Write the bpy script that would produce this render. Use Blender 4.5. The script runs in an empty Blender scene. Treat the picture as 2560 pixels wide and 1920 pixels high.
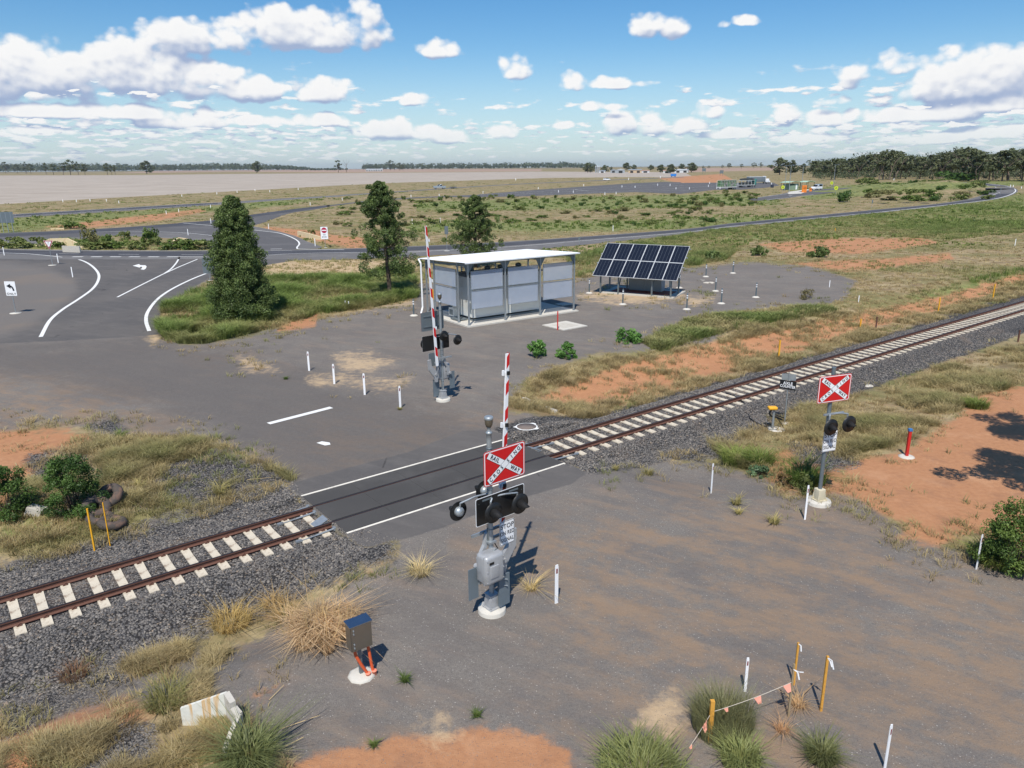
import bpy, bmesh, math, random
import numpy as np
from mathutils import Matrix, Vector
from mathutils.geometry import tessellate_polygon
rng = np.random.default_rng(7); random.seed(7)
S = bpy.context.scene
COL = S.collection
PI = math.pi
# ------------------------------------------------------------------ camera geometry
F = 1870.; CH = 11.0; HOR = 418.; ROLL = .008
PITCH = math.atan((960-HOR)/F)
FW = np.array([0, math.cos(PITCH), -math.sin(PITCH)])
_rt = np.array([1., 0, 0]); _up = np.cross(_rt, FW)
CR = _rt*math.cos(ROLL)-_up*math.sin(ROLL); CU = _up*math.cos(ROLL)+_rt*math.sin(ROLL)
RU = np.array([.7893, .6140]); RN = np.array([-.6140, .7893])      # along / across the railway
T1, T2 = 21.03, 22.53; TC = (T1+T2)/2

def sm(a, b, x):
    t = np.clip((x-a)/(b-a), 0, 1); return t*t*(3-2*t)
MOUNDS = []
def hgt(x, y):
    x = np.asarray(x, float); y = np.asarray(y, float)
    s = x*RU[0]+y*RU[1]; t = x*RN[0]+y*RN[1]
    L = 1-sm(6.2, 8.9, s); R = sm(18.4, 22, s)
    z = -0.75*L*sm(15.2, 17.5, t)*(1-sm(20.3, 21.2, t))
    z = z-0.55*R*sm(12.5, 17.5, t)*(1-sm(19.7, 20.5, t))
    z = z-0.75*np.maximum(1-sm(8.72, 8.92, s), sm(18.12, 18.32, s))*sm(19.7, 20.5, t)*(1-sm(23.0, 23.7, t))
    z = z-0.35*L*sm(22.4, 23.6, t)*(1-sm(24.5, 27, t))
    z = z-0.75*sm(20.5, 25, s)*sm(22.4, 23.6, t)*(1-sm(27.2, 31.5, t))
    c = sm(8.9, 9.1, s)*(1-sm(18, 18.2, s))*sm(20.0, 20.2, t)*(1-sm(23.35, 23.55, t))
    z = z-.06*c
    for mx, my, rx, ry, a, h in MOUNDS:
        dx = x-mx; dy = y-my; ca, sa = math.cos(a), math.sin(a)
        u = (dx*ca+dy*sa)/rx; v = (-dx*sa+dy*ca)/ry
        z = z+h*np.exp(-(u*u+v*v)*1.2)
    return z
def G(x, y, z=0.):
    d = FW*F+CR*(x-1280)-CU*(y-960); d[2] = min(d[2], -2.2) if z < CH else d[2]; t = (z-CH)/d[2]
    return np.array([0, 0, CH])+d*t
def GH(x, y):
    z = 0.
    for _ in range(5):
        p = G(x, y, z); z = float(hgt(p[0], p[1]))
    return G(x, y, z)
def PX(X, Y, Z):
    v = np.stack([X, Y, Z-CH], -1); zc = v@FW
    zc = np.where(np.abs(zc) < 1e-3, 1e-3, zc)
    return 1280+F*(v@CR)/zc, 960-F*(v@CU)/zc, zc
def height_at(base, top, z0=None):
    g = GH(*base) if z0 is None else G(*base, z0)
    d = FW*F+CR*(top[0]-1280)-CU*(top[1]-960)
    return CH+d[2]/math.hypot(d[0], d[1])*math.hypot(g[0], g[1])-g[2]
# crops of the photograph used while measuring
V = lambda x, y: (x*1.15732, y*1.15732)
C1 = lambda x, y: (x/2.572, 380+y/2.572)
C2 = lambda x, y: (850+x/2.572, 380+y/2.572)
C3 = lambda x, y: (1700+x/2.572, 340+y/2.572)
C4 = lambda x, y: (x/2.572, 820+y/2.572)
C5 = lambda x, y: (850+x/2.572, 820+y/2.572)
C6 = lambda x, y: (1700+x/2.572, 780+y/2.572)
C7 = lambda x, y: (x/2.514, 1260+y/2.514)
C8 = lambda x, y: (850+x/2.514, 1260+y/2.514)
C9 = lambda x, y: (1700+x/2.514, 1260+y/2.514)
for (cx, cy, rx, ry, a, h) in [(C3(1450,350), 0, 60, 14, .25, 4.0), (C3(1700,320), 0, 50, 14, .3, 4.5), (C3(1250,300), 0, 40, 12, .2, 3.0),
                              (C3(120,285), 0, 22, 9, .1, 3.0), (C3(420,372), 0, 20, 5, .5, 1.8)] and \
        [(*G(*C3(1480,372))[:2], 34, 10, .5, 3.2), (*G(*C3(1260,352))[:2], 20, 9, .4, 2.6), (*G(*C3(1690,345))[:2], 34, 11, .6, 4.0),
         (*G(*C3(130,292))[:2], 20, 8, .1, 2.5)]:
    MOUNDS.append((cx, cy, rx, ry, a, h))

# ------------------------------------------------------------------ materials
def lin(r, g, b):
    f = lambda c: c/12.92 if c <= .04045 else ((c+.055)/1.055)**2.4
    return tuple(f(v/255) for v in (r, g, b))
MATS = {}
def N(nt, typ, **kw):
    n = nt.nodes.new(typ)
    for k, v in kw.items():
        if k.startswith('i_'):
            n.inputs[k[2:].replace('_', ' ')].default_value = v
        else: setattr(n, k, v)
    return n
def new_mat(name):
    m = bpy.data.materials.new(name); m.use_nodes = True; nt = m.node_tree; nt.nodes.clear()
    o = nt.nodes.new('ShaderNodeOutputMaterial'); b = nt.nodes.new('ShaderNodeBsdfPrincipled')
    nt.links.new(b.outputs[0], o.inputs[0]); return m, nt, b, o
def noise(nt, vec, scale, detail=4, rough=.55):
    n = N(nt, 'ShaderNodeTexNoise'); n.inputs['Scale'].default_value = scale; n.inputs['Detail'].default_value = detail
    n.inputs['Roughness'].default_value = rough
    if vec is not None: nt.links.new(vec, n.inputs['Vector'])
    return n.outputs['Fac']
def mth(nt, op, a, b=None, c=None, clamp=False):
    n = N(nt, 'ShaderNodeMath', operation=op); n.use_clamp = clamp
    for i, v in enumerate((a, b, c)):
        if v is None: continue
        if isinstance(v, (int, float)): n.inputs[i].default_value = v
        else: nt.links.new(v, n.inputs[i])
    return n.outputs[0]
def mixc(nt, f, a, b):
    n = N(nt, 'ShaderNodeMix', data_type='RGBA')
    for i, v in ((0, f), (6, a), (7, b)):
        if isinstance(v, (int, float)): n.inputs[i].default_value = v
        elif isinstance(v, tuple): n.inputs[i].default_value = (*v[:3], 1)
        else: nt.links.new(v, n.inputs[i])
    return n.outputs[2]
def mrange(nt, v, a, b, c=0., d=1., smooth=True):
    n = N(nt, 'ShaderNodeMapRange', interpolation_type='SMOOTHSTEP' if smooth else 'LINEAR')
    nt.links.new(v, n.inputs[0])
    for i, q in enumerate((a, b, c, d)): n.inputs[i+1].default_value = q
    return n.outputs[0]
def bump(nt, h, strength, dist, bsdf):
    b = N(nt, 'ShaderNodeBump'); b.inputs['Strength'].default_value = strength; b.inputs['Distance'].default_value = dist
    nt.links.new(h, b.inputs['Height']); nt.links.new(b.outputs[0], bsdf.inputs['Normal'])
def M(name, col=(.5,.5,.5), rough=.6, metal=0., var=.12, vs=6., dirt=None, dirtamt=.35, spec=.5, bmp=0., alpha=1.):
    """plain procedural material with colour variation and optional dirt blotches"""
    if name in MATS: return MATS[name]
    m, nt, b, o = new_mat(name)
    tc = N(nt, 'ShaderNodeTexCoord').outputs['Object']
    n = noise(nt, tc, vs, 5)
    c = mixc(nt, n, tuple(v*(1-var) for v in col), tuple(min(1, v*(1+var)) for v in col))
    if dirt:
        d = mrange(nt, noise(nt, tc, vs*.45, 6, .65), .5, .72)
        c = mixc(nt, mth(nt, 'MULTIPLY', d, dirtamt), c, dirt)
    nt.links.new(c, b.inputs['Base Color'])
    nt.links.new(mrange(nt, n, .2, .8, rough*.85, min(1, rough*1.15)), b.inputs['Roughness'])
    b.inputs['Metallic'].default_value = metal; b.inputs['Specular IOR Level'].default_value = spec
    b.inputs['Alpha'].default_value = alpha
    if bmp: bump(nt, noise(nt, tc, vs*6, 4), bmp, .02, b)
    MATS[name] = m; return m
galv = M('galvanised_steel', lin(165,172,176), .45, .55, .15, 9, dirt=lin(120,118,110), dirtamt=.4)
galvd = M('dull_galvanised', lin(120,130,135), .5, .5, .15, 9)
cast = M('painted_aluminium', lin(172,174,176), .5, .3, .12, 7, dirt=lin(120,116,108), dirtamt=.35)
plate = M('grey_steel_plate', lin(112,124,132), .55, .25, .1, 5)
blackm = M('black_paint', lin(26,27,28), .45, .0, .3, 8)
rubberb = M('matt_black', lin(20,20,21), .8, 0, .3, 8)
redm = M('sign_red', lin(200,24,28), .45, 0, .06, 5)
whitem = M('sign_white', lin(232,234,236), .5, 0, .04, 5)
inkm = M('sign_black_ink', lin(28,30,36), .5, 0, .05, 5)
postw = M('white_post_plastic', lin(240,242,244), .5, 0, .05, 10, dirt=lin(190,160,130), dirtamt=.3)
conc = M('concrete', lin(190,185,174), .9, 0, .12, 12, dirt=lin(150,135,115), dirtamt=.5, bmp=.4)
concw = M('pale_concrete', lin(198,194,184), .9, 0, .08, 12, dirt=lin(170,160,145), dirtamt=.4, bmp=.3)
sleeperm = M('sleeper_concrete', lin(204,194,174), .9, 0, .12, 9, dirt=lin(128,104,84), dirtamt=.75, bmp=.5)
rustm = M('rusty_rail_side', lin(106,74,62), .8, .2, .25, 14, dirt=lin(80,52,42), dirtamt=.6)
railtop = M('worn_rail_head', lin(78,66,62), .4, .7, .2, 20)
yel = M('yellow_paint', lin(232,170,40), .5, 0, .1, 8, dirt=lin(150,110,50), dirtamt=.3)
timber = M('weathered_timber', lin(150,132,104), .9, 0, .2, 18)
timbery = M('yellow_timber', lin(205,150,60), .8, 0, .2, 18, dirt=lin(120,90,50), dirtamt=.6)
orangep = M('orange_conduit', lin(205,88,48), .5, 0, .1, 8)
orangel = M('pale_orange_fitting', lin(232,140,112), .6, 0, .1, 8)
stainless = M('brushed_stainless', lin(150,146,138), .33, .9, .06, 5)
flagm = M('pink_flag', lin(246,168,146), .7, 0, .06, 5)
ropem = M('rope', lin(200,190,175), .9)
redpost = M('red_post', lin(190,40,36), .5, 0, .1, 6)
bluem = M('blue_cap', lin(60,120,180), .5)
tyrem = M('weathered_tyre', lin(78,71,66), .95, 0, .3, 8, dirt=lin(140,105,85), dirtamt=.6)
# ------------------------------------------------------------------ mesh builder
class MB:
    def __init__(s): s.v = []; s.f = []; s.m = []; s.sm = []
    def add(s, vs, fs, mi=0, smooth=False, mat=None):
        o = len(s.v)
        if mat is not None: vs = [tuple(mat@Vector(p)) for p in vs]
        s.v += [tuple(p) for p in vs]; s.f += [tuple(i+o for i in f) for f in fs]
        s.m += [mi]*len(fs); s.sm += [smooth]*len(fs); return s
    def box(s, c, d, mi=0, rot=None, taper=1.):
        x, y, z = [q/2 for q in d]; vs = []
        for k, sz in ((1, -z), (taper, z)):
            vs += [(-x*k, -y*k, sz), (x*k, -y*k, sz), (x*k, y*k, sz), (-x*k, y*k, sz)]
        mm = Matrix.Translation(c)@(rot.to_4x4() if rot is not None else Matrix.Identity(4))
        return s.add(vs, [(3,2,1,0),(4,5,6,7),(0,1,5,4),(1,2,6,5),(2,3,7,6),(3,0,4,7)], mi, mat=mm)
    def rbox(s, c, d, b, mi=0, rot=None, seg=3):
        """box with rounded edges"""
        bm = bmesh.new(); bmesh.ops.create_cube(bm, size=1)
        bmesh.ops.scale(bm, vec=d, verts=bm.verts)
        bmesh.ops.bevel(bm, geom=list(bm.edges), offset=b, segments=seg, affect='EDGES', profile=.5)
        mm = Matrix.Translation(c)@(rot.to_4x4() if rot is not None else Matrix.Identity(4))
        bm.verts.index_update()
        s.add([v.co for v in bm.verts], [[v.index for v in f.verts] for f in bm.faces], mi, True, mm); bm.free(); return s
    def cyl(s, p0, p1, r0, r1=None, n=12, mi=0, cap=True, smooth=True):
        r1 = r0 if r1 is None else r1
        p0 = Vector(p0); p1 = Vector(p1); d = (p1-p0); 
        q = d.to_track_quat('Z', 'Y').to_matrix()
        vs = []
        for p, r in ((p0, r0), (p1, r1)):
            for i in range(n):
                a = 2*PI*i/n; vs.append(p+q@Vector((r*math.cos(a), r*math.sin(a), 0)))
        s.add(vs, [(i, (i+1) % n, n+(i+1) % n, n+i) for i in range(n)], mi, smooth)
        if cap:
            s.add(vs[:n], [tuple(reversed(range(n)))], mi); s.add(vs[n:], [tuple(range(n))], mi)
        return s
    def tube(s, pts, r, n=8, mi=0):
        for a, b in zip(pts[:-1], pts[1:]): s.cyl(a, b, r, r, n, mi)
        return s
    def lathe(s, prof, c=(0,0,0), n=20, mi=0, ax=None, smooth=True):
        vs = []; mm = Matrix.Translation(c)@(ax.to_4x4() if ax is not None else Matrix.Identity(4))
        for r, z in prof:
            for i in range(n):
                a = 2*PI*i/n; vs.append((r*math.cos(a), r*math.sin(a), z))
        fs = []
        for k in range(len(prof)-1):
            for i in range(n):
                fs.append((k*n+i, k*n+(i+1) % n, (k+1)*n+(i+1) % n, (k+1)*n+i))
        s.add(vs, fs, mi, smooth, mm)
        s.add(vs[:n], [tuple(reversed(range(n)))], mi, mat=mm); s.add(vs[-n:], [tuple(range(n))], mi, mat=mm); return s
    def prism(s, pts, y0, y1, mi=0, axis='y'):
        """outline (x,z) extruded along y (or (x,y) along z)"""
        n = len(pts)
        if axis == 'y': vs = [(a, y0, b) for a, b in pts]+[(a, y1, b) for a, b in pts]
        else: vs = [(a, b, y0) for a, b in pts]+[(a, b, y1) for a, b in pts]
        tr = tessellate_polygon([[Vector((a, b, 0)) for a, b in pts]])
        fs = [tuple(t) for t in tr]+[tuple(n+i for i in reversed(t)) for t in tr]
        fs += [(i, (i+1) % n, n+(i+1) % n, n+i) for i in range(n)]
        return s.add(vs, fs, mi)
    def torus(s, c, R, r, n=24, k=8, mi=0, rot=None):
        vs = []; mm = Matrix.Translation(c)@(rot.to_4x4() if rot is not None else Matrix.Identity(4))
        for i in range(n):
            a = 2*PI*i/n
            for j in range(k):
                b = 2*PI*j/k; q = R+r*math.cos(b); vs.append((q*math.cos(a), q*math.sin(a), r*math.sin(b)))
        fs = [(i*k+j, ((i+1) % n)*k+j, ((i+1) % n)*k+(j+1) % k, i*k+(j+1) % k) for i in range(n) for j in range(k)]
        return s.add(vs, fs, mi, True, mm)
    def mesh(s, name, mats):
        me = bpy.data.meshes.new(name); me.from_pydata(s.v, [], s.f)
        if not isinstance(mats, (list, tuple)): mats = [mats]
        for m in mats: me.materials.append(m)
        me.polygons.foreach_set('material_index', s.m); me.polygons.foreach_set('use_smooth', s.sm)
        bm = bmesh.new(); bm.from_mesh(me); bmesh.ops.recalc_face_normals(bm, faces=bm.faces); bm.to_mesh(me); bm.free()
        me.update(); return me
    def build(s, name, mats, parent=None, loc=(0,0,0), label=None):
        return link(name, s.mesh(name, mats), parent, loc, label)
def link(name, data, parent=None, loc=(0,0,0), label=None):
    o = bpy.data.objects.new(name, data); COL.objects.link(o); o.location = loc
    if parent is not None: o.parent = parent
    if label: o['label'] = label
    return o
def thing(name, label, cat, loc=(0,0,0), rz=0., group=None):
    o = bpy.data.objects.new(name, None); COL.objects.link(o); o.empty_display_size = .2
    o.location = tuple(float(v) for v in loc); o.rotation_euler = (0, 0, rz); o['label'] = label; o['category'] = cat
    if group: o['group'] = group
    return o
def tag(o, label=None, cat=None, group=None, kind=None):
    for k, v in (('label', label), ('category', cat), ('group', group), ('kind', kind)):
        if v: o[k] = v
    return o
def dup(root, loc, rz=None, label=None, group=None, scale=None, rot=None):
    r = root.copy(); COL.objects.link(r); r.location = tuple(float(v) for v in loc)
    if rz is not None: r.rotation_euler = (0, 0, rz)
    if rot is not None: r.rotation_euler = rot
    if scale is not None: r.scale = (scale,)*3 if isinstance(scale, (int, float)) else scale
    if label: r['label'] = label
    if group: r['group'] = group
    for ch in list(root.children):
        c = ch.copy(); COL.objects.link(c); c.parent = r
        for g in ch.children:
            d = g.copy(); COL.objects.link(d); d.parent = c
    return r
def tri_mesh(name, verts, tris, mats, colors=None, mat_idx=None, smooth=False):
    me = bpy.data.meshes.new(name); nv, nt_ = len(verts), len(tris)
    me.vertices.add(nv); me.vertices.foreach_set('co', np.ascontiguousarray(verts, dtype=np.float32).ravel())
    me.loops.add(nt_*3); me.polygons.add(nt_)
    me.loops.foreach_set('vertex_index', np.ascontiguousarray(tris, dtype=np.int32).ravel())
    me.polygons.foreach_set('loop_start', np.arange(0, nt_*3, 3, dtype=np.int32))
    me.polygons.foreach_set('use_smooth', np.full(nt_, smooth))
    if mat_idx is not None: me.polygons.foreach_set('material_index', np.asarray(mat_idx, dtype=np.int32))
    if not isinstance(mats, (list, tuple)): mats = [mats]
    for m in mats: me.materials.append(m)
    if colors is not None:
        a = me.color_attributes.new('tint', 'FLOAT_COLOR', 'POINT')
        c = np.ones((nv, 4), np.float32); c[:, :3] = colors; a.data.foreach_set('color', c.ravel())
    me.update(calc_edges=True); me.validate(); return me
FONT_CACHE = {}
def text_mb(mb, body, size, mm, mi=0, bold=.0, sx=1., sp=1., depth=.0015):
    """flat lettering, thin real thickness, placed by matrix mm (text lies in local XY, faces +Z)"""
    cu = bpy.data.curves.new('lettering', 'FONT'); cu.body = body; cu.size = size; cu.align_x = 'CENTER'; cu.align_y = 'CENTER'
    cu.extrude = depth; cu.offset = bold; cu.space_character = sp
    o = bpy.data.objects.new('lettering', cu); COL.objects.link(o)
    dg = bpy.context.evaluated_depsgraph_get(); me = bpy.data.meshes.new_from_object(o.evaluated_get(dg))
    sc = Matrix.Diagonal((sx, 1, 1, 1))
    mb.add([v.co.copy() for v in me.vertices], [tuple(p.vertices) for p in me.polygons], mi, mat=mm@sc)
    bpy.data.objects.remove(o); bpy.data.meshes.remove(me); bpy.data.curves.remove(cu)
FACE = Matrix.Rotation(PI/2, 4, 'X')      # text plane -> vertical plane facing -Y
def rrect(w, h, r, n=5, cx=0, cz=0):
    pts = []
    for (sx, sz, a0) in ((1, 1, 0), (-1, 1, 90), (-1, -1, 180), (1, -1, 270)):
        for i in range(n+1):
            a = math.radians(a0+90*i/n); pts.append((cx+sx*(w/2-r)+r*math.cos(a), cz+sz*(h/2-r)+r*math.sin(a)))
    return pts
# ------------------------------------------------------------------ camera, sun, sky
cam = bpy.data.cameras.new('camera'); co = bpy.data.objects.new('camera', cam); COL.objects.link(co)
cam.sensor_fit = 'HORIZONTAL'; cam.sensor_width = 36; cam.lens = 36*F/2560; cam.clip_start = .1; cam.clip_end = 60000
co.matrix_world = Matrix(((CR[0], CU[0], -FW[0], 0), (CR[1], CU[1], -FW[1], 0), (CR[2], CU[2], -FW[2], CH), (0, 0, 0, 1)))
S.camera = co
S.view_settings.view_transform = 'Standard'; S.view_settings.look = 'None'; S.view_settings.gamma = 1
S.view_settings.exposure = .14
SUN_EL = math.radians(57); SHAD_AZ = math.radians(9)       # shadows run away from the camera, a little to the right
sd = Vector((math.sin(SHAD_AZ)*math.cos(SUN_EL), math.cos(SHAD_AZ)*math.cos(SUN_EL), -math.sin(SUN_EL)))
sl = bpy.data.lights.new('sun', 'SUN'); sl.energy = 4.5; sl.angle = math.radians(.53); sl.color = (1, .94, .85)
so = bpy.data.objects.new('sun', sl); COL.objects.link(so); so.rotation_euler = sd.to_track_quat('-Z', 'Y').to_euler(); so.location = (0, -20, 60)

w = bpy.data.worlds.new('World'); S.world = w; w.use_nodes = True; nt = w.node_tree; nt.nodes.clear()
wo = nt.nodes.new('ShaderNodeOutputWorld'); bg = nt.nodes.new('ShaderNodeBackground'); nt.links.new(bg.outputs[0], wo.inputs[0])
sky = N(nt, 'ShaderNodeTexSky', sky_type='NISHITA'); sky.sun_disc = False
sky.sun_elevation = SUN_EL; sky.sun_rotation = math.radians(180)+SHAD_AZ; sky.altitude = 300; sky.air_density = 1.0; sky.dust_density = .6; sky.ozone_density = 3.
tc = N(nt, 'ShaderNodeTexCoord'); sp = N(nt, 'ShaderNodeSeparateXYZ'); nt.links.new(tc.outputs['Generated'], sp.inputs[0])
el = mth(nt, 'ARCSINE', sp.outputs[2])
skyc = N(nt, 'ShaderNodeHueSaturation'); skyc.inputs['Saturation'].default_value = 1.36; skyc.inputs['Value'].default_value = 1.27
nt.links.new(sky.outputs[0], skyc.inputs['Color'])
hz = mrange(nt, el, .0, .15, .5, 0.)
skyh = mixc(nt, hz, skyc.outputs[0], (5.3, 7.3, 9.4))
nt.links.new(skyh, bg.inputs['Color']); bg.inputs['Strength'].default_value = .088
# cumulus clouds: a dome sector 28 km away, clear where there is no cloud
BL = [(380,88,78,50,30),(505,92,60,45,22),(600,75,90,72,32),(700,85,95,65,26),(790,75,48,75,34),(835,68,22,20,30),
  (25,165,110,72,40),(140,168,120,55,40),(270,165,110,85,40),(350,178,90,80,38),(450,185,100,52,30),(540,200,85,38,22),(605,190,42,9,12),
  (705,208,66,40,16),(672,208,35,25,14),(895,216,40,20,12),(950,112,52,26,14),(915,108,24,18,12),(1112,160,44,38,12),(1105,162,36,34,10),
  (1400,58,45,30,28),(1450,62,48,26,25),(1430,50,40,26,20),(1612,44,34,12,10),(1565,52,14,8,8),(1240,188,46,32,10),(1320,182,60,18,10),(1390,180,38,8,8),
  (1282,228,30,12,10),(1330,230,34,8,6),(1215,271,34,9,8),(1345,272,52,38,22),(1410,275,60,32,18),(1470,278,45,18,14),(1535,245,34,26,14),(1500,270,45,18,14),
  (1690,250,42,34,16),(1672,262,38,16,12),(1790,262,56,26,14),(1830,252,24,16,12),(1850,162,46,28,12),(1930,150,40,32,14),(1835,183,30,18,10),(1785,220,32,10,8),(1820,214,18,14,10),
  (2070,190,105,68,30),(2140,185,85,85,30),(2212,150,55,55,40),(1990,200,60,42,18),(2300,170,120,95,45),(2140,230,120,30,16),(1960,252,90,22,14),(2050,250,80,26,14),
  (80,242,130,20,14),(250,246,130,22,14),(430,266,52,34,14),(330,268,60,14,10),(560,262,60,16,10),(690,264,62,24,12),(840,288,80,36,16),(920,292,60,24,12),(1075,290,46,22,12),(960,300,60,22,12),
  (-80,180,120,60,40),(60,282,90,14,10),(1580,290,70,16,10),(1750,300,90,16,10),(2000,300,90,16,12),(2150,290,90,22,12)]
caz = np.radians(np.arange(-52, 52.01, .16)); cel = np.radians(np.concatenate([np.arange(-.3, 18, .09), np.arange(18, 34, .5)]))
CE, CA = np.meshgrid(cel, caz, indexing='ij')
def envelope(az, el):
    acc = np.full(az.shape, -1.2)
    for cx, cy, rx, ru, rd in BL:
        d = FW*F+CR*(cx*1.15732-1280)-CU*(cy*1.15732-960); d = d/np.linalg.norm(d)
        a0, e0 = math.atan2(d[0], d[1]), math.asin(d[2]); k = 1.15732/F/1.06
        x = (az-a0)/(rx*k); y = el-e0; y = np.where(y > 0, y/(ru*k), y/(rd*k))
        e = (1-x*x-y*y)*min(1., .45+rx/140); acc = np.maximum(acc, e)+.08*np.exp(-np.abs(acc-e)*6)*(np.minimum(acc, e) > -.6)
    return acc
ENV = envelope(CA, CE); GRD = (ENV-envelope(CA-.004, CE+.012))
RD = 28000.
cvs = np.stack([RD*np.sin(CA)*np.cos(CE), RD*np.cos(CA)*np.cos(CE), RD*np.sin(CE)], -1).reshape(-1, 3)
ci = np.arange(CA.size).reshape(CA.shape)
ctr = np.concatenate([np.stack([ci[:-1,:-1], ci[:-1,1:], ci[1:,1:]], -1).reshape(-1,3), np.stack([ci[:-1,:-1], ci[1:,1:], ci[1:,:-1]], -1).reshape(-1,3)])
m = bpy.data.materials.new('cumulus'); m.use_nodes = True; nt = m.node_tree; nt.nodes.clear()
o_ = nt.nodes.new('ShaderNodeOutputMaterial'); em = nt.nodes.new('ShaderNodeEmission'); trn = nt.nodes.new('ShaderNodeBsdfTransparent'); mxs = nt.nodes.new('ShaderNodeMixShader')
pos = N(nt, 'ShaderNodeNewGeometry').outputs['Position']
nv = N(nt, 'ShaderNodeVectorMath', operation='NORMALIZE'); nt.links.new(pos, nv.inputs[0])
sp = N(nt, 'ShaderNodeSeparateXYZ'); nt.links.new(nv.outputs[0], sp.inputs[0])
az = mth(nt, 'ARCTAN2', sp.outputs[0], sp.outputs[1]); el = mth(nt, 'ARCSINE', sp.outputs[2])
cv = N(nt, 'ShaderNodeCombineXYZ'); nt.links.new(az, cv.inputs[0]); nt.links.new(el, cv.inputs[1])
att = lambda n: N(nt, 'ShaderNodeAttribute', attribute_name=n).outputs['Fac']
def cfield(dx, dy):
    def vv(mul, add):
        a = N(nt, 'ShaderNodeVectorMath', operation='MULTIPLY_ADD'); nt.links.new(cv.outputs[0], a.inputs[0])
        a.inputs[1].default_value = mul; a.inputs[2].default_value = (add[0]+dx*mul[0], add[1]+dy*mul[1], add[2]); return a.outputs[0]
    f1 = noise(nt, vv((1, 1.15, 1), (0, 0, 0)), 24, 9, .6); f2 = noise(nt, vv((1, 1.7, 1), (3, 1, 0)), 70, 6, .6)
    big = mth(nt, 'ADD', mth(nt, 'MULTIPLY', mth(nt, 'SUBTRACT', f1, .5), 1.75), mth(nt, 'MULTIPLY', mth(nt, 'SUBTRACT', f2, .5), .4))
    def vor(scale, mul, add):
        v_ = N(nt, 'ShaderNodeTexVoronoi', feature='SMOOTH_F1'); v_.inputs['Scale'].default_value = scale; v_.inputs['Smoothness'].default_value = .35
        wv_ = N(nt, 'ShaderNodeVectorMath', operation='ADD'); nt.links.new(vv(mul, add), wv_.inputs[0]); nz_ = N(nt, 'ShaderNodeTexNoise'); nz_.inputs['Scale'].default_value = scale*1.5; nz_.inputs['Detail'].default_value = 3; nt.links.new(vv(mul, add), nz_.inputs['Vector'])
        sc_ = N(nt, 'ShaderNodeVectorMath', operation='SCALE'); nt.links.new(nz_.outputs['Color'], sc_.inputs[0]); sc_.inputs['Scale'].default_value = .35/scale; nt.links.new(sc_.outputs[0], wv_.inputs[1]); nt.links.new(wv_.outputs[0], v_.inputs['Vector']); return v_.outputs['Distance']
    puff = mth(nt, 'ADD', mth(nt, 'MULTIPLY', mth(nt, 'SUBTRACT', .42, vor(34, (1, 1.2, 1), (0, 0, 0))), 1.1), mth(nt, 'MULTIPLY', mth(nt, 'SUBTRACT', .42, vor(90, (1, 1.3, 1), (2, 1, 0))), .5))
    big = mth(nt, 'ADD', mth(nt, 'MULTIPLY', big, .62), puff)
    rows = None
    for (sc, st_, a, b, c, e, th) in ((15, 2.6, .045, .075, .12, .16, .67), (27, 3.4, .014, .04, .085, .12, .585), (46, 4.6, .0, .014, .045, .07, .545)):
        nn = noise(nt, vv((1, st_, 1), (sc*.37, 3.1, 0)), sc, 5, .5)
        band = mth(nt, 'MULTIPLY', mrange(nt, el, a, b), mrange(nt, el, c, e, 1, 0))
        az_ = mrange(nt, mth(nt, 'ABSOLUTE', mth(nt, 'SUBTRACT', az, .04)), .0, .4, .0, .08)
        dd = mth(nt, 'MULTIPLY', mth(nt, 'SUBTRACT', mth(nt, 'ADD', nn, az_), th), 5.)
        dd = mth(nt, 'SUBTRACT', dd, mth(nt, 'MULTIPLY', mth(nt, 'SUBTRACT', 1., band), 2.))
        rows = dd if rows is None else mth(nt, 'MAXIMUM', rows, dd)
    return big, rows
b0, r0 = cfield(0, 0); b1, r1 = cfield(-.003, .007)
env = att('envelope'); d0 = mth(nt, 'ADD', mth(nt, 'ADD', env, .1), b0); D0 = mth(nt, 'MAXIMUM', d0, r0)
isrow = mth(nt, 'GREATER_THAN', r0, d0)
lb = mth(nt, 'ADD', mth(nt, 'MULTIPLY', mth(nt, 'SUBTRACT', b0, b1), .55), mth(nt, 'MULTIPLY', att('slope'), 1.15))
lr = mth(nt, 'MULTIPLY', mth(nt, 'SUBTRACT', r0, r1), .6)
lit = mth(nt, 'ADD', lb, mth(nt, 'MULTIPLY', isrow, mth(nt, 'SUBTRACT', lr, lb)))
bright = mth(nt, 'SUBTRACT', mrange(nt, lit, -.45, .4), mth(nt, 'MULTIPLY', mrange(nt, D0, .5, 1.8), .1), clamp=True)
alpha = mth(nt, 'MULTIPLY', mrange(nt, D0, -.05, .55), mrange(nt, el, .0, .06, .5, 1.))
ccol = mixc(nt, bright, tuple(v*.87 for v in lin(166,184,216)), tuple(v*.88 for v in lin(254,254,254)))  # sunlit tops and blue-grey shaded undersides are painted into the emission colour
nt.links.new(ccol, em.inputs[0]); em.inputs[1].default_value = 1.
nt.links.new(alpha, mxs.inputs[0]); nt.links.new(trn.outputs[0], mxs.inputs[1]); nt.links.new(em.outputs[0], mxs.inputs[2]); nt.links.new(mxs.outputs[0], o_.inputs[0])
m.cycles.emission_sampling = 'NONE'
me = tri_mesh('sky', cvs, ctr, m)
for k, v in (('envelope', ENV), ('slope', GRD)):
    a = me.attributes.new(k, 'FLOAT', 'POINT'); a.data.foreach_set('value', v.ravel().astype(np.float32))
sko = link('sky', me); sko['kind'] = 'structure'

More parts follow.
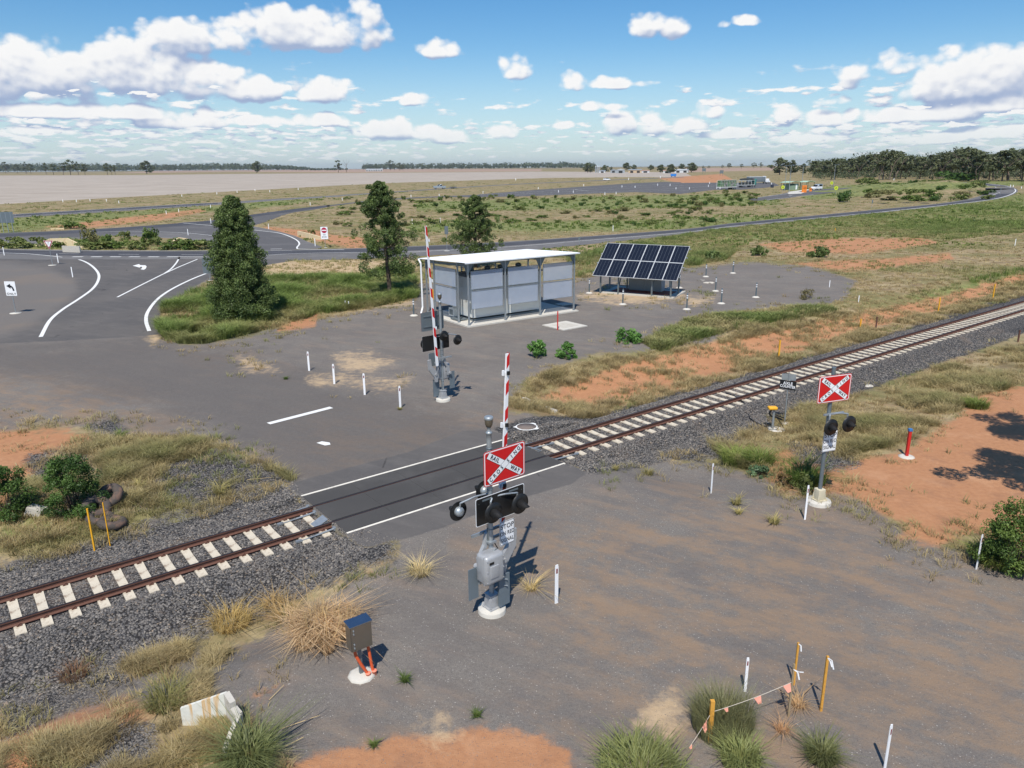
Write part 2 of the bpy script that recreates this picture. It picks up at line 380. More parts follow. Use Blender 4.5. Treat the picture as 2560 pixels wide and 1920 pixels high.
# ------------------------------------------------------------------ ground sheet
def pip_sd(px, py, poly):
    """signed distance in the polygon's own plane, + inside"""
    P = np.array(poly, float); n = len(P); d2 = np.full(px.shape, 1e18); ins = np.zeros(px.shape, bool)
    for i in range(n):
        ax, ay = P[i]; bx, by = P[(i+1) % n]; ex, ey = bx-ax, by-ay
        t = np.clip(((px-ax)*ex+(py-ay)*ey)/(ex*ex+ey*ey+1e-9), 0, 1)
        d2 = np.minimum(d2, (px-ax-t*ex)**2+(py-ay-t*ey)**2)
        c = ((ay > py) != (by > py)) & (px < (bx-ax)*(py-ay)/((by-ay) if by != ay else 1e-9)+ax)
        ins ^= c
    return np.where(ins, 1, -1)*np.sqrt(d2)
VP = lambda *pts: [V(x, y) for x, y in pts]
R_ = {}
R_['gray'] = [
 VP((-900,540),(450,545),(775,552),(900,548),(900,560),(780,556),(600,562),(470,592),(370,660),(352,715),(390,742),(470,738),(560,718),(690,690),(800,668),(890,650),(900,612),(1240,604),(1290,588),(1500,578),(1600,566),(1740,572),(1850,606),(1830,640),(1760,668),(1620,690),(1530,742),(1420,752),(1300,762),(1210,790),(1140,815),(1110,850),(1085,890),(1170,900),(1225,915),(1215,935),(1150,965),(690,1085),(640,1060),(570,1010),(480,960),(370,942),(250,936),(180,925),(90,915),(0,935),(-900,980)),
 VP((735,1140),(860,1180),(850,1215),(760,1245),(690,1290),(600,1350),(500,1400),(450,1450),(440,1500),(520,1550),(640,1640),(640,2600),(3600,2600),(3600,1500),(2500,1330),(2212,1245),(2130,1205),(2060,1180),(1960,1150),(1900,1110),(1850,1065),(1760,1062),(1690,1042),(1600,1015),(1520,1000),(1400,985),(1290,1000),(1200,1020)),
 VP((0,1330),(130,1290),(230,1270),(200,1290),(0,1360)), VP((0,1500),(200,1475),(420,1400),(470,1420),(430,1480),(300,1520),(100,1570),(0,1600)), VP((100,1000),(300,960),(480,960),(620,1030),(500,1060),(340,1100),(120,1110)),
 VP((0,1215),(120,1190),(250,1150),(330,1110),(400,1100),(330,1150),(150,1215),(0,1262)),
]
R_['ballast'] = [
 VP((-200,1385),(60,1350),(400,1235),(720,1130),(860,1168),(850,1205),(760,1240),(640,1290),(560,1330),(460,1370),(330,1410),(200,1455),(0,1485),(-200,1520)),
 VP((-200,1300),(0,1240),(300,1150),(560,1075),(660,1090),(640,1050),(560,1045),(470,1075),(400,1100),(300,1130),(200,1170),(0,1225),(-200,1290)),
 VP((540,1050),(640,1045),(600,1015),(520,990),(470,975),(400,985),(330,1010),(330,1060),(440,1080)),
 VP((60,985),(180,975),(240,1010),(250,1060),(150,1090),(70,1060)), VP((190,920),(250,905),(270,925),(240,945)),
 VP((1200,1000),(1270,1010),(1350,985),(1480,1000),(1560,985),(1620,930),(1700,880),(1850,830),(2212,712),(2600,600),(2600,560),(2212,660),(1500,880),(1210,985)),
 VP((1085,950),(1150,960),(1500,860),(2212,636),(2212,628),(1900,728),(1500,848),(1260,912),(1160,905),(1120,930)),
 VP((120,1640),(280,1560),(340,1570),(330,1660),(120,1700)), VP((1700,950),(1820,975),(1860,1005),(1790,1020),(1720,990)),
 VP((0,1520),(160,1470),(260,1440),(280,1470),(150,1520),(60,1580),(0,1600)),
]
R_['red'] = [
 VP((600,1670),(640,1650),(700,1622),(850,1592),(950,1588),(1080,1562),(1170,1585),(1240,1625),(1250,1700),(600,1700)),
 VP((1700,1070),(1800,1062),(1850,1075),(1905,1110),(1960,1130),(1940,1160),(2030,1190),(2060,1160),(2110,1150),(2150,1165),(2230,1200),(3000,1300),(3000,780),(2212,835),(2120,850),(2060,905),(1960,975),(1830,1000),(1800,1040)),
 VP((1165,860),(1290,806),(1500,748),(1700,708),(1880,672),(2020,645),(2212,590),(2230,602),(2040,668),(1900,706),(1700,762),(1450,842),(1330,872),(1215,884)),
 VP((1640,528),(1800,515),(1990,516),(2030,524),(1860,548),(1700,545)),
 VP((1700,570),(1900,560),(2050,548),(2060,560),(1850,585)),
 VP((100,490),(240,474),(430,452),(445,456),(330,478),(180,492)),
 VP((-200,580),(40,578),(62,600),(45,640),(0,655),(-200,690)),
 VP((-200,940),(150,928),(195,948),(120,985),(70,1040),(30,1090),(-200,1150)),
 VP((0,1580),(100,1560),(280,1500),(330,1540),(200,1600),(120,1660),(300,1700),(0,1700)),
 VP((1420,385),(1560,376),(1590,392),(1480,398)), VP((570,490),(700,500),(700,512),(620,512)),
 VP((1640,985),(1760,960),(1830,1000),(1800,1055),(1690,1062),(1650,1030)),VP((540,1500),(600,1470),(610,1480),(560,1520)),
 VP((600,716),(680,706),(690,672),(620,680)),VP((660,500),(820,520),(780,540),(680,520)),
]
R_['tan'] = [
 VP((590,562),(780,560),(905,572),(885,600),(700,606),(600,612),(570,590)),
 VP((720,772),(800,765),(850,782),(800,800),(750,795)), VP((675,825),(760,815),(880,822),(850,836),(760,832)),
 VP((515,775),(580,790),(600,798),(540,798)), VP((1250,640),(1330,620),(1480,640),(1420,652),(1300,650)),
 VP((1470,640),(1540,645),(1500,660)), VP((920,1555),(950,1560),(975,1600),(945,1590)), VP((1390,1560),(1440,1500),(1470,1530),(1410,1600)),
 VP((300,640),(360,640),(380,700),(330,740)),VP((660,665),(890,655),(880,648),(700,640)),
]
R_['rust'] = [
 VP((-400,770),(120,800),(260,830),(380,900),(420,960),(200,960),(-400,1000)), VP((380,740),(560,780),(620,800),(440,790)),
 VP((1000,1180),(1200,1120),(1450,1050),(1800,1090),(2100,1200),(2300,1300),(3000,1500),(3000,2400),(1500,2400),(1350,1700),(1280,1500),(1180,1380),(1120,1280)),
 VP((640,1240),(740,1300),(700,1350),(620,1400),(560,1440)), VP((750,1560),(1240,1500),(1300,1620),(700,1650)),
 VP((560,980),(700,900),(1100,900),(1100,960),(700,1060)),
]
R_['dark'] = [
 VP((-900,556),(-100,557),(450,556),(770,560),(640,562),(470,590),(385,640),(356,700),(350,722),(280,728),(100,738),(0,742),(-900,760)),
 VP((632,1052),(700,1030),(860,985),(1000,930),(1060,928),(1085,955),(1085,968),(675,1082)),
 VP((738,1146),(765,1162),(860,1168),(960,1138),(1100,1082),(1235,1045),(1262,1024),(1235,1006),(1190,998),(900,1080)),
]
R_['shoulder'] = [VP((-900,570),(20,566),(110,580),(160,604),(168,628),(130,665),(50,712),(0,730),(-900,780))]
R_['field'] = [VP((-2500,378),(0,379),(300,378.2),(500,375.8),(743,374),(1171,370.6),(1478,372),(1500,383.5),(1350,382.5),(1180,384.5),(1070,388),(850,395),(743,400),(600,408),(300,424),(0,441),(-400,462),(-2500,520))]
R_['field2'] = [VP((240,374.5),(500,371),(743,372.8),(1171,369.8),(1171,365),(743,365),(400,366)), VP((1478,363),(1680,362),(1680,368),(1478,372))]
R_['green'] = [
 VP((590,612),(700,600),(890,588),(900,640),(800,662),(690,676),(600,702),(520,722),(430,742),(370,738),(345,705),(365,665),(420,632)),
 VP((1230,560),(1300,545),(1500,505),(1750,470),(1960,452),(2100,430),(2212,420),(2900,400),(2900,490),(2212,500),(2050,515),(1900,508),(1720,518),(1620,520),(1560,560),(1480,575),(1320,590),(1250,600)),
 VP((0,470),(150,465),(420,448),(600,432),(700,430),(560,450),(300,468),(120,492),(0,510)),
 VP((850,480),(1300,478),(1700,465),(1700,485),(1300,500),(900,500)), VP((900,436),(1300,425),(1600,418),(1700,440),(1300,452),(900,455)),
 VP((1400,740),(1500,690),(1700,665),(1800,672),(1620,700),(1500,730),(1420,756)), VP((1700,410),(1900,395),(2100,392),(2212,390),(2212,400),(2000,412),(1750,432)),
 VP((60,522),(220,518),(330,530),(480,535),(480,540),(0,538)),VP((0,1050),(200,1010),(230,1080),(100,1150),(0,1180)),VP((1960,640),(2212,585),(2212,600),(2000,665)),
]
R_['worn'] = [VP((-300,735),(0,740),(280,726),(355,716),(430,745),(600,775),(700,815),(900,870),(1050,925),(1085,965),(675,1085),(630,1050),(560,985),(430,915),(250,860),(60,815),(-300,800))]
def interp_poly_masks(px, py, zc):
    out = {}
    W = .8+np.clip(py-418, 0, None)*.012
    for k, polys in R_.items():
        m = np.full(px.shape, -1e9)
        for p in polys:
            a = np.array(p); w_ = 40
            sel = (px > a[:, 0].min()-w_) & (px < a[:, 0].max()+w_) & (py > a[:, 1].min()-w_) & (py < a[:, 1].max()+w_)
            d = pip_sd(px[sel], py[sel], p); m[sel] = np.maximum(m[sel], d)
        kw = {'worn': 9, 'rust': 6, 'green': 4, 'tan': 4, 'red': 3, 'shoulder': 4, 'gray': 3.2, 'ballast': 3.5, 'dark': .8}.get(k, 1.)
        v = np.clip(.5+m/(2*W*kw), 0, 1); v[zc < 1] = .5 if k == 'gray' else 0; out[k] = v
    return out
ys = np.concatenate([np.arange(419.2, 440, .7), np.arange(440, 700, 2.), np.arange(700, 2500, 5.)])[::-1]
rr = CH/np.tan(np.arctan((ys-960)/F)+PITCH); rr = rr[(rr > 0)]
rr = np.concatenate([[.2, 1, 2, 2.6], rr[rr > 3], [14000, 19000]])
azs = np.radians(np.concatenate([np.arange(-180, -42, 6.), np.arange(-42, 42, .14), np.arange(42, 180, 6.)]))
nr, na = len(rr), len(azs)
A, Rr = np.meshgrid(azs, rr); GX = Rr*np.sin(A); GY = Rr*np.cos(A)
GZ = hgt(GX, GY)
ppx, ppy, pzc = PX(GX, GY, GZ*0.+GZ)
near_noise = 0
masks = interp_poly_masks(ppx.ravel(), ppy.ravel(), pzc.ravel())
_s = (GX*RU[0]+GY*RU[1]).ravel(); _t = (GX*RN[0]+GY*RN[1]).ravel()
_out = (1-sm(8.5, 9.2, _s))+sm(17.9, 18.5, _s); _bk = _out*(1-sm(2.6, 3.9, np.abs(_t-TC)))
masks['ballast'] = np.maximum(masks['ballast'], _bk); _in = (1-np.clip(_out, 0, 1))*(1-sm(2.6, 3.6, np.abs(_t-TC))); masks['dark'] = np.maximum(masks['dark'], _in); masks['ballast'] = masks['ballast']*(1-(_in > .5))
vid = np.arange(nr*na).reshape(nr, na); nx = np.roll(vid, -1, axis=1)
q1 = np.stack([vid[:-1], nx[:-1], nx[1:]], -1).reshape(-1, 3); q2 = np.stack([vid[:-1], nx[1:], vid[1:]], -1).reshape(-1, 3)
def ground_material():
    m, nt, b, o = new_mat('open_ground')
    pos = N(nt, 'ShaderNodeNewGeometry').outputs['Position']
    A_ = lambda n: N(nt, 'ShaderNodeAttribute', attribute_name=n).outputs['Fac']
    n_l = noise(nt, pos, .12, 6, .6); n_m = noise(nt, pos, .7, 6, .62); n_s = noise(nt, pos, 5, 5, .6); n_g = noise(nt, pos, 34, 3, .7)
    n_e = mth(nt, 'ADD', mth(nt, 'MULTIPLY', noise(nt, pos, 2.1, 7, .7), .5), mth(nt, 'MULTIPLY', noise(nt, pos, .33, 6, .65), .5)); n_f = noise(nt, pos, 75, 2, .6)
    # stretched noise along the traffic direction
    mp = N(nt, 'ShaderNodeMapping'); nt.links.new(pos, mp.inputs[0]); _a = G(*V(1300,1180)); _b = G(*V(2100,1370)); TH = math.atan2(_b[1]-_a[1], _b[0]-_a[0]); mp.vector_type = 'TEXTURE'; mp.inputs['Rotation'].default_value = (0, 0, TH); mp.inputs['Scale'].default_value = (2.4, .75, 1)
    n_st = noise(nt, mp.outputs[0], .9, 6, .65)
    vor = N(nt, 'ShaderNodeTexVoronoi'); vor.inputs['Scale'].default_value = 13; nt.links.new(pos, vor.inputs['Vector'])
    vcol = N(nt, 'ShaderNodeSeparateColor'); nt.links.new(vor.outputs['Color'], vcol.inputs[0])
    vor2 = N(nt, 'ShaderNodeTexVoronoi'); vor2.inputs['Scale'].default_value = 48; nt.links.new(pos, vor2.inputs['Vector'])
    v2 = N(nt, 'ShaderNodeSeparateColor'); nt.links.new(vor2.outputs['Color'], v2.inputs[0])
    def edge(name, k=.55, wd=.1):
        a = A_(name); q = mth(nt, 'ADD', a, mth(nt, 'MULTIPLY', mth(nt, 'SUBTRACT', n_e, .5), k))
        # keep exact 0 and 1 areas clean
        q = mth(nt, 'MULTIPLY', q, mth(nt, 'GREATER_THAN', a, .001))
        return mrange(nt, q, .5-wd, .5+wd)
    # dry grass floor
    dry = mixc(nt, mrange(nt, n_m, .3, .7), lin(122,104,78), lin(176,158,122))
    dry = mixc(nt, mth(nt, 'MULTIPLY', mrange(nt, n_l, .42, .6), .75), dry, lin(112,112,66))
    dry = mixc(nt, mth(nt, 'MULTIPLY', mrange(nt, n_st, .52, .66), .55), dry, lin(150,118,92))
    dry = mixc(nt, mth(nt, 'MULTIPLY', mrange(nt, n_s, .45, .7), .5), dry, lin(92,92,60))
    grn = mixc(nt, mrange(nt, n_m, .3, .7), lin(90,104,54), lin(134,138,84))
    c = mixc(nt, mth(nt, 'MULTIPLY', edge('green', .9, .25), .85), dry, grn)
    fld = mixc(nt, mrange(nt, noise(nt, pos, .035, 6, .6), .3, .7), lin(164,154,141), lin(184,174,161))
    fld = mixc(nt, mth(nt, 'MULTIPLY', mrange(nt, n_m, .35, .7), .35), fld, lin(150,136,124)); mpf = N(nt, 'ShaderNodeMapping'); mpf.vector_type = 'TEXTURE'; nt.links.new(pos, mpf.inputs[0]); mpf.inputs['Rotation'].default_value = (0, 0, .06); mpf.inputs['Scale'].default_value = (160, 5, 1); fld = mixc(nt, mth(nt, 'MULTIPLY', mrange(nt, noise(nt, mpf.outputs[0], 1, 5, .7), .42, .62), .45), fld, lin(140,128,116))
    c = mixc(nt, edge('field', .15), c, fld)
    c = mixc(nt, edge('field2', .1), c, lin(160,136,118))
    rt_s = noise(nt, pos, .38, 7, .7)
    soil = mixc(nt, n_s, lin(156,108,76), lin(190,142,104))
    soil = mixc(nt, mth(nt, 'MULTIPLY', mrange(nt, n_m, .5, .75), .65), soil, lin(140,104,82)); soil = mixc(nt, mth(nt, 'MULTIPLY', mrange(nt, rt_s, .5, .7), .45), soil, lin(200,156,120)); soil = mixc(nt, mth(nt, 'MULTIPLY', mrange(nt, n_g, .55, .8), .4), soil, lin(132,96,74))
    c = mixc(nt, mth(nt, 'MULTIPLY', edge('red', 2.4, .25), mrange(nt, n_m, .25, .5, .6, 1.)), c, soil)
    gv = mixc(nt, n_s, lin(102,98,93), lin(128,123,116)); n_c = noise(nt, pos, 15, 3, .75); gv = mixc(nt, mth(nt, 'MULTIPLY', mrange(nt, n_c, .52, .66), .42), gv, lin(150,145,137)); gv = mixc(nt, mth(nt, 'MULTIPLY', mrange(nt, n_c, .47, .36), .5), gv, lin(76,73,71)); gv = mixc(nt, mth(nt, 'MULTIPLY', mrange(nt, n_f, .4, .7), .6), gv, lin(158,148,136)); gv = mixc(nt, mth(nt, 'MULTIPLY', mrange(nt, noise(nt, pos, 46, 2, .5), .5, .72), .6), gv, lin(66,63,62)); gv = mixc(nt, mth(nt, 'MULTIPLY', mrange(nt, noise(nt, pos, .22, 5, .6), .4, .62), .35), gv, lin(96,91,88))
    gv = mixc(nt, mth(nt, 'MULTIPLY', mrange(nt, n_m, .35, .7), .5), gv, lin(106,100,97))
    gv = mixc(nt, mth(nt, 'MULTIPLY', mrange(nt, n_st, .5, .66), .3), gv, lin(146,128,112))
    gv = mixc(nt, mth(nt, 'MULTIPLY', mrange(nt, n_g, .5, .8), .55), gv, lin(86,84,84))
    gv = mixc(nt, mth(nt, 'MULTIPLY', mth(nt, 'GREATER_THAN', v2.outputs[0], .992), .5), gv, lin(205,200,192))
    ru = mth(nt, 'MULTIPLY', A_('rust'), mrange(nt, mth(nt, 'ADD', mth(nt, 'MULTIPLY', n_st, .4), mth(nt, 'MULTIPLY', n_e, .7)), .47, .66))
    gv = mixc(nt, mth(nt, 'MULTIPLY', ru, .85), gv, mixc(nt, n_g, lin(118,102,86), lin(162,136,110)))
    mp2 = N(nt, 'ShaderNodeMapping'); nt.links.new(pos, mp2.inputs[0]); mp2.vector_type = 'TEXTURE'; mp2.inputs['Rotation'].default_value = (0, 0, TH-.12); mp2.inputs['Scale'].default_value = (5., .5, 1)
    rt = noise(nt, mp2.outputs[0], 1., 5, .6)
    gv = mixc(nt, mth(nt, 'MULTIPLY', mrange(nt, rt, .52, .66), .13), gv, lin(90,84,79)); gv = mixc(nt, mth(nt, 'MULTIPLY', mth(nt, 'MULTIPLY', mrange(nt, rt, .46, .36), mrange(nt, n_m, .4, .6)), .18), gv, lin(146,134,118))
    gv = mixc(nt, mth(nt, 'MULTIPLY', edge('worn', 2.2, .35), .72), gv, mixc(nt, n_s, lin(88,84,81), lin(106,101,97)))
    c = mixc(nt, edge('gray', 1.8, .15), c, gv)
    c = mixc(nt, mth(nt, 'MULTIPLY', edge('red', 2.4, .2), mrange(nt, A_('red'), .3, .6)), c, soil)
    c = mixc(nt, mth(nt, 'MULTIPLY', edge('tan', 3., .3), .8), c, mixc(nt, n_s, lin(176,150,116), lin(208,184,150)))
    sh = mixc(nt, n_s, lin(102,98,94), lin(118,113,108)); sh = mixc(nt, mth(nt, 'MULTIPLY', mrange(nt, n_l, .45, .65), .4), sh, lin(128,114,100))
    dk = mixc(nt, n_s, lin(82,80,79), lin(97,94,92)); dk = mixc(nt, mth(nt, 'MULTIPLY', mrange(nt, n_l, .4, .65), .5), dk, lin(108,103,98))
    crk = N(nt, 'ShaderNodeTexVoronoi', feature='DISTANCE_TO_EDGE'); crk.inputs['Scale'].default_value = .22; nt.links.new(pos, crk.inputs['Vector']); dk = mixc(nt, mth(nt, 'MULTIPLY', mth(nt, 'MULTIPLY', mth(nt, 'LESS_THAN', crk.outputs['Distance'], .006), mrange(nt, n_m, .5, .6)), .6), dk, lin(52,50,50))
    dk = mixc(nt, mth(nt, 'MULTIPLY', mrange(nt, n_st, .45, .7), .5), dk, lin(110,106,102))
    c = mixc(nt, edge('dark', .5, .15), c, dk)
    c = mixc(nt, edge('shoulder', 1.2, .4), c, sh)
    st = mixc(nt, vcol.outputs[0], lin(80,80,82), lin(128,124,118))
    st = mixc(nt, mrange(nt, vor.outputs['Distance'], .25, .7), st, lin(48,47,47))  # gaps between stones darkened in the colour, standing in for crevice shade
    eb = edge('ballast', 2.2, .2)
    c = mixc(nt, eb, c, st)
    nt.links.new(c, b.inputs['Base Color']); b.inputs['Roughness'].default_value = .93; b.inputs['Specular IOR Level'].default_value = .25
    hb = mth(nt, 'ADD', mth(nt, 'MULTIPLY', n_s, .8), mth(nt, 'MULTIPLY', n_g, .55))
    hb = mth(nt, 'ADD', hb, mth(nt, 'MULTIPLY', mth(nt, 'MULTIPLY', vor.outputs['Distance'], eb), -2.2))
    damp = mth(nt, 'SUBTRACT', 1., mth(nt, 'MULTIPLY', edge('dark', .12, .12), .7))
    bump(nt, mth(nt, 'MULTIPLY', hb, damp), .8, .045, b)
    return m
gm = ground_material()
gv_ = np.stack([GX.ravel(), GY.ravel(), GZ.ravel()], -1)
me = tri_mesh('ground', gv_, np.concatenate([q1, q2]), gm, smooth=True)
for k, v in masks.items():
    a = me.attributes.new(k, 'FLOAT', 'POINT'); a.data.foreach_set('value', v.astype(np.float32))
gobj = link('ground', me); gobj['kind'] = 'structure'
def mask_at(px, py, key, margin=0.):
    m = np.full(np.shape(px), -1e9)
    for p in R_[key]: m = np.maximum(m, pip_sd(np.asarray(px, float), np.asarray(py, float), p))
    return m > margin

# ------------------------------------------------------------------ roads and markings
def asphalt(name, a, b_, lines=0.):
    m, nt, b, o = new_mat(name); pos = N(nt, 'ShaderNodeNewGeometry').outputs['Position']
    n1 = noise(nt, pos, .6, 6, .6); n2 = noise(nt, pos, 20, 3, .7)
    c = mixc(nt, n1, a, b_); c = mixc(nt, mth(nt, 'MULTIPLY', mrange(nt, noise(nt, pos, .15, 6, .65), .5, .62), .35), c, tuple(min(1, v*1.45) for v in b_)); c = mixc(nt, mth(nt, 'MULTIPLY', mrange(nt, n2, .4, .8), .3), c, tuple(v*.7 for v in a))
    nt.links.new(c, b.inputs['Base Color']); b.inputs['Roughness'].default_value = .9; b.inputs['Specular IOR Level'].default_value = .3
    bump(nt, n2, .35, .02, b); return m
asp_d = asphalt('new_bitumen', lin(66,67,72), lin(80,80,84)); asp_g = asphalt('worn_bitumen', lin(98,97,97), lin(116,113,110)); asp_m = asphalt('bitumen', lin(84,83,84), lin(100,98,97))
def paint():
    m, nt, b, o = new_mat('road_paint'); pos = N(nt, 'ShaderNodeNewGeometry').outputs['Position']
    n1 = noise(nt, pos, 4, 7, .7)
    c = mixc(nt, mrange(nt, n1, .58, .75, 0, .6), lin(226,226,222), lin(150,146,142)); nt.links.new(c, b.inputs['Base Color']); b.inputs['Roughness'].default_value = .7; return m
pm = paint()
def sheet(name, polyA, polyB, z, mat, kind='structure'):
    """quad strip between two edge lines given in photograph pixels, draped on the ground"""
    vs = []; 
    for a, b in zip(polyA, polyB):
        for p in (a, b):
            g = GH(*p); vs.append((g[0], g[1], g[2]+z))
    fs = [(2*i, 2*i+1, 2*i+3, 2*i+2) for i in range(len(polyA)-1)]
    me = bpy.data.meshes.new(name); me.from_pydata(vs, [], fs); me.materials.append(mat)
    bm = bmesh.new(); bm.from_mesh(me); bmesh.ops.recalc_face_normals(bm, faces=bm.faces)
    if sum(f.normal.z for f in bm.faces) < 0: bmesh.ops.reverse_faces(bm, faces=bm.faces)
    bm.to_mesh(me); bm.free(); o = link(name, me); o['kind'] = kind; return o
def smooth_line(pts, n=6):
    P = [np.array(p, float) for p in pts]; P = [2*P[0]-P[1]]+P+[2*P[-1]-P[-2]]; out = []
    for i in range(1, len(P)-2):
        for k in range(n):
            t = k/n; a, b, c, d = P[i-1:i+3]
            out.append(.5*((2*b)+(c-a)*t+(2*a-5*b+4*c-d)*t*t+(3*b-a-3*c+d)*t**3))
    out.append(P[-2]); return out
def line(pts, width, z=.012, mat=None, name='road_marking', dash=None, smooth=6, px=True):
    """painted line along pixel polyline; width in metres"""
    pp = smooth_line(pts, smooth) if smooth and len(pts) > 2 else [np.array(p, float) for p in pts]
    W = [GH(*p)[:2] for p in pp] if px else [np.array(p) for p in pp]
    if dash:
        seg = [np.linalg.norm(W[i+1]-W[i]) for i in range(len(W)-1)]; L = sum(seg); runs = []; s = dash[2] if len(dash) > 2 else 0
        cum = np.concatenate([[0], np.cumsum(seg)]); at = lambda q: np.array([np.interp(q, cum, [w_[0] for w_ in W]), np.interp(q, cum, [w_[1] for w_ in W])])
        while s+dash[0] < L: runs.append([at(s), at(s+dash[0])]); s += dash[0]+dash[1]
    else: runs = [W]
    vs = []; fs = []
    for R in runs:
        o0 = len(vs)
        for i, p in enumerate(R):
            a = R[max(0, i-1)]; b = R[min(len(R)-1, i+1)]; d = (b-a)/(np.linalg.norm(b-a)+1e-9); n = np.array([-d[1], d[0]])*width/2
            for q in (p+n, p-n): vs.append((q[0], q[1], float(hgt(q[0], q[1]))+z))
        fs += [(o0+2*i+1, o0+2*i+3, o0+2*i+2, o0+2*i) for i in range(len(R)-1)]
    me = bpy.data.meshes.new(name); me.from_pydata(vs, [], fs); me.materials.append(mat or pm); o = link(name, me); o['kind'] = 'structure'; return o
def rib(name, rows, f, z, mat):
    A_ = smooth_line([f(x, a) for x, a, b in rows], 4); B_ = smooth_line([f(x, b) for x, a, b in rows], 4); return sheet(name, A_, B_, z, mat)
C12 = lambda x, y: C1(x, y)
def X1(x, y): return C1(x, y)
# R1: road crossing the whole picture behind the shelter
r1 = [(-1500,560,625),(-600,598,668),(0,622,690),(600,632,692),(1360,634,690),(2186,622,692)]
p = [C1(x, a) for x, a, b in r1]+[C2(700,596),C2(1100,575),C2(1540,546),C2(2212,496)]+[C3(300,565),C3(700,527),C3(1300,470),C3(1650,436),C3(1880,400),C3(1985,360),C3(1960,332),C3(1880,312),C3(1700,302)]
q = [C1(x, b) for x, a, b in r1]+[C2(700,660),C2(1100,640),C2(1540,600),C2(2212,528)]+[C3(300,592),C3(700,552),C3(1300,492),C3(1720,446),C3(2040,405),C3(2168,362),C3(2130,326),C3(1960,304),C3(1700,294)]
sheet('road', smooth_line(p, 5), smooth_line(q, 5), .02, asp_g)
p = [C1(-1500,572),C1(-600,606),C1(0,630),C1(600,640),C1(1360,640),C1(2186,628),C2(700,602),C2(1100,581),C2(1540,551),C2(2212,500),C3(300,569),C3(700,530),C3(1300,473),C3(1650,440),C3(1930,402),C3(2062,362),C3(2040,332),C3(1930,310),C3(1700,299)]
q = [C1(-1500,600),C1(-600,634),C1(0,655),C1(600,668),C1(1360,668),C1(2186,650),C2(700,624),C2(1100,602),C2(1540,566),C2(2212,513),C3(300,582),C3(700,543),C3(1300,486),C3(1720,442),C3(2020,404),C3(2150,362),C3(2118,329),C3(1955,306),C3(1700,296)]
sheet('road', smooth_line(p, 5), smooth_line(q, 5), .03, asp_d)
line([C1(0,626),C1(600,636),C1(1360,635),C1(1700,634)], .12, .04)
line([C1(-400,640),C1(0,650),C1(200,658),C1(400,678)], .2, .04); line([C1(1710,665),C1(1900,655),C1(2212,640+8),C2(400,645),C2(700,632),C2(1100,610),C2(1540,574),C2(2212,519),C3(300,586),C3(700,546),C3(1300,489)], .18, .04)
line([C3(1300,489),C3(1720,444),C3(2025,405),C3(2152,362),C3(2120,328),C3(1955,305)], .35, .045)
line([C3(1930,402),C3(2060,362),C3(2040,334),C3(1930,312)], .25, .045)
line([C1(465,676),C1(1150,676)], .5, .05, dash=(1.5, 1.1)); line([C1(1150,676),C1(1360,677)], .25, .05)
line([C1(380,656),C1(900,661),C1(1350,662)], .12, .05, dash=(3, 6)); line([C1(1740,626),C1(1900,624)], .3, .05, dash=(1.6, 1.2)); line([C1(1740,636),C1(1990,634)], .12, .05, dash=(3, 5))
# junction markings
line([C1(380,676),C1(500,690),C1(580,725),C1(632,780),C1(630,830),C1(590,885),C1(500,950),C1(400,1015),C1(320,1085),C1(262,1190)], .26, .016, smooth=8)
line([C1(1345,774),C1(1230,820),C1(1100,885),C1(1010,950),C1(950,1030),C1(940,1090),C1(960,1152)], .26, .016, smooth=8)
line([C1(1303,676),C1(1150,740),C1(1040,790),C1(900,860),C1(755,934)], .2, .016, smooth=0); line([C1(1155,676),C1(1135,712),C1(1100,752),C1(1060,780)], .2, .02)
# left turn arrow
def flat_poly(pts, z, mat, name='road_marking'):
    vs = [GH(*p) for p in pts]; me = bpy.data.meshes.new(name)
    tr = tessellate_polygon([[Vector((v[0], v[1], 0)) for v in vs]])
    me.from_pydata([(v[0], v[1], v[2]+z) for v in vs], [], [tuple(t) for t in tr]); me.materials.append(mat)
    bm = bmesh.new(); bm.from_mesh(me); bmesh.ops.recalc_face_normals(bm, faces=bm.faces)
    if sum(f.normal.z for f in bm.faces) < 0: bmesh.ops.reverse_faces(bm, faces=bm.faces)
    bm.to_mesh(me); bm.free(); o = link(name, me); o['kind'] = 'structure'; return o
flat_poly([C1(853,732),C1(895,721),C1(900,728),C1(935,729),C1(943,737),C1(938,750),C1(925,758),C1(903,755),C1(915,746),C1(912,739),C1(905,738),C1(898,744)], .016, pm)
line([V(580,915.5),V(716,880.5)], .32, .014, smooth=0)
flat_poly([C4(2035,740),C4(2070,730),C4(2120,738),C4(2125,752),C4(2090,757),C4(2060,748)], .012, pm); 
# R2 and slip lane
rib('road', [(-1200,590,640),(-500,552,600),(0,522,562),(300,511,552),(700,490,540),(1000,470,520),(1380,440,500),(1640,404,470),(1850,372,398),(2000,354,374),(2120,340,352)], C1, .02, asp_m)
rib('road', [(-1200,596,622),(-500,556,582),(0,527,546),(300,516,532),(700,494,510),(1000,470,487),(1380,438,456),(1640,400,416),(1850,372,388),(2000,354,367),(2120,340,350)], C1, .03, asp_d)
p = [C2(-86,345),C2(200,310),C2(500,290),C2(700,283),C2(850,276)]; q = [C2(-86,352),C2(200,317),C2(500,297),C2(700,290),C2(900,290)]
sheet('road', p, q, .03, asp_m)
flat_poly([C1(500,515),C1(700,500),C1(1000,480),C1(1180,452),C1(1400,440),C1(1640,480),C1(1800,512),C1(1900,540),C1(1975,575),C1(2075,612),C1(2050,622),C1(1360,636),C1(1325,600),C1(1260,575),C1(1100,556),C1(950,546),C1(600,532),C1(540,560),C1(420,556),C1(280,562),C1(240,590),C1(0,585),C1(0,545),C1(280,535)], .01, asp_g, 'road')
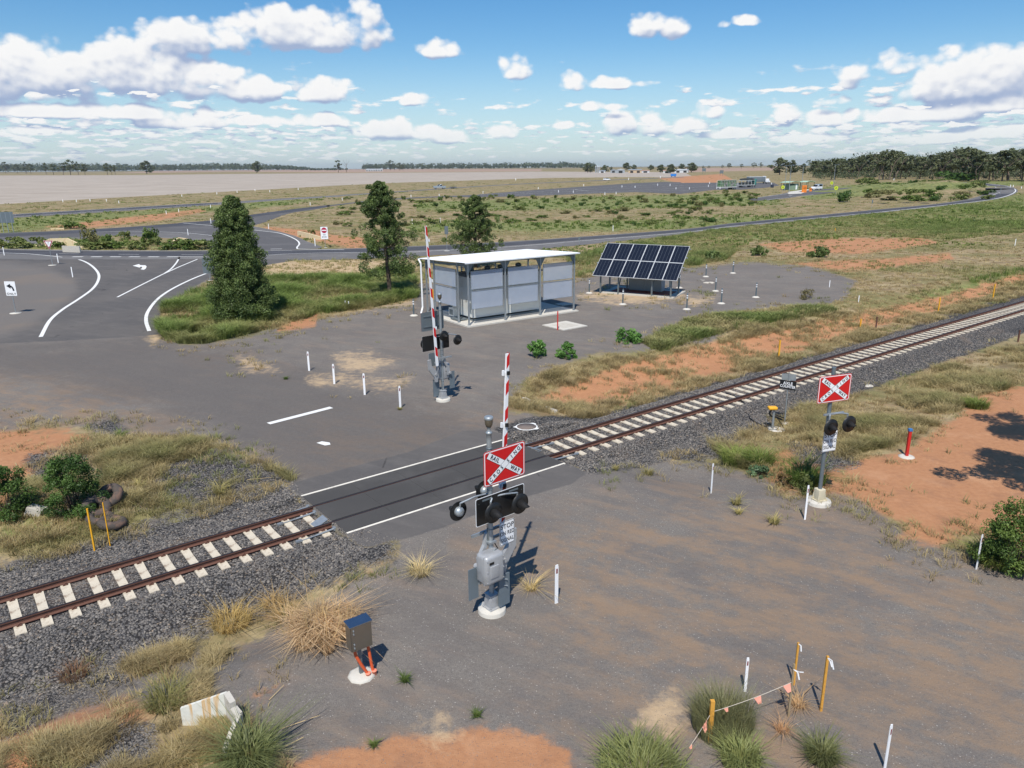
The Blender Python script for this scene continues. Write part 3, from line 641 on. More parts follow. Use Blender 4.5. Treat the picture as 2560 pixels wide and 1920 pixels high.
flat_poly([C1(900,510),C1(1180,460),C1(1400,478),C1(1650,505),C1(1800,524),C1(1895,560),C1(1925,590),C1(1905,622),C1(1880,634),C1(1500,634),C1(1420,580),C1(1380,548),C1(1200,522)], .016, asp_m, 'road')
line([C1(600,516),C1(750,512),C1(900,511),C1(1050,515),C1(1200,522),C1(1400,544),C1(1480,570)], .2, .04)
line([C1(1180,458),C1(1400,478),C1(1650,505),C1(1800,524),C1(1895,560),C1(1925,590),C1(1910,618),C1(1950,626),C1(2212,630)], .24, .04)
# R3 highway
rib('road', [(-900,455,500),(0,405,430),(600,370,392),(1000,346,366),(1400,325,340),(1800,300,311),(2186,278,287)], C1, .03, asp_g)
rib('road', [(0,277,284),(300,258,264),(600,238,243),(1100,207,211),(1715,180,184),(2212,160,163)], C2, .05, asp_g)
rib('road', [(-900,462,488),(0,409,422),(600,373,384),(1400,326,335)], C1, .04, asp_d)
line([C1(0,408),C1(600,372),C1(1400,325)], .3, .06); line([C1(0,422),C1(600,385),C1(1400,337),C1(2186,284),C2(300,262)], .3, .06); line([C1(0,415),C1(600,379),C1(1400,331)], .2, .06, dash=(4, 7))
# truck park
flat_poly([C2(820,292),C2(900,272),C2(1200,248),C2(1567,222),C2(1900,200),C2(2212,187),C3(0,302),C3(230,300),C3(600,300),C3(640,318),C3(560,332),C3(400,345),C3(230,345),C3(0,373),C2(1900,258),C2(1500,272),C2(1200,285)], .03, asp_m, 'car_park')
for (a, b) in (((900,276),(2212,200)),((1000,280),(2212,215)),((1300,276),(2212,232)),((1500,270),(2212,245))):
    line([C2(*a), C2(*b)], .25, .05, smooth=0)
for (a, b) in (((0,318),(600,305)),((0,335),(230,322)),((0,352),(230,340))): line([C3(*a), C3(*b)], .25, .05, smooth=0)
line([C2(1500,240),C2(1600,252)], .3, .05, smooth=0)
flat_poly([C3(430,408),C3(480,400),C3(640,375),C3(740,355),C3(840,345),C3(1100,332),C3(1130,338),C3(1000,362),C3(870,378),C3(700,398),C3(560,414),C3(480,416)], .03, asp_m, 'car_park')
line([C3(440,406),C3(560,388),C3(700,370)], .25, .05); line([C3(560,411),C3(700,396),C3(900,372),C3(1090,344)], .25, .05)
line([C3(770,375),C3(930,374)], 1.6, .05, smooth=0, dash=(1.4, 1.2)); line([C3(700,386),C3(722,384)], .5, .05, smooth=0)
flat_poly([C3(690,368),C3(700,360),C3(860,338),C3(870,344),C3(760,360),C3(800,364),C3(780,372),C3(700,376)], .12, concw, 'footpath')
# ------------------------------------------------------------------ railway
def rw(s, t): return RU*s+RN*t
S0, S1 = 8.95, 18.1                                  # crossing deck extent along the track
ANG = math.atan2(RU[1], RU[0])
BED = [(TC-3.4,-1.15),(TC-2.35,-.62),(TC-1.55,-.215),(TC-.9,-.215),(TC,-.225),(TC+.86,-.2),(TC+1.0,-.135),(TC+1.55,-.15),(TC+2.3,-.5),(TC+3.4,-1.05)]
def bed_z(t): return np.interp(t, [b[0] for b in BED], [b[1] for b in BED])
def stone_mat():
    m, nt, b, o = new_mat('basalt_ballast'); pos = N(nt, 'ShaderNodeNewGeometry').outputs['Position']
    v = N(nt, 'ShaderNodeTexVoronoi'); v.inputs['Scale'].default_value = 15; nt.links.new(pos, v.inputs['Vector'])
    v.inputs['Randomness'].default_value = 1
    sc = N(nt, 'ShaderNodeSeparateColor'); nt.links.new(v.outputs['Color'], sc.inputs[0])
    c = mixc(nt, sc.outputs[0], lin(82,82,84), lin(128,123,117)); c = mixc(nt, mrange(nt, v.outputs['Distance'], .3, .7), c, lin(46,45,45))  # cell borders painted near black as shade in the crevices
    c = mixc(nt, mth(nt, 'MULTIPLY', mrange(nt, noise(nt, pos, .5, 5), .5, .7), .35), c, lin(128,112,98))
    nt.links.new(c, b.inputs['Base Color']); b.inputs['Roughness'].default_value = .9; b.inputs['Specular IOR Level'].default_value = .25
    bump(nt, mth(nt, 'MULTIPLY', v.outputs['Distance'], -1.), .9, .05, b); return m
stonem = stone_mat()
def stone_piece_mat():
    m, nt, b, o = new_mat('loose_basalt'); a = N(nt, 'ShaderNodeAttribute', attribute_name='tint').outputs['Color']
    nt.links.new(a, b.inputs['Base Color']); b.inputs['Roughness'].default_value = .85; b.inputs['Specular IOR Level'].default_value = .3; return m
stonep = stone_piece_mat()
def bed(s0, s1, name):
    ss = np.arange(s0, s1+.01, .25 if s1 < 30 else .5); vs = []; fs = []; k = len(BED)
    for i, s in enumerate(ss):
        for j, (t, z) in enumerate(BED):
            p = rw(s, t); vs.append((p[0], p[1], z+.02*math.sin(s*2.3+j*1.7)*(j in (0,1,7,8))))
    for i in range(len(ss)-1):
        for j in range(k-1): a = i*k+j; fs.append((a, a+1, a+k+1, a+k))
    me = bpy.data.meshes.new(name); me.from_pydata(vs, [], fs); me.materials.append(stonem)
    me.polygons.foreach_set('use_smooth', [True]*len(fs)); o = link(name, me); o['kind'] = 'structure'; return o
bed(-16.1, 8.9, 'ballast_bed'); bed(18.13, 190, 'ballast_bed')
# track: rails and sleepers
track = thing('railway_track', 'rusty steel rails on pale concrete sleepers running through the crossing', 'railway track', (*rw(13.5, TC), 0), ANG)
RP = [(-.07,-.165),(.07,-.165),(.07,-.15),(.012,-.125),(.012,-.045),(.037,-.035),(.037,-.003),(.028,0),(-.028,0),(-.037,-.003),(-.037,-.035),(-.012,-.045),(-.012,-.125),(-.07,-.15)]
for t in (T1, T2):
    b = MB(); n = len(RP); L0, L1 = -30., 180.
    vs = [(L0, y, z) for y, z in RP]+[(L1, y, z) for y, z in RP]
    b.add(vs, [tuple(range(n))[::-1], tuple(range(n, 2*n))], 0)
    for i in range(n): b.add([vs[i], vs[(i+1) % n], vs[n+(i+1) % n], vs[n+i]], [(0,1,2,3)], 1 if i in (6,7,8) else 0)
    b.build('rail', [rustm, railtop], track, (0, t-TC, 0))
def sleeper_mb():
    b = MB(); L = 2.5
    prof = [(-L/2,-.215+.03),(-.95,-.165),(-.6,-.168),(-.25,-.19),(.25,-.19),(.6,-.168),(.95,-.165),(L/2,-.215+.03)]
    for i in range(len(prof)-1):
        (y0, z0), (y1, z1) = prof[i], prof[i+1]; w0, w1 = .112+.012*abs(y0), .112+.012*abs(y1)
        vs = [(-w0,y0,z0),(w0,y0,z0),(w1,y1,z1),(-w1,y1,z1),(-w0-.03,y0,-.36),(w0+.03,y0,-.36),(w1+.03,y1,-.36),(-w1-.03,y1,-.36)]
        fs = [(0,1,2,3),(0,3,7,4),(1,5,6,2)]
        if i == 0: fs.append((0,4,5,1))
        if i == len(prof)-2: fs.append((3,2,6,7))
        b.add(vs, fs, 0)
    for sy in (-1, 1):
        for e in (-1, 1):
            y = sy*.75+e*.105; b.box((0,y,-.148),(.12,.07,.035),1); b.cyl((-.03,y+e*.03,-.15),(-.03,y+e*.03,-.115),.018,n=6,mi=1); b.torus((.02,y,-.13),.03,.011,8,5,1,Matrix.Rotation(PI/2,3,'X'))
    return b
sme = sleeper_mb().mesh('sleeper', [sleeperm, rustm])
# spacing measured on the photograph
sl_left = [(111,1483)]
def s_of(px): g = G(*px, -.18); return float(np.dot(g[:2], RU))
first = s_of(C7(100, 700)); last = s_of(C7(1835, 140)); nL = 12; spL = (last-first)/nL
ls = [first+spL*k for k in range(-14, nL+2) if first+spL*k < 8.7]
rs0 = s_of((1300+1150/8.508, 1060+360/8.508)); rs = [rs0+.70*k for k in range(-2, 76)]
rs = [v for v in rs if v > 18.2]
cnt = 0
far_sl = []
for v in [q for q in ls if q > -4]+rs:
    if cnt < 100: o = link('sleeper', sme, track, (v-13.5+random.uniform(-.03, .03), random.uniform(-.015, .015), 0)); o.rotation_euler = (0, 0, random.uniform(-.012, .012)); cnt += 1
    else: far_sl.append(v)
fm = MB(); base = sleeper_mb()
for v in far_sl+[rs[-1]+.70*k for k in range(1, 130)]:
    fm.box((v-13.5, 0, -.26), (.25, 2.5, .15), 0)
o = fm.build('sleeper', [sleeperm], track); o['kind'] = 'stuff'
# crossing deck
deckm = asphalt('rubber_deck_panel', lin(66,65,64), lin(80,78,76))
def deck():
    L = S1-S0; t = thing('crossing_deck', 'dark grey level crossing deck with white edge strips between the boom gates', 'crossing deck', (*rw(S0, TC), 0), ANG)
    for name, y0, y1 in (('gauge_panel', -.665, .665), ('field_panel', -1.72, -.81), ('field_panel', .81, 1.72)):
        b = MB(); k = 5
        for i in range(k):
            x0, x1 = L*i/k, L*(i+1)/k; b.box(((x0+x1)/2, (y0+y1)/2, -.07), (x1-x0-.008, y1-y0, .14), 0)
        b.build(name, deckm, t)
    for y in (-1.78, 1.78):
        b = MB(); b.box((L/2, y, -.06), (L+.02, .085, .135), 0); b.build('edge_beam', M('cream_edge_beam', lin(228,222,208), .8, dirt=lin(150,140,130), dirtamt=.5), t)
    for x, sx in ((0, -1), (L, 1)):
        for y in (-.3, .35) if sx < 0 else (.35,):
            q = MB(); rot = Matrix.Rotation(sx*math.radians(24), 3, 'Y')
            if y < 0 or sx > 0:
                q.box((x+sx*.28, y, -.10), (.48, .42, .02), 0, rot); q.box((x+sx*.2, y+.0, -.086), (.12, .34, .012), 1, rot); q.box((x+sx*.38, y, -.16), (.07, .34, .012), 1, rot)
                for e in (-.2, .2): q.prism([(x, -.02), (x+sx*.5, -.2), (x, -.2)], y+e-.008, y+e+.008, 0)
                q.build('deflector_plate', [galv, blackm], t)
        for y in (-1.02, .5, 1.05):
            q = MB(); q.cyl((x+sx*.1, y, -.12), (x+sx*.75, y-.02, -.15), .035, .03, 8); q.cyl((x+sx*.75, y-.02, -.15), (x+sx*1.25, y-.04, -.16), .02, .018, 6); q.box((x+sx*1.3, y-.04, -.15), (.2, .1, .06), 0); q.box((x+sx*.08, y, -.12), (.1, .16, .1), 0)
            q.build('restraint_rod', galv, t)
    return t
deck()
# loose ballast stones
def stones(P, size, name='ballast_stones', lab=None, cat=None):
    n = len(P); base = np.array([(1,0,0),(-1,0,0),(0,1,0),(0,-1,0),(0,0,1),(0,0,-1)], float)
    tri = np.array([(0,2,4),(2,1,4),(1,3,4),(3,0,4),(2,0,5),(1,2,5),(3,1,5),(0,3,5)])
    v = base[None]*rng.uniform(.6, 1.25, (n, 6, 1))*np.stack([rng.uniform(.7, 1.3, n), rng.uniform(.5, 1., n), rng.uniform(.4, .75, n)], -1)[:, None]
    a = rng.uniform(0, 2*PI, n); bb = rng.uniform(-.6, .6, n)
    ca, sa, cb, sb = np.cos(a), np.sin(a), np.cos(bb), np.sin(bb); z0 = np.zeros(n)
    Rz = np.stack([np.stack([ca,-sa,z0],-1), np.stack([sa,ca,z0],-1), np.stack([z0,z0,z0+1],-1)], 1)
    Ry = np.stack([np.stack([cb,z0,sb],-1), np.stack([z0,z0+1,z0],-1), np.stack([-sb,z0,cb],-1)], 1)
    v = np.einsum('nij,nkj->nki', Rz@Ry, v)*(np.asarray(size)*rng.uniform(.65, 1.3, n))[:, None, None]+P[:, None, :]
    f = (tri[None]+6*np.arange(n)[:, None, None]).reshape(-1, 3)
    g = rng.uniform(0, 1, n)**1.3; dark = np.array(lin(76,76,78)); li = np.array(lin(142,136,128)); col = dark+(li-dark)*g[:, None]
    wm = rng.uniform(0, 1, n) > .9; col[wm] = col[wm]*np.array([1.15, 1., .85])
    me = tri_mesh(name, v.reshape(-1, 3), f, stonep, np.repeat(col, 6, 0)); o = link(name, me); o['kind'] = 'stuff'
    o['label'] = lab or 'dark basalt ballast stones heaped along both sides of the rails'; o['category'] = cat or 'ballast'; return o
def rand_st(n, s0, s1, t0, t1):
    s = rng.uniform(s0, s1, n); t = rng.uniform(t0, t1, n); P = RU[None]*s[:, None]+RN[None]*t[:, None]; return s, t, P
Pl = []
for (n, s0, s1, t0, t1) in ((30000, -4, 8.9, TC-3.3, TC+2.8), (26000, 18.1, 34, TC-3.2, TC+2.3), (16000, 34, 60, TC-3.2, TC+2.3)):
    s, t, P = rand_st(n, s0, s1, t0, t1); z = np.maximum(bed_z(t), hgt(P[:, 0], P[:, 1]))
    on = (t-TC < .9) & (t-TC > -1.25); ok = np.ones(n, bool)
    z = z+.004
    allsl = np.array(ls+rs); dmin = np.min(np.abs(s[:, None]-allsl[None]), 1) if n else 0
    ok &= ~(on & (dmin < .17) & (rng.uniform(0, 1, n) > .06)); ok &= ~((np.abs(t-T1) < .09) | (np.abs(t-T2) < .09))
    Pl.append(np.column_stack([P, z])[ok])
Pl = np.concatenate(Pl)
dd_ = np.hypot(Pl[:, 0], Pl[:, 1]); stones(Pl, np.where(dd_ > 38, .045, np.where(rng.uniform(0, 1, len(Pl)) < .25, .05, .034)))
# ballast spread over the ground where the photo shows it
def sample_px(n, polys, pad=0):
    out = []
    for p in polys:
        a = np.array(p); x0, y0 = a.min(0); x1, y1 = a.max(0)
        x0, x1 = max(x0, -60), min(x1, 2620); y1 = min(y1, 1980)
        ar = (x1-x0)*(y1-y0); k = int(n*ar/1e5)
        if k <= 0: continue
        x = rng.uniform(x0, x1, k); y = rng.uniform(y0, y1, k); ok = pip_sd(x, y, p) > pad
        out.append(np.column_stack([x, y])[ok])
    return np.concatenate(out) if out else np.zeros((0, 2))
def to_ground(q):
    z = np.zeros(len(q))
    for _ in range(5):
        d = FW[None]*F+CR[None]*(q[:, 0]-1280)[:, None]-CU[None]*(q[:, 1]-960)[:, None]; t = (z-CH)/d[:, 2]; p = d*t[:, None]; z = hgt(p[:, 0], p[:, 1])
    return np.column_stack([p[:, 0], p[:, 1], z])
q = sample_px(9000, R_['ballast'], -6); P = to_ground(q); d = np.hypot(P[:, 0], P[:, 1]); ok = d < 60; P = P[ok]
stones(P, np.clip(.026*d[ok]/22, .022, .05), 'ballast_stones', 'loose dark ballast stones spilled over the ground beside the tracks')
q = np.column_stack([rng.uniform(400, 2560, 5200), rng.uniform(1180, 1960, 5200)]); q = np.concatenate([q]+[q+rng.normal(0, 60, q.shape)*np.array([1, .6]) for _ in range(3)]); ok = mask_at(q[:, 0], q[:, 1], 'gray', 10); P = to_ground(q[ok]); stones(P, .011, 'gravel', 'scattered small gravel chips on the grey hardstand', 'gravel')

# ------------------------------------------------------------------ signs
def rail_sign(par, w=1.3, h=.9, cx=0, cz=4.0, y=-.12):
    b = MB(); b.prism(rrect(w, h, .07, 5, cx, cz), y, y+.004, 0); b.prism(rrect(w-.035, h-.035, .06, 5, cx, cz), y-.003, y-.0005, 1); b.prism(rrect(w-.085, h-.085, .045, 5, cx, cz), y-.005, y-.0035, 0)
    ca = math.atan2(h*.80, w*.82); L = math.hypot(w*.80, h*.80)
    for sgn, yy in ((-1, y-.0085), (1, y-.0115)):
        mm = Matrix.Translation((cx, 0, cz))@Matrix.Rotation(-sgn*ca, 4, 'Y')
        for dd, mi, o_ in ((0, 2, 0), (.022, 3, -.0015), (.03, 2, -.003), ) if False else ((.0, 3, 0), (.018, 1, -.002)):
            q = MB(); q.prism([(-L/2+dd/1.5, -.085+dd/2), (L/2-dd/1.5, -.085+dd/2), (L/2-dd/1.5, .085-dd/2), (-L/2+dd/1.5, .085-dd/2)], yy+o_, yy+o_+.002, 0)
            b.add(q.v, q.f, 3 if mi == 3 else 1, mat=mm)
    yy = y-.0165
    def put(txt, ang, along, size=.15):
        mm = Matrix.Translation((cx, yy, cz))@Matrix.Rotation(-ang, 4, 'Y')@Matrix.Translation((along, 0, 0))@FACE
        text_mb(b, txt, size, mm, 3, bold=.0025, sx=.86, sp=1.25)
    for i, ch in enumerate('CROS'): put(ch, ca, -L/2+.10+i*.138)
    for i, ch in enumerate('SING'): put(ch, ca, L/2-.10-(3-i)*.138)
    put('RAIL', -ca, -L*.30); put('WAY', -ca, L*.30)
    s = b.build('crossing_sign', [redm, whitem, galvd, inkm], par)
    q = MB()
    for dz in (-.25, .25): q.box((cx, y+.027, cz+dz), (w*.8, .03, .04), 0)
    q.box((cx, y+.05, cz), (.05, .03, .56), 0)
    b2 = MB(); b2.prism(rrect(w, h, .07, 5, cx, cz), y+.0045, y+.009, 0); b2.build('back_plate', galvd, s)
    q.build('sign_bracket', galvd, s); return s
def stop_sign(par, cx, cz, y=-.1, w=.45, h=.63):
    b = MB(); b.prism(rrect(w, h, .04, 5, cx, cz), y, y+.004, 0); b.prism(rrect(w-.02, h-.02, .035, 5, cx, cz), y-.003, y-.0005, 1); b.prism(rrect(w-.045, h-.045, .028, 5, cx, cz), y-.005, y-.0035, 0)
    k_ = w/.45
    for i, (t, s) in enumerate((('STOP', .165*k_), ('ON RED', .14*k_), ('SIGNAL', .14*k_))):
        text_mb(b, t, s, Matrix.Translation((cx, y-.0068, cz+(.17-i*.178)*h/.63))@FACE, 1, bold=.002, sx=.95 if i == 0 else .78, sp=1.08)
    b.prism(rrect(w, h, .04, 5, cx, cz), y+.005, y+.009, 2); return b.build('instruction_sign', [whitem, inkm, galvd], par)
def lamp(par, x, y, z, face=-1, R=.27, hood=.34, chrome=False):
    """flashing lamp: black backing disc, hood towards the driver; face -1 = local front"""
    b = MB(); ax = Matrix.Rotation(PI/2 if face < 0 else -PI/2, 3, 'X')       # lathe axis Z -> towards the face
    b.lathe([(R, 0), (R, .012), (R*.5, .02)], (x, y, z), 28, 0, ax)
    o = b.build('lamp_disc', blackm, par)
    q = MB(); n = 16; vs = []
    r = .115
    for j, (yy, cut) in enumerate(((0, 0), (hood, 1))):
        for i in range(n+1):
            a = math.radians(-35+250*i/n); L = hood*(.45+.55*max(0, math.sin(a))) if j else .015
            vs.append((x+r*math.cos(a), y+face*L, z+r*math.sin(a)-(.10 if j else 0)*L/hood))
    q.add(vs, [(i, i+1, n+2+i, n+1+i) for i in range(n)], 0, True)
    me_o = q.build('hood', rubberb, o); md = me_o.modifiers.new('s', 'SOLIDIFY'); md.thickness = .006
    l = MB(); l.lathe([(.1, 0), (.1, .02), (.06, .035)], (x, y, z), 20, 0, ax); l.build('lens', M('red_lens', lin(90,16,18), .25, 0, .1), o)
    h = MB(); h.lathe([(.125, 0), (.125, .05), (.1, .11), (.04, .13)], (x, y-face*.0, z), 20, 0, Matrix.Rotation(-PI/2 if face < 0 else PI/2, 3, 'X'))
    h.build('housing', galv if chrome else blackm, o); return o
def bracket(par, pts, r=.024): b = MB(); b.tube(pts, r, 8); b.lathe([(.0, 0), (r*1.3, .001), (r*1.3, .03), (0, .032)], pts[-1], 8); return b.build('lamp_bracket', galv, par)
def bell(par, z0):
    b = MB(); b.lathe([(.0655, 0), (.0655, .16), (.08, .17), (.08, .2), (.06, .22)], (0, 0, z0), 16, 0)
    b.lathe([(.062, 0), (.05, .03), (.035, .1), (.06, .13)], (0, 0, z0+.2), 16, 0); o = b.build('bell_mount', galv, par)
    q = MB(); q.lathe([(.03, 0), (.07, .03), (.095, .09), (.1, .2), (.1, .21)], (0, 0, z0+.32), 20, 0); q.build('warning_bell', M('brown_bell', lin(112,104,90), .4, .4), par)
    c = MB(); c.lathe([(.108, 0), (.112, .015), (.112, .055), (.09, .075), (.02, .08)], (0, 0, z0+.53), 20, 0); c.build('bell_cap', galv, par)
def boom(par, x, y, z0, L, lean, stripes=7, lampside=-1):
    """raised boom arm: thin tapering beam with slanted red and white stripes"""
    t0 = MB(); w = .125; dpt = .06
    th = lean; rot = Matrix.Rotation(th, 4, 'Y'); mm = Matrix.Translation((x, y, z0))@rot
    body = MB(); k = lambda z: 1-.35*z/L
    def slab(z0_, z1_, o0, o1, mi, ya, yb, b, sl=.0):
        pts = [(-w/2*k(z0_), z0_-sl), (w/2*k(z0_), z0_+sl), (w/2*k(z1_), z1_+sl), (-w/2*k(z1_), z1_-sl)]
        q = MB(); q.prism(pts, ya, yb, 0); b.add(q.v, q.f, mi, mat=mm)
    slab(0, L, 0, 0, 0, -dpt/2, dpt/2, body)
    st = body; seg = L/(stripes*2)
    for i in range(stripes):
        for ya in (-dpt/2-.003, dpt/2+.001): slab(seg*(2*i+1)+.02, seg*(2*i+2)-.02, 0, 0, 1, ya, ya+.002, st, .055)
    a = body.build('boom_arm', [whitem, redm], par)
    for f in (.28, .62, .9):
        q = MB(); q.box((0, -.05, L*f), (.07, .06, .09), 0); q.box((-.1, .02, L*f), (.05, .05, .13), 1); q.box((-.05,.02,L*f),(.06,.02,.02),1); p = MB(); p.add(q.v, q.f, 0, mat=mm); p.m = q.m[:]
        p.build('boom_lamp', [blackm, whitem], a)
    return a
def gate_signal(name, label, loc, rz, arm, lean, front=True, sup=1.):
    t = thing(name, label, 'boom gate signal', loc, rz, None)
    b = MB(); b.lathe([(.36, -.3), (.36, .10), (.345, .13), (.0, .13)], (0, 0, 0), 30, 0); b.build('footing', concw, t)
    b = MB(); b.rbox((0, 0, .33), (.25, .25, .40), .02); b.box((0, 0, .15), (.36, .36, .03), 0); b.box((0, 0, .52), (.28, .28, .03), 0)
    for sx in (-1, 1):
        for sy in (-1, 1): b.cyl((sx*.15, sy*.15, .13), (sx*.15, sy*.15, .22), .018, n=6); b.prism([(sx*.125, .165), (sx*.17, .165), (sx*.125, .4)], sy*.12-.01, sy*.12+.01)
    b.build('base_casting', cast, t)
    b = MB(); b.cyl((0, 0, .52), (0, 0, 4.85), .064, n=16); b.build('mast', galv, t)
    # mechanism housing and arm support casting
    b = MB(); b.rbox((-.17, -.18, 1.44), (.60, .44, .80), .09); b.rbox((-.21, -.405, 1.40), (.26, .03, .34), .012); [b.cyl((-.17+sx*.255, -.385, 1.44+dz), (-.17+sx*.255, -.41, 1.44+dz), .014, n=6) for sx in (-1, 1) for dz in (-.3, 0, .3)]; b.box((-.17, -.30, 1.44), (.612, .012, .78), 0); o = b.build('mechanism_box', cast, t)
    q = MB(); q.box((-.30, -.412, 1.66), (.14, .006, .06), 0); q.build('data_plate', blackm, o)
    q = MB(); q.tube([(.075, .05, .55), (.075, .05, 2.9), (.09, .02, 3.15)], .017, 6); q.tube([(-.075, .04, 1.9), (-.08, .04, 3.2)], .013, 6)
    for z in (1.0, 2.35, 2.55, 3.42, 4.5): q.torus((0, 0, z), .07, .012, 16, 5)
    q.build('conduit', galvd, t)
    q = MB(); q.tube([(-.1, -.16, 1.82), (-.02, -.2, 1.86), (.06, -.16, 1.83)], .015, 6); q.build('lifting_lug', galvd, o)
    for sx, yy in ((1, -.05), (-1, .10)):
        pts = [(sx*.26, 1.0), (sx*.40, 1.0), (sx*.44, 1.25), (sx*.74, 1.66), (sx*.78, 2.14), (sx*.62, 2.17), (sx*.58, 1.86), (sx*.30, 1.52), (sx*.24, 1.25)]
        if sx < 0: pts = [(-.34, 1.30), (-.36, 1.6), (-.16, 1.92), (-.10, 2.22), (-.02, 2.24), (-.02, 1.95), (-.18, 1.7), (-.2, 1.3)]
        b = MB(); b.prism(pts, yy-.05, yy+.05, 0); b.cyl((sx*.36, yy-.09, 1.38), (sx*.36, yy+.09, 1.38), .06, n=12)
        for k in range(4): b.cyl((sx*.36+.06*math.cos(k*PI/2), yy-.08, 1.38+.06*math.sin(k*PI/2)), (sx*.36+.06*math.cos(k*PI/2), yy+.08, 1.38+.06*math.sin(k*PI/2)), .012, n=6)
        b.build('arm_support', cast, t)
    b = MB(); b.box((.24, -.22, .64), (.34, .02, .88), 0); b.box((.24, -.18, .64), (.34, .02, .84), 0)
    for dz in (.32, .14): b.cyl((.21, -.23, .64+dz), (.30, -.28, .62+dz), .014, n=6, mi=1)
    b.build('counterweight', [plate, galv], t)
    b = MB(); b.box((-.53, .06, .98), (.30, .02, .86), 0); b.box((-.38, -.02, 1.12), (.07, .05, .34), 1); b.build('counterweight', [plate, galv], t)
    b = MB(); b.tube([(.1, 0, 1.95), (.2, -.02, 1.75), (.12, -.02, 1.6), (.02, 0, 1.55)], .014, 6); b.tube([(-.1,.08,1.9),(-.3,.12,1.7),(-.25,.14,1.45),(-.1,.12,1.5)], .012, 6); b.build('cable', blackm, t)
    b = MB(); b.box((0, 0, 2.0), (.22, .2, .05), 0); b.box((.25, .1, 2.02), (.5, .06, .06), 0); b.box((0, .2, 2.2), (.9, .05, .07), 0)
    b.build('clamp', galv, t)
    rail_sign(t, cx=.38, cz=4.02)
    # backing board with slots
    b = MB(); w, h, cx, cz, y = 1.55, .74, .24, 2.96, -.11
    b.prism(rrect(w, h, .05, 4, cx, cz), y, y+.004, 1); b.prism(rrect(w-.035, h-.035, .045, 4, cx, cz), y-.003, y-.0005, 0)
    for sx in (-.42, .42): b.box((cx+sx, y-.004, cz+h/2-.09), (.3, .003, .05), 2)
    for i in range(5): b.box((cx-w/2+.1+i*.34, y-.004, cz+h/2-.15), (.018, .003, .018), 2)
    b.prism(rrect(w, h, .05, 4, cx, cz), y+.005, y+.008, 0); b.build('backing_board', [blackm, whitem, galvd], t)
    for lx, lz in ((-.14, 2.94), (.71, 2.92)):
        lamp(t, lx, -.30, lz, -1); bracket(t, [(0, -.04, 3.22), (lx*.5, -.16, 3.24), (lx, -.2, 3.18), (lx, -.2, lz+.1)])
    for lx, lz in ((-.78, 2.98), (.02, 3.3)):
        lamp(t, lx, .26, lz, 1, R=.25, chrome=True); bracket(t, [(0, .04, 3.30), (lx*.5, .1, 3.30), (lx, .17, 3.22), (lx, .2, lz+.1)])
    stop_sign(t, .45, 2.14, w=.48, h=.66)
    bell(t, 4.70)
    boom(t, .61 if front else .48, .30, 1.9, arm, lean)
    return t
P0 = GH(1230, 1528)
gate_signal('boom_gate_signal', 'front boom gate mast with red railway crossing sign and black lamp board, facing the camera', P0, math.radians(40), 4.75, math.radians(2.9))
P1 = GH(1108, 1001)
gate_signal('boom_gate_signal', 'boom gate mast beyond the rails seen from behind, its striped arm upright', P1, math.radians(40+180), 6.6, math.radians(3.0), False)
# right hand mast with lamps
P2 = GH(2046, 1258)
t = thing('flashing_light_mast', 'slim galvanised mast at right with railway crossing sign above two black lamps', 'crossing signal', P2, math.radians(20))
b = MB(); b.lathe([(.40, -.3), (.40, .10), (.385, .13), (.0, .13)], (0, 0, 0), 30, 0); b.build('footing', concw, t)
cream = M('cream_cast_base', lin(196,188,164), .7, 0, .1)
b = MB(); b.rbox((0, 0, .34), (.27, .27, .40), .02); b.box((0, 0, .15), (.38, .38, .03), 0)
for sx in (-1, 1):
    for sy in (-1, 1): b.cyl((sx*.16, sy*.16, .13), (sx*.16, sy*.16, .22), .02, n=6); b.prism([(sx*.135, .165), (sx*.18, .165), (sx*.135, .4)], sy*.12-.012, sy*.12+.012)
b.build('base_casting', cream, t)
b = MB(); b.cyl((0, 0, .52), (0, 0, 4.72), .064, n=16); b.cyl((0, 0, 4.72), (0, 0, 4.76), .07, n=16); b.build('mast', galvd, t)
rail_sign(t, cx=.0, cz=4.08)
for lx, lz in ((-.1, 2.82), (.64, 2.84)): lamp(t, lx, -.26, lz, -1, R=.28, hood=.3); bracket(t, [(0, -.04, 3.2), (lx*.6, -.12, 3.2), (lx, -.16, 3.16), (lx, -.16, lz+.1)], .03)
b = MB(); b.box((.15, -.06, 3.19), (.8, .06, .06), 0); b.build('cross_arm', galv, t)
stop_sign(t, .08, 2.27, w=.56, h=.74)
# axle counter sign, counter post, cable
def pole_sign(name, label, cat, base, rz, ph, r=.03, foot=None, group=None):
    t = thing(name, label, cat, base, rz, group); b = MB(); b.cyl((0, 0, -.2), (0, 0, ph), r, n=10); b.build('pole', galv, t)
    if foot:
        b = MB(); b.lathe([(foot, -.1), (foot, .02), (foot*.7, .05), (0, .055)], (0, 0, 0), 16); b.build('footing', concw, t)
    return t
g = GH(1961, 1058); t = pole_sign('axle_counter_sign', 'slim post with black axle counter sign and grey box beside the rails', 'track sign', g, 0, 2.45, .028, .2)
q = MB(); w_, h_ = .74, .42; q.box((0, -.04, 0), (w_, .012, h_), 0)
text_mb(q, 'AXLE', .19, Matrix.Translation((0, -.049, .075))@FACE, 1, .004, .95); text_mb(q, 'COUNTER', .18, Matrix.Translation((0, -.049, -.075))@FACE, 1, .004, .82)
o = q.build('sign_plate', [blackm, whitem], t, (0, 0, 1.86)); o.rotation_euler = (0, 0, math.radians(-38))
q = MB(); q.box((.0, .03, 0), (.62, .012, .3), 0); q.box((0, .04, .12), (.62, .03, .02), 0); q.box((0, .04, -.12), (.62, .03, .02), 0)
o = q.build('back_plate', [galv], t, (0, 0, 2.22)); o.rotation_euler = (0, 0, math.radians(-20))
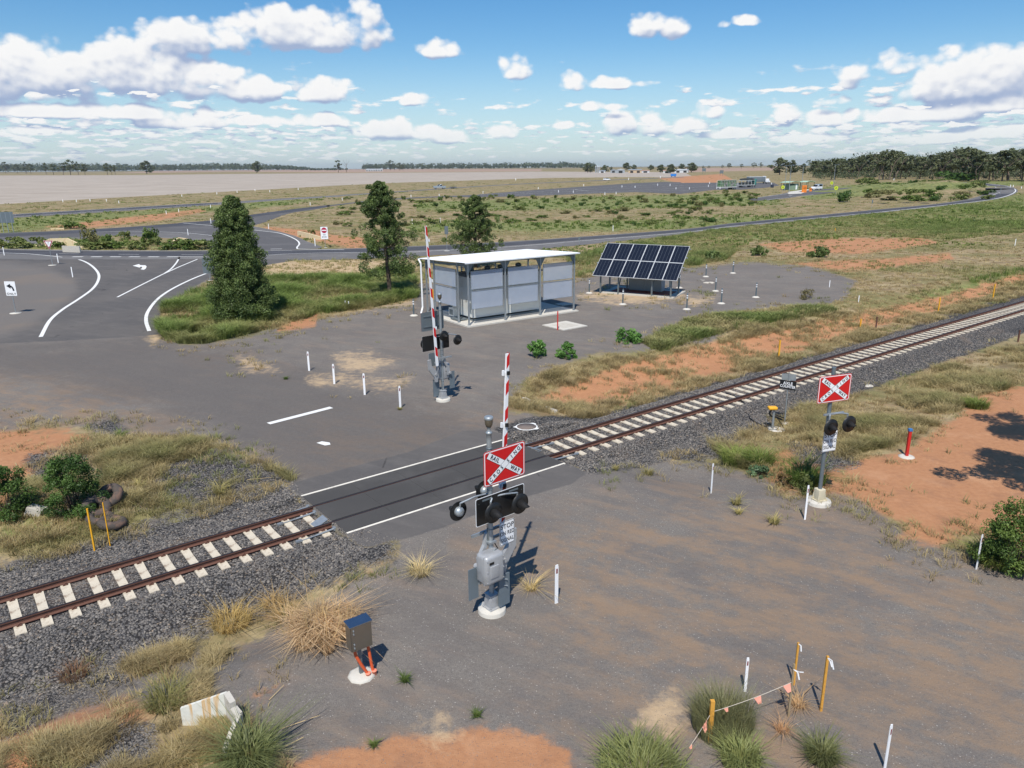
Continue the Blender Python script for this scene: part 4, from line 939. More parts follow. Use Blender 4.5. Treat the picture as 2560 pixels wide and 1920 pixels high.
g = GH(1931, 1072); t = thing('axle_counter_post', 'short steel post topped by a yellow cap with black cable tails', 'track equipment', g)
b = MB(); b.cyl((0, 0, -.2), (0, 0, .95), .055, n=12); b.build('post', galv, t)
b = MB(); b.rbox((-.08, 0, 1.0), (.4, .3, .14), .05); b.build('cap', yel, t)
b = MB(); b.tube([(-.1, 0, .94), (-.2, .02, .75), (-.1, .02, .6), (.15, .03, .55), (.42, .04, .42)], .045, 7); b.tube([(.0, 0, .7), (.2, .02, .62), (.48, 0, .52)], .03, 6); b.tube([(.15,0,.55),(.35,.0,.3),(.5,-.05,.05)], .018, 6); b.build('cable_tail', blackm, t)
b = MB(); b.torus((0, 0, .03), .22, .02, 24, 6); b.build('collar', galvd, t)
b = MB(); b.lathe([(.42, -.1), (.40, .0), (.3, .025), (0, .03)], (.15, -.05, 0), 9); b.build('footing', concw, t)
cb = MB(); pts = [C6(290,590), C6(340,605), C6(400,650), C6(450,690), C6(500,722), C6(560,745)]; W = []
for p in pts:
    g = GH(*p); s_, t_ = np.dot(g[:2], RU), np.dot(g[:2], RN); W.append((g[0], g[1], max(g[2], float(bed_z(t_)))+.04))
cb.tube(W, .028, 6); tag(cb.build('cable', blackm), 'black cable running from the rail down the ballast to the yellow capped post', 'cable')
# stainless cabinet on post with orange conduits
g = GH(905, 1690); t = thing('equipment_cabinet', 'brushed steel cabinet on a short post with two orange conduits', 'cabinet', g, math.radians(36))
b = MB(); b.box((0, 0, 1.1), (.50, .26, .62), 0); b.build('cabinet_body', stainless, t)
b = MB(); b.box((0, -.142, 1.1), (.48, .02, .60), 0); b.box((0, -.1525, 1.1), (.44, .004, .56), 0); d_ = b.build('door', stainless, t)
b = MB()
for z in (1.33, 1.25, .99, .90): b.cyl((-.19, -.155, z), (-.19, -.185, z), .014, n=8); b.box((-.19, -.175, z), (.02, .012, .05), 0)
b.build('latch', galv, d_)
b = MB(); b.box((0, 0, 1.425), (.54, .32, .025), 0, Matrix.Rotation(.06, 3, 'X')); b.build('lid', M('bluish_steel', lin(170,176,182), .18, .95), t)  # lid steel is paler and bluer than the cabinet body
b = MB(); b.box((.0, .04, .4), (.07, .07, .8), 0); b.build('post', galvd, t)
for x0, x1, nm in ((-.15, .10, 0), (.17, .25, 1)):
    b = MB(); b.tube([(x0, 0, .84), (x0+.03, -.02, .6), (x0+(x1-x0)*.5, -.06, .35), (x1-.02, -.09, .12), (x1, -.10, .0)], .036, 10); c = b.build('conduit', orangep, t)
    b = MB(); b.lathe([(.052, -.02), (.052, .09), (.06, .09), (.06, .12), (.045, .12)], (x1, -.12, 0), 16); b.build('conduit_fitting', orangel, c)
b = MB(); b.lathe([(.30, -.1), (.31, .03), (.24, .06), (0, .065)], (.0, .02, 0), 9); b.build('footing', concw, t)

# ------------------------------------------------------------------ shelter with equipment hut
C0 = GH(1172.8, 816.8); th = math.radians(35.5)
sh = thing('equipment_shelter', 'open steel shelter with white roof and translucent blue side panels', 'shelter', C0, th)
LX, LY, HF, HB = 9.8, 6.0, 4.62, 4.36
b = MB(); b.box((LX/2, LY/2, .04), (LX+.5, LY+.6, .12), 0); b.build('floor_slab', concw, sh)
posts = [(0,0),(3.2,0),(6.45,0),(LX,0),(0,1.4),(0,LY-1.2),(0,LY),(LX,LY),(3.2,LY),(6.45,LY)]
for x, y in posts:
    h = HF+(HB-HF)*y/LY-.12
    b = MB(); b.box((x, y, h/2+.1), (.1, .1, h-.1), 0); b.box((x, y, .115), (.2, .2, .03), 0); b.build('post', galv, sh)
for x in (0, 3.2, 6.45, LX):
    b = MB(); b.prism([(0, HF-.14), (0, HF-.34), (LY, HB-.34), (LY, HB-.14)], x-.03, x+.03, 0)
    q = MB(); q.add([(p[1], p[0], p[2]) for p in b.v], b.f); 
    for (ya, hh, sg) in ((0, HF, 1), (LY, HB, -1)):
        r = MB(); r.prism([(ya, hh-.3), (ya, hh-1.), (ya+sg*.06, hh-1.), (ya+sg*.5, hh-.34), (ya+sg*.5, hh-.3)], x-.015, x+.015, 0); q.add([(p[1], p[0], p[2]) for p in r.v], r.f)
    q.build('rafter', galvd, sh)
for y, hh in ((0, HF), (LY, HB)):
    b = MB(); b.box((LX/2, y, hh-.14), (LX, .08, .12), 0)
    for x, sg in ((0, 1), (3.2, -1), (3.2, 1), (6.45, -1), (6.45, 1), (LX, -1)):
        b.prism([(x+sg*.04, hh-.2), (x+sg*.04, hh-.75), (x+sg*.10, hh-.75), (x+sg*.45, hh-.2)], y-.012, y+.012, 0)
    b.build('eave_beam', galvd, sh)
roofm = M('white_roof_sheet', lin(238,240,240), .35, 0, .03, 2)
b = MB(); nrib = 110; x0, x1 = -.40, LX+.15; y0, y1 = -.35, LY+.35
vs = []; 
for j, (yy) in enumerate((y0, y1)):
    zz = HF+(HB-HF)*yy/LY
    for i in range(nrib*4+1): vs.append((x0+(x1-x0)*i/(nrib*4), yy, zz-.02+(.035 if (i % 4) in (1, 2) else 0)))
k = nrib*4+1
b.add(vs, [(i, i+1, k+i+1, k+i) for i in range(k-1)], 0); o = b.build('roof', roofm, sh); o.modifiers.new('s', 'SOLIDIFY').thickness = .02
b = MB()
for (yy, zz) in ((y0-.04, HF+.02), (y1+.04, HB-.03)): b.box(((x0+x1)/2, yy, zz-.05), (x1-x0+.1, .10, .085), 0)
b.build('gutter', M('pale_gutter', lin(226,230,232), .5), sh)
b = MB(); b.tube([(x0-.02, y1, HB-.1), (x0+.02, LY+.1, HB-.4), (x0+.02, LY+.1, .6), (x0-.25, LY-.1, .15)], .07, 10); b.build('downpipe', whitem, sh)
def poly_mat():
    m, nt, b, o = new_mat('translucent_polycarbonate'); tc = N(nt, 'ShaderNodeTexCoord').outputs['Object']
    wv = N(nt, 'ShaderNodeTexWave'); wv.inputs['Scale'].default_value = 22; nt.links.new(tc, wv.inputs['Vector'])
    n1 = noise(nt, tc, .9, 4); c = mixc(nt, n1, lin(170,182,200), lin(196,205,218)); nt.links.new(c, b.inputs['Base Color'])
    b.inputs['Roughness'].default_value = .14; b.inputs['Specular IOR Level'].default_value = .9
    nt.links.new(mrange(nt, wv.outputs['Fac'], 0, 1, .5, .64), b.inputs['Alpha']); return m
polym = poly_mat()
b = None
def panel(x0, x1, z0, z1, side):
    fr = MB(); pn = MB(); e = .035
    def add(mb, a0, a1, zz0, zz1, yy, th_):
        if side == 'f': mb.box(((a0+a1)/2, yy, (zz0+zz1)/2), (a1-a0, th_, zz1-zz0), 0)
        else: mb.box((yy, (a0+a1)/2, (zz0+zz1)/2), (th_, a1-a0, zz1-zz0), 0)
    yy = -.03
    add(pn, x0+.005, x1-.005, z0+.005, z1-.005, yy, .012)
    for a0, a1, c0, c1 in ((x0-e, x0, z0-e, z1+e), (x1, x1+e, z0-e, z1+e), (x0, x1, z0-e, z0), (x0, x1, z1, z1+e)): add(fr, a0, a1, c0, c1, yy, .05)
    p_ = pn.build('wall_panel', polym, sh); fr.build('panel_frame', galv, p_)
for xa, xb in ((.12, 3.06), (3.34, 6.31), (6.6, 9.68)):
    panel(xa+.12, xb-.12, 1.25, 2.52, 'f'); panel(xa+.12, xb-.12, 2.68, 3.92, 'f')
panel(1.62, LY-1.42, 1.25, 2.52, 's'); panel(1.62, LY-1.42, 2.68, 3.92, 's')
yb = MB(); yb.box((-.06, LY-.9, 1.7), (.03, .4, .8), 0); yb.build('warning_plate', yel, sh)
# hut
hg = thing('equipment_hut', 'pale grey windowless hut standing inside the steel shelter', 'hut', C0, th)
hutm = M('pale_hut_wall', lin(206,208,204), .55, 0, .04, 2, dirt=lin(170,165,158), dirtamt=.3)
X0, X1, Y0, Y1, HH = 1.0, 7.3, 1.0, 3.9, 3.15
b = MB(); b.box(((X0+X1)/2, (Y0+Y1)/2, HH/2+.25), (X1-X0, Y1-Y0, HH-.2), 0); b.build('wall', hutm, hg)
b = MB(); b.box(((X0+X1)/2, (Y0+Y1)/2, .16), (X1-X0-.1, Y1-Y0-.1, .14), 0); b.build('plinth', galvd, hg)
b = MB(); b.box(((X0+X1)/2, (Y0+Y1)/2, HH+.2), (X1-X0+.25, Y1-Y0+.25, .1), 0); rf = b.build('roof', M('dark_hut_roof', lin(92,98,104), .6), hg)
for x in (1.9, 3.4, 4.6, 6.3):
    v = MB(); v.lathe([(.1, 0), (.1, .2), (.22, .22), (.26, .32), (.2, .42), (.05, .48)], (x, 2.6, HH+.24), 16); v.build('roof_vent', galvd, rf)
b = MB(); b.box((X0-.015, 2.2, 1.45), (.03, .95, 2.1), 0); dr = b.build('door', hutm, hg); b = MB(); b.box((X0-.05, 1.85, 1.5), (.03, .04, .16), 0); b.build('handle', blackm, dr)
b = MB(); b.box((X0-.03, 1.35, 1.1), (.03, .5, .8), 0)
for i in range(8): b.box((X0-.055, 1.35, .78+i*.09), (.03, .44, .03), 1)
b.build('louvre', [hutm, galvd], hg)
b = MB(); b.box((X0-.3, 3.2, .55), (.5, .7, .6), 0); b.box((X0-.3, 3.2, .55), (.52, .5, .4), 1); b.build('air_conditioner', [hutm, galvd], hg)
b = MB(); b.box((X0-.5, 2.2, .2), (.8, 1.1, .1), 0); b.build('step', galvd, hg)
# ------------------------------------------------------------------ solar array
BLp, BRp, TLp, TRp = (1480.7,689.1), (1692.1,703.), (1528.4,607.7), (1731.3,616.1)
def solv(px, dist_dir=None, z=1.): return G(*px, z)
ZB = 1.6
A = G(*BLp, ZB); B = G(*BRp, ZB)
C_ = G(*TLp, ZB+2.6); D_ = G(*TRp, ZB+2.6)
ux = (B-A); W_ = np.linalg.norm(ux); ux /= W_
sl_ = C_-A; vv_ = sl_-ux*np.dot(sl_, ux); Lp = min(np.linalg.norm(vv_), 4.6); vv_ /= np.linalg.norm(vv_)
rzs = math.atan2(ux[1], ux[0]); tilt = math.asin(vv_[2])
mid = (A+B)/2; ctr = np.array([mid[0], mid[1], 0.])
so_ = thing('solar_array', 'tilted array of twelve dark solar panels on steel legs above a concrete slab', 'solar panels', ctr, rzs)
celm = M('solar_cell', lin(22,26,38), .3, 0, .15, 20, spec=.5)
Rt = Matrix.Translation((0, 0, ZB))@Matrix.Rotation(tilt, 4, 'X')
for i in range(6):
    for j in range(2):
        pw, pl = W_/6, Lp/2; cx = -W_/2+pw*(i+.5); cy = pl*(j+.5)
        b = MB(); b.box((cx, cy, 0), (pw-.08, pl-.08, .03), 0, ); 
        for k in (1, 2, 3): b.box((cx-pw/2+pw*k/4, cy, .0165), (.014, pl-.12, .003), 1)
        q = MB(); q.add(b.v, b.f, 0, mat=Rt); q.m = b.m[:]; p_ = q.build('solar_panel', [celm, galvd], so_)
        b = MB()
        for (a0, a1, c0, c1) in ((cx-pw/2+.004, cx-pw/2+.04, cy-pl/2+.004, cy+pl/2-.004), (cx+pw/2-.04, cx+pw/2-.004, cy-pl/2+.004, cy+pl/2-.004), (cx-pw/2+.04, cx+pw/2-.04, cy-pl/2+.004, cy-pl/2+.04), (cx-pw/2+.04, cx+pw/2-.04, cy+pl/2-.04, cy+pl/2-.004)):
            b.box(((a0+a1)/2, (c0+c1)/2, .004), (a1-a0, c1-c0, .045), 0)
        q = MB(); q.add(b.v, b.f, 0, mat=Rt); q.build('panel_frame', M('aluminium_frame', lin(205,208,208), .45, .3), p_)
hz_ = lambda d: ZB+d*math.sin(tilt)
for x in (-W_*.42, -W_*.2, W_*.2, W_*.42):
    for d in (.6, 3.4):
        y = d*math.cos(tilt); b = MB(); b.box((x, y, hz_(d)/2-.03), (.12, .12, hz_(d)-.1), 0); b.build('leg', galvd, so_)
for x in (-W_*.2, W_*.2):
    b = MB(); b.tube([(x, .6*math.cos(tilt), .4), (x, 2.4*math.cos(tilt), hz_(2.4)-.1)], .05, 6); b.build('brace', galvd, so_)
b = MB()
for d in (.5, 1.7, 2.9, 4.0): b.box((0, d, -.07), (W_+.3, .07, .08), 0)
q = MB(); q.add(b.v, b.f, 0, mat=Rt); q.build('support_rail', galv, so_)
# slab
F0 = GH(1503, 733); F1 = GH(1683, 747.5); F2 = GH(1715, 730); F3 = F0+(F2-F1)
vs = [tuple(p) for p in (F0, F1, F2, F3)]; b = MB(); n = 4
b.add([(x, y, -.1) for x, y, z in vs]+[(x, y, .10) for x, y, z in vs], [(3,2,1,0),(4,5,6,7),(0,1,5,4),(1,2,6,5),(2,3,7,6),(3,0,4,7)]); tag(b.build('concrete_slab', conc), 'long concrete slab under the solar panels', 'slab')
c_ = (F0+F1+F2+F3)/4; b = MB(); b.box((0, 0, .0), (5.4, 2.3, .04), 0); tag(b.build('soil_patch', M('red_soil_bed', lin(150,70,50), .95, 0, .2, 6), loc=(c_[0], c_[1], .115)), 'dark red soil bed on the slab beneath the solar panels', 'soil').rotation_euler = (0, 0, rzs)
g_ = c_+np.array([.35, .6, 0]); t = thing('battery_cabinet', 'low grey battery cabinet beneath the solar panels', 'cabinet', (g_[0], g_[1], .13), rzs)
b = MB(); b.box((0, 0, .62), (3.1, 1.0, 1.2), 0); b.build('cabinet_body', M('grey_cabinet', lin(150,156,160), .5), t)
for x in (-.78, .78): b = MB(); b.box((x, -.515, .62), (1.48, .03, 1.1), 0); b.build('door', M('grey_cabinet_door', lin(140,147,151), .5), t)
# ------------------------------------------------------------------ bollards, posts, stakes
def bollard(base, label, group='bollards round the solar panels'):
    g = GH(*base); t = thing('bollard', label, 'bollard', g, group=group)
    if not hasattr(bollard, 'm'):
        a = MB(); a.cyl((0,0,-.1),(0,0,1.22),.055,n=12); a.lathe([(.06,0),(.06,.04),(.03,.07),(0,.075)],(0,0,1.22),12)
        r = MB(); [r.cyl((0,0,z),(0,0,z+.09),.062,n=12) for z in (.88,1.06)]
        f = MB(); f.lathe([(.34,-.1),(.33,.0),(.22,.07),(.1,.10),(0,.1)],(0,0,0),14)
        bollard.m = (a.mesh('post', M('dark_bollard', lin(92,108,116), .5, .3)), r.mesh('reflective_band', whitem), f.mesh('footing', concw))
    for nme, me in zip(('post', 'reflective_band', 'footing'), bollard.m): link(nme, me, t)
S_ = lambda x, y: (1440+x/6.506, 590+y/6.506)
for p_, l_ in ((S_(215,928), 'bollard at the left corner of the solar panels'), (S_(760,1112), 'bollard standing in front of the solar panels'), (S_(1800,1192), 'bollard off the front right corner of the solar slab'),
     (S_(1680,842), 'bollard close behind the right end of the solar panels'), (S_(1520,850), 'bollard half hidden beneath the right of the solar panels'), (S_(2112,662), 'bollard on the gravel beside two pale stones'),
     (C3(340,882), 'farthest bollard, near the green bank'), (C3(228,997), 'bollard just right of the pale stones'), (C3(265,1077), 'nearer of the bollards right of the pale stones'), (C3(487,1037), 'rightmost bollard on the gravel pad'),
     (C2(475,1052), 'bollard at the left end of the shelter')): bollard(p_, l_)
def guide_post(base, top, label, group='white guide posts', parts=True, hmin=.6, w=.1):
    g = GH(*base); h = height_at(base, top); d = np.linalg.norm(g); o = None
    if not hasattr(guide_post, 'm'):
        a = MB(); a.box((0,0,.49),(1,.018,.98),0); a.box((0,0,1.),(.8,.018,.04),0); r = MB(); r.box((0,-.0125,.86),(.45,.005,.12),0)
        guide_post.m = (a.mesh('post', postw), r.mesh('reflector', M('red_reflector', lin(120,24,30), .3)), MB().add(a.v, a.f).mesh('guide_post', postw))
    if parts and d < 75:
        o = thing('guide_post', label, 'guide post', g, math.radians(random.uniform(0, 40)), group); o.scale = (w, 1, max(h, hmin)); link('post', guide_post.m[0], o); link('reflector', guide_post.m[1], o)
    else:
        o = link('guide_post', guide_post.m[2], None, tuple(g)); tag(o, label, 'guide post', group); o.scale = (max(w, d/1500), 1, max(h, hmin))
    return o
gp = [((773,927),(768,880),'leftmost of the four guide posts between the road and the rear boom gate'), ((836,960),(832,911),'second of the four guide posts left of the rear boom gate, by sandy patch'),
 ((912,987),(908.6,934.6),'third of the four guide posts left of the rear boom gate'), ((1001,1022),(997,966),'guide post nearest the rear boom gate'),
 ((1391,1508),(1391,1414),'guide post with red reflector right of the front boom gate'), ((1777.8,1233),(1779.7,1160),'thin guide post right of the crossing below the ballast'),
 ((2012,1299),(2020.7,1214.7),'guide post beside the footing of the right lamp mast'), ((2440.7,1423),(2454,1337.6),'guide post by the green bush at the right edge'),
 ((2212,1920),(2227,1813),'guide post cut off by the bottom edge at right'), ((1862.3,1729),(1870,1646),'guide post behind the tall green weed'),
 (C1(375,712),C1(365,655),'guide post right beside the give way sign'), (C1(468,805),C1(458,740),'guide post inside the left kerb curve'), (C1(1210,535),C1(1207,495),'guide post on the slip lane island'),
 (C1(1357,460),C1(1355,428),'guide post left of the dense tree beyond the slip lane'), (C1(1728,495),C1(1725,462),'guide post on the outside of the slip lane curve'), (C1(2027,605),C1(2022,557),'guide post below the no entry sign'),
 (C1(28,665),C1(26,612),'slim post at the left edge of the junction'), (C1(508,625),C1(506,606),'post before the culvert wall')]
for i, (a, b_, l) in enumerate(gp): guide_post(a, b_, l, w=.1 if i not in (5,6,7,8,9) else .06)
far_pts = [C1(1995,343),C2(638,286),C2(920,267),C2(1275,240),C2(1405,260),C2(1500,263),C2(1567,220),C2(1703,276),C2(1775,272),C2(1813,228),C2(1897,230),C2(2042,217),C2(2122,218),C2(2160,240),C2(1755,510),C2(457,291),C2(15,312),C2(465,462),C2(645,455),
  C3(60,343),C3(182,327),C3(190,308),C3(2125,326),C3(2142,328),C3(2195,338),C3(588,312),C2(1855,180),C1(405,322),C1(492,322),C1(580,318),C1(685,318),C1(765,330),C1(1070,400),C1(1150,388),C1(1170,288),C1(1395,272),C1(1525,262),C1(1640,252),C1(1735,258),C1(1918,244),C2(2060,168),C2(1130,182),C3(1215,285),C3(1375,285),C3(1490,262),C1(1355,360)]
fl = {0:'guide post on the bank right of the dense tree', 14:'guide post in dry grass before the far road', 1:'guide post at the left end of the truck park'}
for i, p in enumerate(far_pts):
    g = GH(*p); guide_post(p, (p[0], p[1]-max(5, 1.05*F/np.linalg.norm(g))), fl.get(i, 'small white guide post far off along the roads'), 'far white guide posts', parts=False)
for p, l in ((C3(960,972), 'white marker stake at the right edge of the gravel pad'), (C3(1147,1072), 'white marker stake in the grass right of the gravel pad'), (C3(2153,705),'white marker stake in the green grass near the right edge'), (C2(36,1008),'white stake by the green grass under the middle tree'), (C2(58,1012),'shorter white stake under the middle tree')):
    guide_post(p, (p[0], p[1]-(17 if p[0]>1700 else 20)), l, 'white stakes', parts=False, w=.06)
def stake(base, top, mat, label, cat='stake', w=.035, name='stake', zb=None, cap=None):
    g = GH(*base); h = height_at(base, top); t = thing(name, label, cat, g)
    # lean so that the head lands over the measured point
    tt = G(*top, g[2]+h); dx, dy = tt[0]-g[0], tt[1]-g[1]; dx = max(-.25, min(.25, dx)); 
    b = MB(); b.prism([(-w, -w), (w, -w), (w, w), (-w, w)], -.2, h, 0, axis='z'); m_ = b.build('shaft', mat, t); 
    if cap: c = MB(); c.box((0, 0, h+.0), (w*2.6, w*2.6, .09), 0); c.build('cap', cap, t)
    return t, h
for b_, t_, l in (((237,1377),(218.5,1271),'thicker yellow stake left of the old tyres'), ((275.7,1365),(255,1256.7),'thin yellow stake in front of the old tyres')): stake(b_, t_, yel, l, w=.022 if '237' in str(b_) else .014)
for b_, t_, l in (((2150,820),(2153,797),'short yellow stake in dry grass beside the dark stake'), ((2345,781),(2348,744),'tall yellow stake on the orange trackside verge'), ((2481.5,748),(2485.5,710),'yellow stake nearest the right edge beside the rails'), ((1945.7,900.5),(1949,850),'yellow stake left of the axle counter sign'), (C3(997,612),C3(993,592),'short yellow stake in the green bank')): stake(b_, t_, yel, l, w=.04)
for b_, t_, l in (((2189,824.7),(2192,791.7),'dark rusty stake in orange trackside grass'), ((2544.5,855.8),(2549.6,824.7),'dark stake at the right edge beyond the ballast')): stake(b_, t_, rustm, l, w=.04)
stake((1394,824.8),(1394,778),redpost,'thin red stake beside the white pit lid',w=.04)
t, h = stake((2266,1142),(2271.5,1074),redpost,'red marker post with blue cap on orange soil', w=.05, name='marker_post', cat='marker post', cap=bluem)
q = MB(); q.lathe([(.3,-.05),(.3,.02),(.2,.05),(0,.05)],(0,0,0),10); q.build('footing', concw, t)
# bottom right stakes with ribbon and bunting
ribm = M('white_ribbon', lin(236,238,240), .6)
def ribbon(t, h, pts): 
    b = MB()
    for P_ in pts:
        for a, c in zip(P_[:-1], P_[1:]):
            a = Vector(a); c = Vector(c); s_ = Vector((0, .0, .012)) if abs((c-a).z) < .05 else Vector((.014, 0, 0)); b.add([a-s_, a+s_, c+s_, c-s_], [(0,1,2,3)])
    o = b.build('ribbon', ribm, t); o.modifiers.new('s', 'SOLIDIFY').thickness = .002
tA, hA = stake((1970.5,1791),(1982,1659),timber,'weathered stake holding the upper end of the pink bunting',w=.018); ribbon(tA, hA, [[(0,-.02,hA-.12),(.08,-.03,hA-.18),(.13,-.03,hA-.36)],[(0,-.02,hA-.12),(.12,-.02,hA-.18),(.2,-.03,hA-.18)]])
tB, hB = stake((1984,1712),(1992.4,1606),timbery,'stake just behind the weathered one, white ribbon at its head',w=.02); ribbon(tB, hB, [[(0,-.02,hB-.02),(.05,-.03,hB-.05),(.07,-.03,hB-.2)]])
tC, hC = stake((2052,1777),(2068,1640),timbery,'yellow stake standing right of the bunting, white ribbon at its head',w=.024); ribbon(tC, hC, [[(0,-.03,hC-.02),(.08,-.03,hC-.08),(.14,-.03,hC-.3)],[(0,-.03,hC-.03),(.06,-.02,hC-.12),(.1,-.03,hC-.24)]])
tD, hD = stake((1773.6,1852.7),(1779.6,1751),timbery,'short thick yellow peg at the bend of the pink bunting',w=.04)
bt = thing('bunting', 'white string with pink flags sagging between the stakes', 'bunting', tuple(tD.location))
o0 = Vector(tD.location); a = o0+Vector((0,0,hD*.72)); e1 = Vector(tA.location)+Vector((0,0,hA*.66)); g_ = GH(1724,1872); e2 = Vector(tuple(g_))+Vector((0,0,.05)); g3 = e2+(e2-a)*.6; g3.z = .0
b = MB()
def sag(p, q_, s, n=10): return [p.lerp(q_, i/n)-Vector((0,0,s*4*(i/n)*(1-i/n))) for i in range(n+1)]
L1 = sag(a, e1, .04); L2 = sag(a, e2, .02)
b.tube([tuple(p-o0) for p in L1], .006, 5); b.tube([tuple(p-o0) for p in L2], .006, 5); b.build('string', ropem, bt)
def flag(p, d, sz=.2, tw=0):
    f = MB(); d = d.normalized()*sz*.5; dn = Vector((.25*sz, -.1*sz, -sz*.95)); P_ = [p-d, p+d, p+d*.7+dn, p+d*-.2+dn]
    f.add([tuple(v-o0) for v in P_], [(0,1,2,3)]); o = f.build('flag', flagm, bt); o.modifiers.new('s', 'SOLIDIFY').thickness = .003
dd = (e1-a)
flag(a.lerp(e1, .93)-Vector((0,0,.01)), dd, .19); flag(a.lerp(e1, .56)-Vector((0,0,.04)), dd, .17); flag(a.lerp(e1, .17)-Vector((0,0,.02)), dd, .10); flag(a.lerp(e2, .32), e2-a, .17); flag(a.lerp(e2, .96), e2-a, .1)
# ------------------------------------------------------------------ small concrete things
def lid(base, sx, sy, rz, label, name='pit_lid'):
    g = GH(*base); t = thing(name, label, 'pit lid', g, rz); b = MB(); b.box((0, 0, 0), (sx, sy, .12), 0); b.build('surround', concw, t); b = MB(); b.box((0, 0, .063), (sx*.6, sy*.6, .02), 0); b.build('cover', conc, t)
lid((1412,815), 2.3, 2.3, math.radians(38), 'square white pit lid on gravel in front of the shelter')
lid(C2(1440,980), 1.2, .9, math.radians(38), 'small concrete pit lid at the right end of the shelter')
g = GH(*C5(1200,637)); t = thing('manhole', 'round worn manhole ringed with white paint beside the rails', 'manhole', g, .3)
b = MB(); n = 26; ri = .43
vs = []; 
for i in range(n):
    a_ = 2*PI*i/n; ro = .49+(.10 if i in (2, 3, 22, 23) else .0)+(.12 if i == 12 else 0); vs += [(ri*math.cos(a_), ri*math.sin(a_), .03), (ro*math.cos(a_), ro*math.sin(a_), .022)]
b.add(vs, [(2*i, 2*i+1, (2*i+3) % (2*n), (2*i+2) % (2*n)) for i in range(n)]); b.build('painted_ring', pm, t)
b = MB(); b.lathe([(ri, 0), (ri, .02), (0, .022)], (0,0,0), 26); b.build('cover', M('old_iron_cover', lin(118,106,98), .9, 0, .2), t)
# low kerb by the ditch
k0, k1, k2 = GH(*C5(1180,460)), GH(*C5(1250,492)), GH(*C5(1388,545)); b = MB()
for a_, c__ in ((k0, k1), (k1, k2)):
    a_ = Vector(tuple(a_)); c__ = Vector(tuple(c__)); d_ = (c__-a_).normalized(); nn_ = Vector((-d_.y, d_.x, 0))*.1
    b.add([a_-nn_-Vector((0,0,.3)), c__-nn_-Vector((0,0,.3)), c__+nn_-Vector((0,0,.3)), a_+nn_-Vector((0,0,.3)), a_-nn_+Vector((0,0,.12)), c__-nn_+Vector((0,0,.12)), c__+nn_+Vector((0,0,.12)), a_+nn_+Vector((0,0,.12))], [(3,2,1,0),(4,5,6,7),(0,1,5,4),(1,2,6,5),(2,3,7,6),(3,0,4,7)])
tag(b.build('headwall', conc), 'low concrete headwall where the ditch meets the crossing', 'headwall')
# broken culvert piece bottom left
D7 = lambda x, y: (420+x/7.373, 1720+y/7.373)
g0 = GH(*D7(700,640))
t = thing('broken_culvert', 'broken slab-sided concrete culvert piece with rust streaks in the grass', 'concrete culvert', g0)
def streak():
    m, nt, b, o = new_mat('rust_streaked_concrete'); pos = N(nt, 'ShaderNodeTexCoord').outputs['Object']
    mp = N(nt, 'ShaderNodeMapping'); nt.links.new(pos, mp.inputs[0]); mp.inputs['Scale'].default_value = (9, 9, .5)
    s_ = mrange(nt, noise(nt, mp.outputs[0], 1, 3), .54, .64); n_ = noise(nt, pos, 7, 6)
    c = mixc(nt, n_, lin(196,198,188), lin(224,222,212)); c = mixc(nt, mth(nt, 'MULTIPLY', s_, .8), c, lin(200,158,96)); nt.links.new(c, b.inputs['Base Color']); b.inputs['Roughness'].default_value = .9; bump(nt, n_, .4, .03, b); return m
stk = streak()
wl = lambda px, z: G(px[0], px[1], z)-g0
a0 = wl(D7(235,360), .42); a1 = wl(D7(1075,75), .78); a1b = wl(D7(1190,260), .72); a2 = wl(D7(1200,350), .6); a3 = wl(D7(1310,480), .5); a4 = wl(D7(1150,820), .45); a5 = wl(D7(1040,1130), .3)
def wall(mb, p, q_, th_=.07, zb=-.3):
    p = Vector(tuple(p)); q_ = Vector(tuple(q_)); d_ = (q_-p); d_.z = 0; d_.normalize(); nn_ = Vector((-d_.y, d_.x, 0))*th_
    vs = []
    for z0_ in (None, 1):
        for v in (p, q_):
            for s_ in (-1, 1):
                vv = v+nn_*s_*.5; 
                if z0_ is None: vv = Vector((vv.x, vv.y, zb))
                vs.append(vv)
    mb.add(vs, [(0,2,3,1),(4,5,7,6),(0,4,6,2),(1,3,7,5),(0,1,5,4),(2,6,7,3)])
b = MB(); wall(b, a0, a1, .06); b.build('side_wall', stk, t); b = MB(); wall(b, a1, a1b, .12); wall(b, a2, a3, .16); b.build('end_wall', conc, t); b = MB(); wall(b, a3, a4, .09); wall(b, a4, a5, .09); b.build('side_wall', conc, t)
b = MB(); b.box((0,0,.12), (.5,.35,.3), 0, Matrix.Rotation(.3,3,'Y')); b.v = [(x+.03*math.sin(9*y+z*7), y, z) for x, y, z in b.v]
tag(b.build('concrete_block', conc, loc=tuple(GH(*C7(230,65)))), 'pale concrete lump in grass between the two left bushes', 'concrete block')
# tyres
T7 = lambda x, y: (160+x/8.295, 1200+y/8.295)
for (p, R, r, rot, l, dz) in ((T7(960,520), .33, .16, (.5, -.3, .3), 'large dark tyre leaning at the top of the tyre pile', .34), (T7(700,700), .31, .15, (.4, .4, .1), 'reddish tyre lying on its side at the left of the pile', .26), (T7(760,850), .30, .14, (.0, .2, 0), 'split flattened tyre beneath the others', .12), (T7(1010,960), .31, .15, (-.1, .15, .0), 'brown tyre lying flat nearest the rails', .14)):
    g = GH(*p); b = MB(); b.torus((0,0,0), R, r, 36, 12, 0)
    b.v = [(x, y, z*.95+.012*math.sin(30*math.atan2(y, x))*(math.hypot(x, y) > R)) for x, y, z in b.v]
    o = b.build('tyre', tyrem, loc=(g[0], g[1], g[2]+dz)); o.rotation_euler = rot; tag(o, l, 'tyre', 'dumped tyres')
